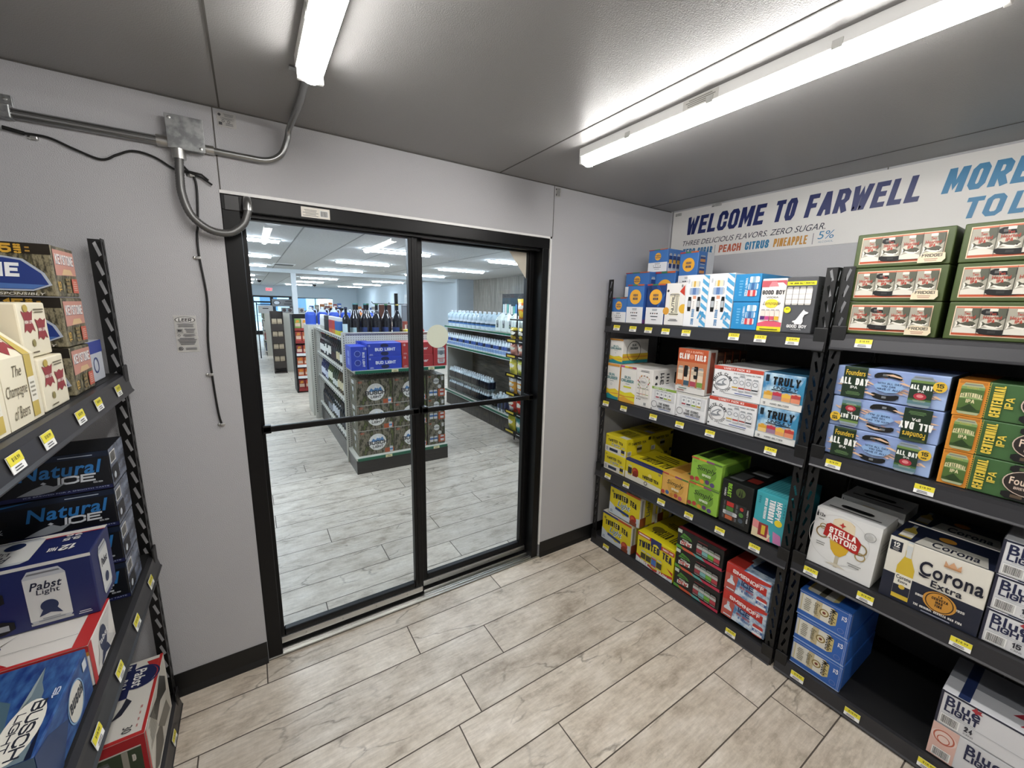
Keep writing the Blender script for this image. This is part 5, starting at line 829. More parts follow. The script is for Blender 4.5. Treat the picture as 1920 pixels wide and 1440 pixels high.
def hlf(): return {'front': [('ts', 'The', .3, .72, .55, .88, '#6a6048', {'i': .4, 'b': 0}), ('ts', 'Champagne', .04, .4, .62, .62, '#6a6048', {'i': .4, 'b': 0}), ('ts', 'of Beers', .14, .12, .58, .3, '#6a6048', {'i': .4, 'b': 0}), ('r', .67, .05, .87, 1, '#c2ab58'), ('r', .67, .28, .87, .66, '#e6e2d4'), ('lines', .69, .34, .85, .6, 4, '#8f8a78')],
    'slope': [BOW(.4, .5, .34, .42), ('ts', 'Miller', .2, .56, .6, .76, '#eee6da', {'i': .4, 'b': .02}), ('t', 'HIGH LIFE', .16, .3, .64, .46, '#eee6da', {'b': .05}), ('p', [(.67, 0), (.87, 0), (.86, .15), (.8, .45), (.79, .96), (.74, .96), (.73, .45), (.68, .15)], '#c2ab58')],
    'left': [('ts', 'Champagne', .3, .4, .9, .62, '#6a6048', {'i': .4, 'b': 0}), ('r', 0, 0, 1, .03, '#c2b99c')], 'lslope': [BOW(.5, .5, .26, .4), ('ts', 'Miller', .34, .56, .66, .74, '#eee6da', {'i': .4, 'b': .02}), ('t', 'HIGH LIFE', .32, .34, .68, .46, '#eee6da', {'b': .05})]}
hb = LF('bottle_carton', 'tall cream gabled bottle carton with a red bow emblem under the grey tray', BX, -.862, l1, .158, .24, .26, CRM, hlf(), gable=(.145, .022, .075))
dup(hb, (-.362, -1.024, l1), 'tall cream gabled bottle carton nearest the camera on the left rack')
o = tag(MB().build('cardboard_tray'), 'flat grey cardboard tray lying on the lower cream gabled cartons', 'tray'); bpy.data.objects.remove(o)
mb = MB(); mb.box((0, 0, 0), (.33, .2, .008), mat('grey_card', '#8a857a', .7), .002); mb.box((0, 0, .008), (.33, .004, .02), mat('grey_card'))
tag(mb.build('cardboard_tray', loc=(-.40, -1.03, l1+.241), rz=LZ), 'flat grey cardboard tray lying on the lower cream gabled cartons', 'tray')
dup(hb, (-.415, -.862, l1+.25), 'tall cream gabled bottle carton standing on the grey tray'); dup(hb, (-.415, -1.022, l1+.25), 'tall cream gabled bottle carton on the grey tray, nearest the camera')
def hs(): return {'front': [BOW(.3, .66, .2, .2), ('t', 'HIGH LIFE', .16, .62, .44, .68, '#eee6da'), BOW(.72, .5, .2, .2), ('t', 'HIGH LIFE', .58, .46, .86, .52, '#eee6da'), ('c', .25, .9, .07, '#b8a04a', 1.4), ('c', .35, .26, .07, '#8f8450'), ('lines', .5, .8, .9, .9, 2, '#6a6048'), ('lines', .2, .06, .5, .12, 1, '#6a6048')], 'left': [BOW(.78, .66, .1, .24), ('t', 'HIGH LIFE', .71, .61, .85, .68, '#eee6da'), ('ts', 'Champagne', .66, .2, .9, .32, '#6a6048', {'i': .4, 'b': 0}), ('r', .5, .04, .97, .05, '#b9ae8f')]}
h1 = LF('bottle_pack', 'small cream can pack with two red bow emblems, standing on the shelf', BX, -.69, l1, .15, .126, .3, CRM, hs()); dup(h1, (-.375, -.698, l1+.129), 'small cream can pack with two red bow emblems, on top of the other one')
WR = mat('crinkled_shrink_wrap', None, .25, build=b_noise2('#1c2438', '#8f9ab0', 9, .35, .72, (1, 1, 3)))
NL = [('p', [(0, .86), (1, .86), (1, 1), (0, 1)], '#101d33'), ('p', [(.3, .86), (.56, .98), (.6, 1), (.34, .94)], '#1f5f9a'), ('lines', .72, .9, .94, .95, 1, '#a9b4c4'), ('r', 0, .0, 1, .1, '#1a1f4a'), ('t', 'Natural', .54, .46, .96, .8, '#2f74b4', {'b': .07, 'i': .25}), ('t', 'ICE', .72, .26, .92, .46, '#cfd4da', {'b': .07, 'i': .2}), ('p', [(.52, .12), (.6, .26), (.66, .34), (.7, .26), (.76, .3), (.7, .14), (.62, .1)], '#8f959c'), ('p', [(.64, .36), (.655, .4), (.67, .36), (.655, .33)], '#b9bec4'), ('t', '15', .26, .3, .32, .42, '#c9ced4', {'b': .06}), ('t', 'NATTY', .33, .37, .43, .42, '#c9ced4', {'b': .04}), ('t', 'PACK', .33, .3, .43, .355, '#c9ced4', {'b': .04}), ('t', '5.9', .9, .2, .95, .24, '#c9ced4'), ('t', 'ICE BREWED FOR A SMOOTH TASTE', .55, .055, .98, .085, '#a9b4d4', {'b': 0}), ('t', 'Natural', .0, .46, .2, .7, '#2f74b4', {'b': .07, 'i': .25})]
nt_ = LF('ice_beer_pack', 'black and blue can pack in crinkled wrap, bottom of four by the left rack post', BX, -.338, l2, .165, .128, .44, '#0d1017', {'left': NL, 'front': [('q', 0, 0, 1, 1, WR), ('bar', .05, .6, .4, .9), ('r', .05, .1, .48, .5, '#0d1017'), ('c', .2, .25, .09, '#c9d0d8')], 'top': [('r', 0, .6, 1, 1, '#14264a')]}, handle=[('left', .2, .46, .46, .64, .05, [(.3, .5, '#3a4a6a'), (.55, .75, '#4a5a7a')]), ('left', .2, .08, .46, .24, -.05, [(.35, .65, '#55657f')])])
for i, n in ((1, 'second from the bottom'), (2, 'third from the bottom'), (3, 'topmost of four')): dup(nt_, (-.362, -.338+.006*i, l2+.131*i), 'black and blue crinkly can pack, %s, by the rack post' % n)
PBT = [('r', 0, 0, 1, .05, '#b8302f'), ('r', 0, .95, 1, 1, '#b8302f'), ('r', .93, 0, 1, 1, '#b8302f'), ('p', [(.36, .05), (.68, .05), (.5, .42), (.36, .5)], '#a8262b'), ('c', .4, .66, .27, '#1d2a66'), ('ring', .4, .66, .29, .03, '#26346f'), ('p', [(.2, .38), (.56, .62), (.6, .44), (.26, .22)], '#1d2a66'), ('ts', 'Pabst', .24, .6, .46, .8, '#eceae6', {'i': .3, 'b': .03}), ('t', 'Blue Ribbon', .24, .4, .56, .56, '#eceae6', {'b': .03, 'sl': .06}), ('r', .62, .3, .93, .305, '#3a3a3a'), ('p', [(.48, .28), (.56, .4), (.64, .66), (.57, .46)], '#4a3a30'), ('ts', '1183', .8, .74, .9, .88, '#2b2b2c', {'rot': 180, 'b': 0}), ('lines', .5, .88, .9, .92, 1, '#9a8a8a'), ('lines', .3, .1, .52, .2, 2, '#55505a')]
LF('lager_can_pack', 'white can pack with red edges and a dark blue ribbon emblem on its top', BX, -.728, l2, .2, .122, .44, '#dedad4', {'topL': PBT, 'front': [('r', 0, 0, .12, 1, '#b8302f'), ('p', [(.2, .2), (.5, .9), (.9, .95), (.7, .4), (.95, .1)], '#c9c6c2'), ('c', .5, .55, .3, '#26304f', .8), ('t', 'Pabst', .3, .5, .7, .64, '#e6e4e0'), ('p', [(.4, .3), (.6, .3), (.7, .05), (.5, .15), (.3, .05)], '#26304f')], 'left': [('r', 0, .85, 1, 1, '#b8302f'), ('r', 0, .76, 1, .85, '#c98a3a')]})
PLL = [('r', 0, .95, 1, 1, '#d6d4ce'), ('can', .7, .06, .88, .9, '#d3d3d0', [(.0, .04, '#b4b4b2')], '#b9bcc0'), ('ts', 'Pabst', .72, .6, .86, .72, '#1f2235', {'b': .03, 'i': .3}), ('ts', 'Light', .745, .5, .845, .6, '#1f2235', {'b': .01, 'i': .1}), ('c', .79, .33, .09, '#1d2a4f'), ('p', [(.76, .28), (.82, .28), (.84, .18), (.79, .22), (.74, .18)], '#1d2a4f'), ('lines', .73, .1, .85, .16, 2, '#8d9096'), ('c', .42, .32, .12, '#b86a64'), ('ring', .42, .32, .1, .012, '#e0c4be'), ('c', .42, .32, .05, '#c98a80'), ('lines', .9, .06, .97, .12, 2, '#c9cbd2')]
PLT = [('r', 0, .86, 1, 1, '#d8d4cc'), ('r', 0, .84, 1, .87, '#b8302f'), ('can', .44, .1, .72, .98, '#d3d3d0', [], '#b9bcc0'), ('ts', 'Pabst', .48, .24, .62, .44, '#1f2235', {'rot': 180, 'b': .03, 'i': .3}), ('ts', 'Light', .5, .46, .6, .6, '#1f2235', {'rot': 180, 'b': .01}), ('c', .6, .74, .12, '#1d2a4f'), ('t', '12', .83, .26, .91, .44, '#eceae6', {'rot': 180, 'b': .05, 'i': .2}), ('t', 'PACK', .78, .3, .82, .42, '#eceae6', {'rot': 180}), ('t', '3.5', .82, .6, .9, .7, '#d9d8d6', {'rot': 180}), ('t', '96', .82, .74, .9, .82, '#d9d8d6', {'rot': 180}), ('ts', 'Pabst', .2, .2, .4, .5, '#eceae6', {'rot': 180, 'b': .03, 'i': .3})]
LF('light_beer_pack', 'navy blue can pack with a white can picture, standing on the red-edged white pack', BX, -.59, l2+.124, .166, .188, .44, '#1d2558', {'left': PLL, 'topL': PLT, 'front': [('can', .3, .1, .75, .9, '#d0d0ce', [], '#b4b8bc'), ('ts', 'Pabst', .36, .55, .68, .68, '#1f2235', {'b': .03, 'i': .3}), ('c', .52, .32, .08, '#1d2a4f')]}, x=-.366, handle=[('left', .14, .46, .62, .72, .06, [(.1, .34, '#7d8086'), (.6, .95, '#a4a6aa')]), ('left', .18, .06, .64, .26, -.02, [(.1, .4, '#8d9094'), (.7, .95, '#a4a6aa')])])
SEA = mat('deep_sea_print', None, .4, build=b_noise2('#17306f', '#3f6aa0', 7, .35, .7, (3, 8, 8)))
BUT = [('p', [(.3, 0), (.55, .5), (.7, .72), (.8, .6), (.85, .23), (.84, 0)], '#4a6472'), ('p', [(.862, .9), (.885, .72), (.91, .62), (.93, .35), (.965, .12), (.97, 0), (.78, 0), (.845, .25)], '#6d7f88'), ('p', [(.862, .9), (.87, .6), (.85, .3), (.8, .05), (.845, .25)], '#93a0a2'), ('p', [(.965, .3), (.975, .2), (.99, .0), (.968, 0)], '#141c33'), ('c', .9, .28, .27, '#e0ddd2', .38), ('t', 'BUSCH', .897, .04, .947, .52, '#2b2f3a', {'rot': -90, 'b': .04}), ('t', 'LIGHT', .858, .12, .888, .44, '#2b2f3a', {'rot': -90, 'b': .04}), ('t', '15', .955, .5, .98, .6, '#c9d2e0', {'rot': 90})]
LF('light_beer_pack', 'large blue can pack with mountain and sea picture at the front of the left rack', BX, -1.04, l2, .298, .127, .44, SEA, {'topL': BUT, 'front': [('p', [(0, 0), (.3, .0), (.5, .5), (.2, .9), (0, 1)], '#2b3f66'), ('c', .66, .5, .36, '#d9d6cc', .9), ('ring', .66, .5, .38, .03, '#7fa4c8'), ('t', 'BUSCH', .54, .44, .8, .64, '#33373f', {'b': .06}), ('r', .86, .7, .94, .9, '#c9ced4')], 'left': [('r', 0, 0, 1, 1, '#55697a')]})
P3 = [('r', 0, 0, .06, 1, '#b8302f'), ('r', .94, 0, 1, 1, '#b8302f'), ('r', 0, 0, 1, .04, '#b8302f'), ('p', [(.7, .94), (.94, .94), (.94, .72)], '#b8302f'), ('c', .66, .74, .14, '#1d2450', .9), ('ring', .66, .74, .15, .016, '#1d2450'), ('ts', 'Pabst', .52, .62, .74, .86, '#ece9e4', {'rot': -90, 'b': .03, 'i': .2}), ('p', [(.08, .5), (.5, .5), (.5, .96), (.08, .96)], '#1d2450'), ('t', 'Blue Ribbon', .2, .52, .42, .94, '#ece9e4', {'rot': -90, 'b': .05}), ('p', [(.5, .5), (.62, .44), (.5, .3), (.34, .26), (.46, .4)], '#2b2d3a'), ('t', '30', .6, .07, .76, .14, '#3a3a3c', {'rot': -90, 'b': 0}), ('lines', .82, .08, .86, .36, 4, '#c08a84')]
SKT = mat('charcoal_sketch_print', None, .5, build=b_noise2('#55534e', '#d0cbc0', 16, .38, .6, (1, 2, 3)))
LF('lager_can_pack', 'white thirty-can pack with red edges standing on the bottom shelf of the left rack', BX, -.487, l3, .37, .262, .155, '#dad6cd', {'topL': P3, 'front': [('r', .06, .06, .94, .96, '#cfcabf'), ('p', [(.2, .95), (.5, .85), (.7, .96), (.9, .7), (.86, .5), (.6, .66), (.4, .6)], '#3f3d39'), ('p', [(.1, .2), (.3, .5), (.55, .4), (.5, .1), (.25, .08)], '#5a5650'), ('p', [(.4, .5), (.8, .4), (.9, .1), (.6, .2)], '#77736a'), ('lines', .1, .55, .4, .9, 8, '#8d887d'), ('r', 0, 0, .035, 1, '#b8302f')], 'left': [('r', 0, .86, 1, 1, '#a82a2e'), ('r', .92, 0, 1, 1, '#a82a2e'), ('r', .08, .05, .92, .84, '#3f4a38'), ('can', .2, .0, .42, .78, '#2a2f28', [], '#5a5f58'), ('r', .6, 0, .7, .84, '#9a968a'), ('t', 'D', .76, .66, .82, .76, '#d0cbc0')]}, x=-.352)

# ------------------------------------------------------------------ the store beyond the glass
def strip(label, x0, x1, y, w=.12):
    t = empty('ceiling_strip_light', label, 'ceiling light', ((x0+x1)/2, y, HS), 0, 'strip lights on the store ceiling'); l = (x1-x0)/2
    mb = MB(); mb.box((-l, -w/2, -.012), (l, w/2, 0), WHITE); mb.build('housing', t)
    mb = MB(); n = 6; pr = [(w*.42*-math.cos(PI*j/n), -.012-.03*math.sin(PI*j/n)) for j in range(n+1)]
    for j in range(n): (a, za), (b, zb) = pr[j], pr[j+1]; mb.quad([(-l+.02, a, za), (l-.02, a, za), (l-.02, b, zb), (-l+.02, b, zb)], SLED)
    for x in (-l+.02, l-.02): mb.quad([(x, a, za) for a, za in pr], SLED)
    mb.build('diffuser', t)
k = 0
for j, y in enumerate((1.85, 4.0, 6.15, 8.35)):  # first row is out of view, added to light the area by the glass
    for i, (a, b) in enumerate(((-.6, .46), (1.46, 2.45), (3.47, 4.55))):
        strip('store strip light before the beam, %s row, %s from the aisle' % (ORD[j], ORD[i]), a, b, y)
for j, y in enumerate((12.6, 15.6, 19.0)):
    for i, (a, b) in enumerate(((-.75, .3), (1.5, 2.6), (3.7, 4.8))):
        strip('store strip light beyond the beam, %s row, %s from the aisle' % (ORD[j], ORD[i]), a, b, y)
t = empty('smoke_detector', 'round white detector on the store ceiling just inside the glass', 'detector', (.32, 2.6, HS))
mb = MB(); mb.lathe([(.075, 0), (.075, -.02), (.05, -.04), (0, -.042)], WHITE, n=20); mb.build('body', t)
mb = MB(); mb.lathe([(.05, 0), (.05, -.012), (0, -.014)], WHITE, (.11, .02, 0), 18); mb.build('base', t)
t = empty('ceiling_vent', 'square grey vent grille in the store ceiling before the beam', 'vent', (.75, 7.9, HS))
mb = MB(); mb.box((-.2, -.2, -.01), (.2, .2, 0), WHITE); mb.build('frame', t)
mb = MB(); [mb.box((-.17, -.17+i*.05, -.014), (.17, -.145+i*.05, -.009), mat('vent_dark', '#6d7173', .6)) for i in range(7)]; mb.build('grille', t)
for i, (x, y) in enumerate(((.45, 15.5), (2.5, 17.5))):
    t = empty('security_camera', 'small dark dome camera on the store ceiling, %s from the entrance door' % ('nearest' if i == 0 else 'farther'), 'security camera', (x, y, HS))
    mb = MB(); mb.lathe([(.09, 0), (.09, -.04)], WHITE, n=14); mb.build('base', t)
    mb = MB(); mb.lathe([(.075, -.04), (.06, -.09), (.03, -.115), (0, -.12)], BLK, n=14); mb.build('dome', t)
t = empty('exit_sign', 'red lit exit sign on the far wall above the entrance door', 'exit sign', (1.0, SY1-.03, 2.2))
mb = MB(); mb.box((-.17, -.02, 0), (.17, .03, .2), WHITE, .006); mb.build('housing', t)
mb = MB(); mb.pr((Vector((-.15, -.021, .02)), Vector((1, 0, 0)), Vector((0, 0, 1)), Vector((0, -1, 0)), .3, .16), [('t', 'EXIT', .06, .12, .94, .88, '#e8434a', {'b': .05})])
mb.mats[0] = mat('exit_red', '#e8434a', .5, build=b_emit('#ff3040', 2.2)); mb.build('lettering', t)

# end-of-aisle gondola facing the glass
GX0, GX1, GY0 = .865, 1.875, 2.5
t = empty('gondola_shelf', 'beige pegboard end display with black plinth facing the glass doors', 'shelving', ((GX0+GX1)/2, GY0, 0)); ox = (GX0+GX1)/2
def gbox(name, par, off, a, b, m, bev=0):
    mb = MB(); mb.box(tuple(p-q for p, q in zip(a, off)), tuple(p-q for p, q in zip(b, off)), m, bev); return mb.build(name, par)
off = (ox, GY0, 0)
gbox('plinth', t, off, (GX0, 2.08, 0), (GX1, 2.5, .145), mat('black_kick', '#1d1d1f', .3), .003)
gbox('shelf_deck', t, off, (GX0, 2.08, .15), (GX1, 2.5, .172), GOND); gbox('ticket_strip', t, off, (GX0+.01, 2.068, .142), (GX1-.01, 2.08, .172), GREEN, .002)
gbox('shelf_deck', t, off, (GX0+.02, 2.105, 1.06), (GX1-.01, 2.5, 1.083), GOND); gbox('ticket_strip', t, off, (GX0+.03, 2.092, 1.052), (GX1-.02, 2.105, 1.083), GREEN, .002)
gbox('pegboard_panel', t, off, (GX0+.03, 2.5, 0.0), (GX1-.03, 2.515, 1.43), PEGF)
for x in (GX0-.012, GX1-.03): gbox('upright', t, off, (x, 2.488, 0), (x+.042, 2.52, 1.435), GOND, .002)
for x in (GX0+.009, GX1-.012):
    mb = MB(); [mb.box((x-.004-ox, 2.4865-GY0, .05+.0254*i), (x+.003-ox, 2.4885-GY0, .064+.0254*i), INKB) for i in range(54)]; mb.build('slot_row', t)
gbox('top_cap', t, off, (GX0-.01, 2.485, 1.43), (GX1+.01, 2.525, 1.44), GOND)
def stag(x, y, z, lab):
    mb = MB(); mb.box((-.035, -.002, -.014), (.035, 0, .014), mat('tag_cream', '#e9e2b4', .5)); mb.pr((Vector((-.035, -.002, -.014)), Vector((1, 0, 0)), Vector((0, 0, 1)), Vector((0, -1, 0)), .07, .028), [('lines', .2, .2, .8, .8, 2, '#8a7d4a')]); tag(mb.build('shelf_tag', loc=(x, y, z)), lab, 'price tag')
stag(1.29, 2.09, 1.068, 'cream shelf tag under the blue beer packs'); stag(1.19, 2.066, .157, 'cream shelf tag under the camouflage packs, lower strip')
stag(1.69, 2.09, 1.068, 'cream shelf tag under the red beer packs'); stag(1.73, 2.066, .157, 'cream shelf tag at the right of the lower green strip')
# packs on the end display
def SB(name, label, x, y, z, w, h, d, base, prints=(), **k): return carton(name, label, BX, (x, y, z), 0, w, h, d, base, prints, **k)
BUD = '#2440b4'
def bud(txt): return [('c', .5, .8, .16, '#101c4a', 1.9), ('c', .5, .2, .16, '#101c4a', 1.9), ('r', .2, .34, .84, .7, '#2440b4' if txt[0] == 'B' and len(txt) > 4 and txt[3] == ' ' else '#a82a2c'), ('t', txt, .22, .4, .82, .64, '#eef0f6', {'b': .05}), ('t', '18', .03, .74, .08, .88, '#c9d0ea'), ('lines', .05, .06, .16, .2, 2, '#c9d0ea')]
SIDE_CAN = [('c', .3, .5, .16, '#1c3392'), ('ring', .3, .5, .16, .03, '#7f90d8'), ('c', .3, .2, .14, '#1c3392'), ('ring', .3, .2, .14, .03, '#7f90d8')]
b_ = SB('beer_pack', 'blue eighteen-can pack on the green edged shelf, lower of two', 1.03, 2.13, 1.084, .345, .134, .26, BUD, {'front': bud('BUD LIGHT')}); dup(b_, (1.028, 2.132, 1.219), 'blue eighteen-can pack on the green edged shelf, upper of two')
SB('beer_pack', 'blue can pack standing on end at the left of the green edged shelf', .868, 2.125, 1.084, .155, .24, .28, BUD, {'front': [('c', .4, .7, .13, '#1c3392'), ('ring', .4, .7, .13, .025, '#7f90d8'), ('c', .4, .32, .13, '#1c3392'), ('ring', .4, .32, .13, .025, '#7f90d8'), ('t', 'BUD LIGHT', .7, .14, .84, .76, '#eef0f6', {'rot': -90, 'b': .05}), ('t', '18', .8, .86, .96, .96, '#c9d0ea')], 'left': [('r', .4, .2, .7, .5, '#7f90d8'), ('r', .4, .55, .7, .8, '#7f90d8')], 'top': [('r', 0, 0, 1, 1, '#2b49c4')]})
dup(b_, (.99, 2.40, 1.219), 'blue eighteen-can pack behind the standing blue one').scale = (.3, .3, 1)
def budr(): return [('t', 'Budweiser', .2, .38, .84, .64, '#f0e6e4', {'b': .04, 'i': .2}), ('t', '18', .05, .72, .11, .9, '#e8d0d0'), ('ring', .5, .8, .1, .02, '#7a1c20'), ('lines', .05, .06, .16, .2, 2, '#d8a8a8')]
r_2 = SB('beer_pack', 'red can pack on the green edged shelf, lower of two', 1.382, 2.13, 1.084, .345, .134, .26, '#a82a2c', {'front': budr()}); dup(r_2, (1.38, 2.132, 1.219), 'red can pack on the green edged shelf, upper of two')
SB('beer_pack', 'red can pack standing on end beside the round glass sticker', 1.732, 2.125, 1.084, .155, .262, .28, '#a82a2c', {'front': [('can', .3, .1, .84, .8, '#d6d2cc', [(.55, .8, '#8a8f92'), (.3, .34, '#a82a2c')], '#b9bcbf'), ('c', .57, .55, .09, '#6a6f73'), ('lines', .36, .16, .78, .3, 3, '#a82a2c')]})
BCAMO = mat('bark_camouflage_print', None, .5, build=b_camo(['#100e0a', '#3d3b22', '#8a8270', '#1c1a12', '#66703a', '#4f4a38'], 15, (1.6, 1.6, .5)))
def busch(): return [('c', .52, .5, .34, '#eceae6'), ('p', [(.33, .52), (.4, .66), (.45, .6), (.52, .78), (.6, .62), (.66, .7), (.72, .52)], '#5f8fc4'), ('p', [(.45, .6), (.52, .78), (.58, .66), (.54, .64), (.51, .68), (.48, .6)], '#f2f4f6'), ('t', 'BUSCH', .24, .4, .8, .56, '#1b1b1c', {'b': .06}), ('t', 'LIGHT', .38, .26, .68, .36, '#1b1b1c', {'b': .05, 'i': .2}), ('t', '30', .06, .88, .16, .95, '#c8573a', {'b': .04}), ('r', .72, .02, .98, .2, '#b85a34'), ('can', .86, .02, .95, .26, '#d9d8d4', [(.3, .6, '#5f8fc4')], '#b9bcbf'), ('r', .0, .0, 1, .015, '#d0cdc4')]
bs = SB('beer_pack', 'bark camouflage thirty-pack, bottom row, left column of the end display', .9, 2.13, .173, .37, .268, .3, BCAMO, {'front': busch(), 'left': [('c', .5, .3, .08, '#d0d4d6'), ('c', .5, .6, .1, '#d0d4d6'), ('r', .3, .8, .7, .95, '#d0cfca')]})
for j, n in enumerate(('bottom', 'middle', 'top')):
    for i, m in enumerate(('left', 'middle')):
        if i or j: dup(bs, (.9+.374*i, 2.13, .173+.271*j), 'bark camouflage thirty-pack, %s row, %s column of the end display' % (n, m))
be = SB('beer_pack', 'bark camouflage pack turned end-on, bottom of the right column', 1.655, 2.125, .173, .205, .268, .3, BCAMO, {'front': [('c', .5, .74, .13, '#dcdcd8'), ('t', 'BUSCH', .3, .71, .7, .77, '#1b1b1c', {'b': .04}), ('r', .8, .76, .92, .92, '#d0cfca'), ('c', .68, .5, .08, '#c9c9c4'), ('t', '30', .06, .9, .2, .96, '#b85a34'), ('can', .1, .12, .3, .38, '#d9d8d4', [(.4, .7, '#3f6aa4')], '#b9bcbf'), ('can', .34, .12, .54, .38, '#d9d8d4', [(.4, .7, '#3f6aa4')], '#b9bcbf'), ('r', .6, .08, 1, .4, '#b85a34'), ('can', .72, .12, .92, .38, '#d9d8d4', [(.4, .7, '#a83a2c')], '#b9bcbf')]})
for j, n in ((1, 'middle'), (2, 'top')): dup(be, (1.655, 2.125, .173+.271*j), 'bark camouflage pack turned end-on, %s of the right column' % n)

# long gondola behind the end display, wine side facing the aisle
t = empty('gondola_shelf', 'long beige shelving with wine bottles along the aisle behind the end display', 'shelving', (1.36, 3.5, 0)); off = (1.36, 3.5, 0)
GL = [.27, .69, 1.03, 1.385]
gbox('pegboard_panel', t, off, (1.345, 2.53, .1), (1.375, 4.6, 1.385), mat('gondola_back', '#55534c', .7))
for side, xa, xb in (('l', .875, 1.345), ('r', 1.375, 1.85)):
    gbox('plinth', t, off, (xa, 2.53, 0), (xb, 4.55, .2), mat('black_kick', '#1d1d1f', .3))
    for z in GL:
        gbox('shelf_deck', t, off, (xa if z < 1.3 else xa, 2.53, z-.02), (xb, 4.55, z), GOND)
for z in GL:
    mb = MB(); mb.box((.866-1.36, 2.53-3.5, z-.034), (.875-1.36, 4.55-3.5, z+.004), mat('white_strip', '#dedcd3', .4))
    for i in range(17): mb.box((.8645-1.36, 2.58+i*.115-3.5, z-.028), (.867-1.36, 2.64+i*.115-3.5, z-.008), INKB)
    mb.build('ticket_strip', t)
gbox('end_panel', t, off, (.83, 4.55, 0), (1.9, 4.575, 1.39), PEGF); gbox('upright', t, off, (.79, 4.53, 0), (.835, 4.575, 1.4), GOND)
mb = MB(); [mb.box((.806-1.36, 4.527-3.5, .1+.03*i), (.818-1.36, 4.531-3.5, .116+.03*i), INKB) for i in range(42)]; mb.build('slot_row', t)
BOT = [(0, 0), (.036, .002), (.038, .02), (.038, .19), (.03, .215), (.0155, .24), (.0145, .245), (.0155, .3), (.0165, .303), (.0165, .318), (0, .319)]
def bottle(nm, lab, gl, label_c, cap, loc, grp, prof=BOT, lz=(.05, .14), sc=1, n=10, band=None):
    mb = MB(); g = mat('bottle_'+gl[1:], gl, .08, spec=.6)
    ms = [g]*(len(prof)-4)+[ink(cap)]*3
    mb.lathe([(r*sc, z*sc) for r, z in prof], g, n=n, ms=ms)
    r = max(r for r, _ in prof)*sc+.0008
    if label_c: mb.arc(r+.0012, lz[0]*sc, lz[1]*sc, ink(label_c), 115, 275)
    if band: mb.lathe([(r+.0004, lz[0]*sc+.02), (r+.0004, lz[0]*sc+.035)], ink(band), n=n)
    o = mb.build(nm, loc=loc); return tag(o, lab, 'bottle', grp)
wr = random.Random(21)
VAR = {2: [('#26080c', '#e8e6df', '#8a1c22'), ('#0d1210', '#eceae4', '#16161a'), ('#120d10', '#e9e6dc', '#b89a3a'), ('#1c0a10', '#3a2226', '#8f2a2c'), ('#101510', '#d9c9a0', '#3a4a6a'), ('#161310', '#eceae4', '#c9b46a')], 1: [('#1b2250', '#d9dcea', '#1b2250'), ('#1a2048', '#c9cfe0', '#20285c'), ('#3c4a1c', '#e6e8d0', '#7a8a2c'), ('#2c3a24', '#e2e4dc', '#4f9a8a'), ('#4a3a1c', '#dcd0a8', '#a07a3a'), ('#20303a', '#e6e6e6', '#3a7aa4')], 0: [('#0f0f14', '#2b2d34', '#16161a'), ('#12121a', '#8d9096', '#1c1c24'), ('#141a10', '#dcdfe6', '#3a4a2c'), ('#0e1018', '#3f434c', '#22242c')]}
SN = {2: 'upper', 1: 'middle', 0: 'lowest'}
for lv in (2, 1, 0):
    protos = []
    for i in range(16):
        y = 2.62+i*.118; v = min(len(VAR[lv])-1, int((15-i)*len(VAR[lv])/16+wr.choice((0, 0, .6))))
        lab = '%s wine bottle from the near end on the %s wine shelf, front row' % (ORD[i], SN[lv]); g_ = 'wine bottles on the %s aisle shelf' % SN[lv]
        while len(protos) <= v: protos.append(None)
        if protos[v] is None: protos[v] = bottle('wine_bottle', lab, *VAR[lv][v], (.925, y, GL[lv]+.001), g_, lz=((.05, .15), (.03, .13), (.07, .18), (.04, .12), (.06, .16), (.05, .15))[v], sc=.92)
        else: dup(protos[v], (.925, y, GL[lv]+.001), lab, g_)
        dup(protos[v], (1.015, y+.03, GL[lv]+.001), 'wine bottle in the second row of the %s wine shelf' % SN[lv], g_)
def can_(lab, body, cap, foot, loc, grp):
    mb = MB(); mb.lathe([(0, 0), (.028, 0), (.029, .01), (.029, .05), (.029, .145), (.026, .155)], ink(body), n=10, ms=[ink(foot), ink(foot), ink(foot), ink(body), ink(body)]); mb.lathe([(.026, .155), (.0265, .19), (.018, .196), (0, .196)], ink(cap), n=10); return tag(mb.build('spray_can', loc=loc), lab, 'spray can', grp)
y = 4.2; cnt = {}
for kind, n, body, cap, foot in (('white', 6, '#d9d8d4', '#e9e9e6', '#b9b4ac'), ('black', 6, '#1c1c1f', '#26262a', '#121214'), ('pink and red', 4, '#b8404a', '#e6e0de', '#d06a3a'), ('orange', 3, '#c8402c', '#e6e0de', '#d88a3a'), ('blue', 4, '#3a6ab4', '#e4e6e8', '#d0c83a')):
    p = None
    for i in range(n):
        lab = '%s spray can on the wine shelving, %s of its colour' % (kind, ORD[i])
        p_ = can_(lab, body, cap, foot, (.91, y, GL[3]+.001), 'spray cans on top of the wine shelving') if p is None else dup(p, (.91, y, GL[3]+.001), lab)
        p = p or p_; y -= .062
MAG = [(0, 0), (.052, .003), (.055, .03), (.055, .17), (.05, .2), (.03, .25), (.018, .285), (.016, .29), (.0165, .345), (.018, .347), (.018, .36), (0, .361)]
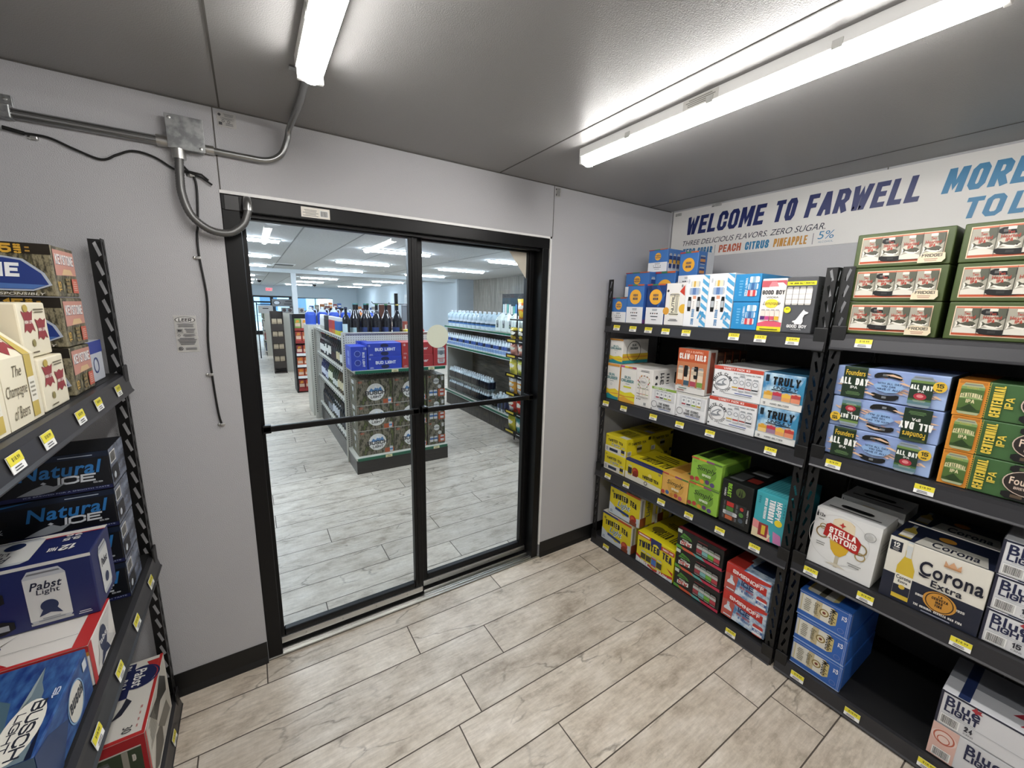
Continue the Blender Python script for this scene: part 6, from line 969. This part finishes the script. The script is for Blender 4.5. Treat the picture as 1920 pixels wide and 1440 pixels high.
for i, (x, y, nk) in enumerate(((1.03, 2.66, '#5f9aa0'), (1.15, 2.69, '#3f8f8a'), (1.27, 2.66, '#2f6a44'), (1.385, 2.69, '#3a7a4a'), (1.5, 2.65, '#c9b45a'), (1.09, 2.82, '#6fa39a'), (1.21, 2.83, '#2f6a44'))):
    bottle('wine_bottle', '%s large dark bottle from the aisle along the top of the end display' % ORD[i], '#14141c', '#2a3f74' if i else '#b9d4dc', nk, (x, y, 1.441 if y < 2.5 else 1.386), 'large bottles on top of the end display', prof=MAG, lz=(.03, .1), n=14)
bottle('wine_bottle', 'dark wine bottle with pale blue label at the near corner of the shelving top', '#12141c', '#c9dde2', '#26304f', (.93, 2.6, 1.386), 'large bottles on top of the end display', lz=(.04, .14))
def jug(name, lab, body, cap, loc, grp, liquid=None, label_c=None, rz=0, s=1.0, bm=None):
    t = empty(name, lab, 'jug', loc, rz, grp); B = bm or mat('jug_'+body[1:], body, .25)
    mb = MB(); mb.lathe([(0, 0), (.07, .0), (.076, .012), (.076, .15), (.07, .175), (.045, .215), (.022, .24), (.02, .255)], B, n=14, ms=[B]*4+([B]*3))
    if liquid: mb.lathe([(.0765, .012), (.0765, .15), (.0705, .176), (.058, .196)], ink(liquid), n=14)
    if label_c: mb.lathe([(.0775, .05), (.0775, .12)], ink(label_c), n=14)
    mb.build('body', t)
    mb = MB(); mb.tube(spline([(0, -.045, .225), (0, -.07, .235), (0, -.088, .21), (0, -.084, .16), (0, -.07, .135)], 4), .009, B, 8); mb.build('handle', t)
    mb = MB(); mb.lathe([(.022, .25), (.022, .272), (0, .274)], ink(cap), n=12); mb.build('cap', t)
    return t
j0 = jug('washer_fluid_jug', 'blue washer fluid jug at the far aisle corner of the shelving top', '#c9d4ee', '#e4e6ea', (.845, 4.9, 1.40), 'blue jugs on the shelving', liquid='#2f55c0', rz=PI/2)
gbox('shelf', empty('gondola_shelf', 'low beige shelving behind the wine shelving carrying blue jugs', 'shelving', (1.36, 5.0, 0)), (1.36, 5.0, 0), (.78, 4.72, 0), (1.9, 5.3, 1.398), GOND)
for i in range(4): dup(j0, (1.015+i*.17, 4.9+.02*(i % 2), 1.40), 'blue washer fluid jug behind the spray cans, %s from the aisle corner' % ORD[i])
dup(j0, (1.71, 4.9, 1.4), 'blue washer fluid jug behind the large dark bottles')
# hook rack and small goods on the shelving top
t = empty('hook_rack', 'black post with wire hooks and hanging packs on the shelving top', 'display rack', (1.72, 3.4, 1.386))
mb = MB(); mb.box((-.02, -.02, 0), (.02, .02, .5), BLK, .003); mb.build('post', t)
mb = MB()
for sx in (-1, 1): mb.tube([(0, 0, .36), (sx*.3, 0, .36), (sx*.32, 0, .385)], .006, BLK, 6)
for sx in (-1, 1): mb.tube([(0, 0, .36), (sx*.12, -.1, .36), (sx*.13, -.12, .38)], .005, BLK, 6)
mb.build('hook', t)
for i, (x, c) in enumerate(((-.2, '#5a3326'), (-.11, '#4a2c24'), (.1, '#8d9298'), (.17, '#4a2620'), (.27, '#b8a8a0'))):
    mb = MB(); mb.box((-.035, -.02, -.3), (.035, .02, 0), mat('pouch_'+c[1:], c, .3), .01); tag(mb.build('hanging_pack', loc=(1.72+x, 3.38, 1.386+.352)), '%s slim pack hanging on the hook rack, counted from the aisle' % ORD[i], 'snack pack', 'packs on the hook rack')
t = empty('toy_tray', 'small yellow tray with dark windows on the end display top', 'tray', (1.67, 2.62, 1.386))
mb = MB(); mb.box((-.1, -.06, 0), (.1, .06, .075), mat('toy_yellow', '#d8c22c', .4), .012); mb.build('body', t)
mb = MB(); [mb.box((-.08+i*.065, -.0615, .015+.02*(i % 2)), (-.045+i*.065, -.055, .04+.02*(i % 2)), INKB) for i in range(3)]; mb.build('opening', t)
for i, (x, y, z, w, h, d, c) in enumerate(((1.8, 3.0, 1.386, .09, .1, .1, '#7a3026'), (1.8, 3.2, 1.386, .1, .14, .1, '#9a4a3a'), (1.72, 4.0, 1.386, .12, .2, .1, '#b8543c'), (1.58, 4.2, 1.386, .12, .16, .1, '#c9b4a4'), (1.76, 3.72, 1.386, .1, .16, .1, '#4a4a52'), (1.45, 4.3, 1.386, .1, .22, .1, '#c87a3a'))):
    carton('small_box', '%s small box on the right-hand part of the shelving top, nearest first' % ORD[i], BX, (x-w/2, y, z), 0, w, h, d, c, {'front': [('r', .15, .3, .85, .7, '#e0d2c4'), ('lines', .2, .1, .8, .25, 2, '#e0d2c4')]}, group='small boxes on the shelving top')
t = empty('snack_bag_rack', 'red sloping counter rack of snack bars on the shelving top', 'display rack', (2.2, 4.3, 1.2))
mb = MB(); mb.add([(-.25, 0, 0), (.25, 0, 0), (.25, .3, 0), (-.25, .3, 0), (-.25, 0, .12), (.25, 0, .12), (.25, .3, .3), (-.25, .3, .3)], [(0, 1, 5, 4), (1, 2, 6, 5), (2, 3, 7, 6), (3, 0, 4, 7), (4, 5, 6, 7)], mat('rack_red', '#a82a26', .4)); mb.build('tray', t)
mb = MB(); mb.box((-.26, .28, .3), (.26, .3, .33), BLK); mb.build('rail', t)
mb = MB(); mb.box((-.2, .0, -1.2), (.2, .3, 0), BLK); mb.build('stand', t)
for i in range(3): carton('snack_box', 'pale red snack box on the back rail of the sloping rack, %s from the left' % ORD[i], BX, (2.0+i*.15, 4.604, 1.532), 0, .14, .09, .06, '#b8605a', {'front': [('r', .1, .2, .9, .8, '#d8b0a8'), ('c', .5, .5, .2, '#a82a26')]}, group='snack boxes on the rail')
for o_ in [o for o in bpy.data.objects if o.name.startswith('snack_box')]: o_.location.z = 1.385
bb_ = MB(); bb_.box((-.26, .28, .0), (.26, .37, .184), mat('rack_red', '#a82a26', .4)); bb_.build('back_ledge', t)

# shelving with water along the right-hand aisle
t = empty('gondola_shelf', 'long shelving of bottled water with green edge strips along the right aisle', 'shelving', (3.2, 3.2, 0)); off = (3.2, 3.2, 0)
RX, RB, RY0, RY1 = 2.95, 3.5, 1.75, 4.62; RL = [.265, 1.075, 1.40]
gbox('plinth', t, off, (RX+.02, RY0, 0), (RB, RY1, .2), mat('dark_wood_kick', None, .5, build=b_noise2('#2c2a28', '#57524c', 5, .35, .65, (1, 14, 1))))
gbox('back_panel', t, off, (RB, RY0, 0), (RB+.03, RY1, 1.42), WOODP); gbox('end_panel', t, off, (RX+.05, RY1, 0), (RB+.03, RY1+.03, 1.36), mat('pegboard_side', None, .6, build=b_peg('#b5b3aa', '#5b5a55', .0254, .15, (0, 2))))
for i, z in enumerate(RL):
    gbox('shelf_deck', t, off, (RX, RY0, z-.022), (RB, RY1, z), GOND)
    gbox('ticket_strip', t, off, (RX-.012, RY0, z-.03), (RX, RY1, z-.002), GREEN, .002); gbox('strip_edge', t, off, (RX-.014, RY0, z-.036), (RX-.001, RY1, z-.03), WHITE)
JW = [(0, 0), (.062, 0), (.066, .012), (.066, .15), (.06, .18), (.03, .225), (.02, .235), (.02, .245)]
wa = mat('clear_water', '#c3d6e0', .05, spec=.7); CLP = mat('clear_bottle', '#d5e2e8', .08, spec=.7)
def wjug(lab, body, loc, grp, milk):
    t = empty('water_jug', lab, 'jug', loc, 0, grp); mb = MB()
    if milk: mb.box((-.07, -.075, 0), (.07, .075, .17), body, .02); mb.add([(-.06, -.065, .165), (.06, -.065, .165), (.06, .065, .165), (-.06, .065, .165), (-.01, -.022, .245), (.03, -.022, .245), (.03, .022, .245), (-.01, .022, .245)], [(0, 1, 5, 4), (1, 2, 6, 5), (2, 3, 7, 6), (3, 0, 4, 7), (4, 5, 6, 7)], body)
    else: mb.lathe(JW, body, n=12)
    mb.build('body', t)
    mb = MB(); mb.lathe([(.021, .243), (.021, .262), (0, .263)], ink('#e6eaee'), (.01 if milk else 0, 0, 0), n=10); mb.build('cap', t)
    mb = MB()
    if milk: mb.pr((Vector((-.0705, .03, .06)), Vector((0, -1, 0)), Vector((0, 0, 1)), Vector((-1, 0, 0)), .05, .1), [('r', 0, 0, 1, 1, '#39424a'), ('lines', .1, .5, .9, .95, 4, '#c9d2d8'), ('r', .1, .1, .5, .4, '#8fa88a')])
    else: mb.lathe([(.0668, .05), (.0668, .11)], ink('#4a7ab4'), n=12); mb.lathe([(.0672, .09), (.0672, .13)], ink('#d3dde6'), n=12); mb.lathe([(.0676, .075), (.0676, .095)], ink('#1f3a4a'), n=12)
    mb.build('label', t)
    mb = MB(); mb.tube([(-.03, 0, .22), (-.07, 0, .2), (-.072, 0, .15), (-.06, 0, .12)], .008, body, 8); mb.build('handle', t)
    return t
p = None
for i in range(11):
    lab = 'clear water jug with blue label on the top water shelf, %s from the far end' % ORD[i]; loc = (3.03, 4.5-i*.148, 1.401)
    if p is None: p = wjug(lab, wa, loc, 'clear water jugs on the top water shelf', False)
    else: dup(p, loc, lab)
    dup(p, (3.19, 4.5-i*.148, 1.401), 'clear water jug in the second row of the top water shelf', 'second row of clear water jugs')
p = None; MILKY = mat('milky_plastic', '#dfe9e4', .35)
for i in range(6):
    lab = 'milky white water jug on the top water shelf, %s after the clear ones' % ORD[i]; loc = (3.035, 2.83-i*.165, 1.401)
    if p is None: p = wjug(lab, MILKY, loc, 'milky jugs on the top water shelf', True)
    else: dup(p, loc, lab)
WB = [(0, 0), (.03, 0), (.032, .01), (.032, .06), (.03, .07), (.032, .08), (.032, .14), (.02, .17), (.0125, .182), (.0125, .188), (.014, .189), (.014, .203), (0, .204)]
def wbottle(lab, loc, grp, lab_c, cap='#e2e8ee', sc=1.):
    mb = MB(); mb.lathe([(r*sc, z*sc) for r, z in WB], CLP, n=10, ms=[CLP]*9+[ink(cap)]*3); mb.lathe([(.0325*sc, .075*sc), (.0325*sc, .125*sc)], ink(lab_c), n=10); mb.lathe([(.0322*sc, .015*sc), (.0322*sc, .06*sc)], mat('blue_water', '#8fabd6', .1), n=10); return tag(mb.build('water_bottle', loc=loc), lab, 'bottle', grp)
p = None
for i in range(34):
    y = 4.55-i*.077; lab = 'small water bottle fronting the middle water shelf, %s' % (ORD[i % 20]+(' of the far half' if i < 20 else ' of the near half'))
    pc = wbottle(lab, (2.995, y, 1.076), 'small water bottles on the middle water shelf', ('#3f5fa8', '#24324a')[i % 3 == 2]) if i in (0, 2) else None
    if i == 0: p = pc
    elif i == 2: p2 = pc
    else: dup(p2 if i % 3 == 2 else p, (2.995, y, 1.076), lab)
    dup(p, (3.07, y, 1.076), 'small clear water bottle in the second row of the middle water shelf', 'second row of small water bottles')
# shrink-wrapped water cases on the lowest shelf: each case one thing with its bottles and film
def wcase(lab, loc, lab_c, rows=2, cols=4, sc=1.0, film=True):
    t = empty('water_case', lab, 'water case', loc, 0, 'water cases on the lowest shelf')
    pr_ = None
    for r in range(rows):
        for c in range(cols):
            mb = MB(); mb.lathe([(q*sc, z*sc) for q, z in WB], CLP, n=9, ms=[CLP]*9+[ink('#e2e8ee')]*3); mb.lathe([(.0326*sc, .03*sc), (.0326*sc, .135*sc)], ink(lab_c), n=9)
            if pr_ is None: pr_ = mb.build('bottle', t, (.035, .035, 0))
            else: q = pr_.copy(); C.objects.link(q); q.parent = t; q.location = (.035+.068*sc*r, .035+.068*sc*c, 0)
    if film:
        mb = MB(); w, l, h = .068*sc*rows+.002, .068*sc*cols+.002, .15*sc
        mb.add([(0, 0, .002), (w, 0, .002), (w, l, .002), (0, l, .002), (0, 0, h), (w, 0, h), (w, l, h), (0, l, h)], [(0, 1, 5, 4), (1, 2, 6, 5), (2, 3, 7, 6), (3, 0, 4, 7)], CLEAR); mb.build('shrink_film', t)
    return t
NAVY = '#27306a'; p = None
for lay in range(2):
    for i in range(5):
        lab = 'shrink-wrapped case of navy-labelled water, %s layer, %s from the far end' % (('lower', 'upper')[lay], ORD[i]); loc = (2.985, 4.28-i*.29, .266+lay*.21)
        if p is None: p = wcase(lab, loc, '#3a3f5c', cols=4)
        else: dup(p, loc, lab)
for i, (y, n, z, c, sc) in enumerate(((2.89, 2, .266, '#2b2f44', 1.0), (2.58, 3, .266, '#3a4266', 1.35), (2.28, 3, .266, '#202a6a', 1.35))):
    wcase('clear bottle case near the chip rack, %s from the far end' % ORD[i], (2.985, y, z), c, 2, n, sc)
# hanging rack of chip bags at the near end
t = empty('chip_rack', 'black wire rack of chip bags seen at the right edge of the glass', 'display rack', (2.86, 1.98, 0)); CZ = [.17, .42, .66, .90, 1.14, 1.33]
mb = MB()
for y in (-.27, .27): mb.tube([(.05, y, .0), (.05, y, 1.85)], .008, BLK, 8)
for z in (.1, .9, 1.8): mb.tube([(.05, -.27, z), (.05, .27, z)], .006, BLK, 6)
mb.build('frame', t)
for z in CZ:
    mb = MB(); mb.box((-.1, -.28, z-.01), (.05, .28, z), BLK); mb.box((-.105, -.28, z-.02), (-.1, .28, z+.03), BLK)
    mb.pr((Vector((-.1055, .28, z-.02)), Vector((0, -1, 0)), Vector((0, 0, 1)), Vector((-1, 0, 0)), .56, .05), [('r', .06, .25, .38, .75, '#c9b03a'), ('lines', .45, .3, .95, .7, 1, '#c9c9c4')])
    mb.build('tray', t)
def bag(lab, loc, c1, c2, grp, h=.2, w=.165, flip=1):
    mb = MB(); nu, nv = 12, 16; rr = random.Random(int(loc[1]*100+loc[2]*1000)); ph = rr.random()*6
    m1, m2, m3 = [mat('bag_'+c[1:], c, .22, .15) for c in (c1, c2, '#e6e2d2')]
    for s_ in (-1, 1):
        g = [[(s_*.042*math.sin(PI*u/nu)**.7*math.sin(PI*(.04+.92*v/nv))**.6+.003*math.sin(13*v/nv+ph+5*u/nu), (u/nu-.5)*w*(1-.06*math.sin(PI*v/nv)), h*v/nv) for u in range(nu+1)] for v in range(nv+1)]
        for v in range(nv):
            for u in range(nu):
                a, k = (u+.5)/nu-.5, (v+.5)/nv
                m = m3 if (a/.36)**2+((k-.62)/.11)**2 < 1 else m2 if (a/.34)**2+((k-.26)/.17)**2 < 1 or k > .8 else m1
                mb.add([g[v][u], g[v][u+1], g[v+1][u+1], g[v+1][u]], [(0, 1, 2, 3)], m, True)
    o = mb.build('chip_bag', loc=loc); o.rotation_euler = (0, -.1, 0); return tag(o, lab, 'chip bag', grp)
TC = [(('#cdbb3a', '#a8a83c'), ('#7fb0a8', '#4f8f8a')), (('#b8342c', '#d8d4cc'), ('#c9402c', '#b8302c')), (('#d89a3a', '#dcdcd8'), ('#cf8a34', '#e2e0dc')), (('#e2d25a', '#c9c24a'), ('#e0dca8', '#b9bf4a')), (('#c98a78', '#b87464'), ('#d09a84', '#c08474')), (('#3a3024', '#c9b23a'), ('#2b241c', '#b8a034'))]
TN = ['lowest', 'second', 'third', 'fourth', 'fifth', 'sixth']
for ti, z in enumerate(CZ):
    for bi in range(3):
        c = TC[ti][bi % 2]; bag('chip bag on the %s tray of the black rack, %s from the far side' % (TN[ti], ORD[bi]), (2.86-.035, 1.98+.185-bi*.185, z+.004), c[0], c[1], 'chip bags on the black rack', .2 if ti < 4 else .165)
bag('single yellow and orange chip bag at the top of the black rack', (2.83, 2.0, 1.606), '#d8742c', '#d9b83a', 'chip bags on the black rack', .24, .19)
bag('single pale chip bag beside the yellow one at the top of the black rack', (2.83, 1.8, 1.606), '#c8d0d4', '#e4e8ea', 'chip bags on the black rack', .22, .17)
gbox('clip_bar', t, (2.86, 1.98, 0), (2.885, 1.72, 1.585), (2.9, 2.25, 1.6), BLK); 
mb = MB(); mb.box((-.06, -.27, 1.585), (.05, .27, 1.6), BLK); mb.build('tray', t)
# solid drink cooler put in place of a reflection in the door glass
t = empty('reflected_cooler', 'black framed drink cooler built in place of a reflection in the door glass', 'cooler', (5.75, 5.2, 0)); off = (5.75, 5.2, 0)
gbox('cabinet', t, off, (5.45, 3.6, 0), (5.79, 6.8, 2.05), BLK)
for i in range(4):
    y = 3.65+i*.79
    gbox('glass_door', t, off, (5.43, y, .15), (5.45, y+.74, 1.95), mat('cooler_door', '#3a4a55', .1))
    for k_ in range(4):
        mb = MB(); rr = random.Random(i*7+k_)
        for q in range(7): mb.box((5.415-5.75, y+.04+q*.095-5.2, .3+k_*.42), (5.43-5.75, y+.115+q*.095-5.2, .3+k_*.42+rr.uniform(.18, .26)), ink(rr.choice(('#c9e0e6', '#5fb0a8', '#d9d4d0', '#b8504a', '#4a86c0', '#e2e2de'))))
        mb.build('product_row', t)
# farther aisles
t = empty('snack_rack', 'tall black rack of red and orange snack trays behind the wine shelving', 'display rack', (.9, 6.6, 0)); off = (.9, 6.6, 0)
gbox('frame', t, off, (.72, 6.6, 0), (.75, 7.1, 1.5), BLK); gbox('frame', t, off, (1.1, 6.6, 0), (1.13, 7.1, 1.5), BLK); gbox('back_panel', t, off, (.75, 7.05, 0), (1.1, 7.1, 1.5), BLK)
for i, z in enumerate((.05, .3, .52, .74, .98, 1.22)):
    gbox('tray', t, off, (.75, 6.6, z-.02), (1.1, 7.04, z), mat('tray_red', '#8f2420', .5)); gbox('tray_lip', t, off, (.75, 6.585, z-.02), (1.1, 6.6, z+.03), WHITE if i in (1, 2, 3) else mat('tray_red'))
rr = random.Random(9)
for i, (z, h, cs) in enumerate(((.05, .2, ('#8f2420', '#a8302a', '#7a1f1c')), (.3, .17, ('#c85a2a', '#b84a24', '#c8642c')), (.52, .17, ('#cf5a24', '#b8502a', '#d0702c')), (.74, .18, ('#8a2434', '#b84a2c', '#6a2030')), (.98, .2, ('#b8443a', '#c8502c', '#8f2a3a')), (1.22, .2, ('#7a9a4a', '#c9b4a0', '#a03a4a')))):
    for q in range(3): carton('snack_pack', 'snack pack on the %s tray of the tall black snack rack, %s from the aisle' % (TN[i], ORD[q]), BX, (.755+q*.115, 6.62, z+.001), 0, .105, h, .2, cs[q], {'front': [('r', .1, .3, .9, .6, '#d8b8a0'), ('p', [(.2, .62), (.8, .7), (.7, .9), (.3, .88)], '#d9902c')]}, group='packs on the tall snack rack')
def aisle(lab, x0, x1, y0, y1, h, seed, side=True):
    t = empty('gondola_shelf', lab, 'shelving', ((x0+x1)/2, (y0+y1)/2, 0)); off = ((x0+x1)/2, (y0+y1)/2, 0); xm = (x0+x1)/2
    gbox('end_panel', t, off, (x0+.04, y0, 0), (x1, y0+.03, h), GOND); gbox('back_panel', t, off, (xm-.01, y0+.03, 0), (xm+.01, y1, h), GOND); gbox('plinth', t, off, (x0+.03, y0+.03, 0), (x1-.03, y1, .12), BLK)
    rr = random.Random(seed); lv = [.14, .5, .84, 1.16][:4]
    for z in lv: gbox('shelf_deck', t, off, (x0, y0+.03, z-.02), (x1, y1, z), GOND)
    n = 0
    for li, z in enumerate(lv):
        y = y0+.1; i = 0
        while y < y1-.25:
            w = rr.uniform(.16, .26); hh = rr.uniform(.18, .27)
            carton('grocery_pack', 'grocery pack %s along the %s shelf of the %s' % (ORD[i % 20], TN[li], lab.split(',')[0]), BX, (x0+.01, y, z+.001), PI/2*0, .2, hh, w-.02, rr.choice(('#b9b4aa', '#c9c4b8', '#8d2f2c', '#4a4a4f', '#c98a4a', '#d8d4c4', '#5a6a52', '#a8a090', '#2f3f5f')), {'left': [('r', .1, .25, .9, .7, rr.choice(('#e2ddd0', '#3a3a3f', '#c9a24a')))], 'front': [('r', .15, .2, .85, .75, '#d9d2c4')]}, group='packs on the '+lab.split(',')[0])
            y += w; i += 1
    return t
aisle('second aisle shelving, grey end panel toward the glass', .55, 1.45, 9.5, 12.2, 1.45, 3)
aisle('third aisle shelving, beyond the brown card rack', .4, 1.3, 13.0, 15.6, 1.4, 5)
t = empty('card_rack', 'dark brown rack of paired tan boxes at the aisle end', 'display rack', (.6, 9.3, 0)); off = (.6, 9.3, 0)
mb = MB(); BRN = mat('dark_brown', '#2a2018', .5)
mb.box((-.14, -.12, 0), (.13, .1, .03), BRN); mb.box((-.14, .08, 0), (.13, .1, 1.5), BRN); mb.box((-.14, -.12, 0), (-.125, .1, 1.5), BRN); mb.box((.115, -.12, 0), (.13, .1, 1.5), BRN); mb.build('cabinet', t)
for i, z in enumerate((.3, .6, .9, 1.2)):
    gbox('shelf', t, off, (.475, 9.17, z-.17), (.715, 9.38, z-.0), BRN)
for i, z in enumerate((.3, .6, .9, 1.2)):
    for q in range(2): carton('tan_box', 'tan box on the %s shelf of the brown rack, %s one' % (TN[i], ('aisle side', 'inner')[q]), BX, (.485+q*.115, 9.19, z+.001), 0, .1, .12, .1, '#a8977e', {'front': [('r', .1, .1, .9, .3, '#8a7a62')]}, group='paired tan boxes on the brown rack')
t = empty('header_sign', 'grey header board with an oval emblem above the second aisle shelving', 'sign', (.78, 9.52, 1.45))
mb = MB(); mb.box((-.24, 0, .16), (.26, .03, .34), mat('sign_grey', '#6d6f70', .5)); mb.box((-.2, .01, 0), (-.17, .02, .16), BLK); mb.box((.19, .01, 0), (.22, .02, .16), BLK); mb.pr((Vector((-.24, 0, .16)), Vector((1, 0, 0)), Vector((0, 0, 1)), Vector((0, -1, 0)), .5, .18), [('c', .2, .5, .3, '#2b2f38', 1.5), ('c', .2, .5, .22, '#b9bec4', 1.5), ('lines', .48, .55, .95, .85, 1, '#2f3032'), ('lines', .48, .2, .85, .48, 1, '#2f3032')]); mb.build('board', t)
for i in range(4): carton('white_carton', '%s white carton standing on top of the second aisle shelving' % ORD[i], BX, (.74+i*.13, 9.7, 1.451), 0, .12, .13, .1, '#b9b6b2', {'front': [('c', .5, .5, .3, '#5a4a4c'), ('r', .1, .05, .9, .2, '#8d8a88')]}, group='white cartons on the second aisle shelving')
for k_ in range(4):
    pass
t = empty('header_sign', 'white rounded sign in a black tube frame beyond the brown rack', 'sign', (.35, 12.4, 0))
mb = MB(); mb.tube(spline([(-.1, 0, 0), (-.1, 0, 1.55), (-.06, 0, 1.62), (.3, 0, 1.62), (.34, 0, 1.55), (.34, 0, 1.3)], 4), .014, BLK, 8); mb.build('frame', t)
mb = MB(); mb.box((-.07, -.01, 1.36), (.32, .01, 1.6), WHITE); mb.pr((Vector((-.07, -.01, 1.36)), Vector((1, 0, 0)), Vector((0, 0, 1)), Vector((0, -1, 0)), .39, .24), [('lines', .2, .5, .8, .75, 1, '#2b2b2e')]); mb.build('board', t)
for i, (x, y, h) in enumerate(((1.9, 12, 1.6), (2.6, 14, 1.65), (3.2, 11.5, 1.55))):
    t = empty('wire_display', '%s tall display stand seen above the bottles, from the column' % ORD[i], 'display rack', (x, y, 0))
    mb = MB(); mb.box((-.3, -.2, 0), (.3, .2, h-.2), mat('display_%d' % i, ('#4a5a6a', '#6a4a3a', '#7a7f82')[i], .6)); mb.build('body', t)
    mb = MB(); mb.box((-.35, -.22, h-.2), (.35, .22, h-.12), BLK); mb.build('top', t)
    for q in range(4): carton('grocery_pack', '%s pack on top of the %s tall display stand' % (ORD[q], ORD[i]), BX, (x-.28+q*.15, y-.15, h-.119), 0, .12, .14+.03*((q+i) % 3), .12, ('#3a5a9a', '#a8a49c', '#c87a3a', '#7a2a2c')[(q+i) % 4], {'front': [('r', .1, .3, .9, .6, '#d9d6cc')]}, group='packs on the tall display stands')
t = empty('wall_notice', 'small white notice on the far side wall above the hook rack', 'notice', (SX2-.002, 13.8, 1.85))
mb = MB(); mb.box((0, -.25, -.25), (.002, .25, .25), WHITE); mb.pr((Vector((0, .25, -.25)), Vector((0, -1, 0)), Vector((0, 0, 1)), Vector((-1, 0, 0)), .5, .5), [('lines', .15, .3, .85, .8, 6, '#a9b4ba')]); mb.build('sheet', t)
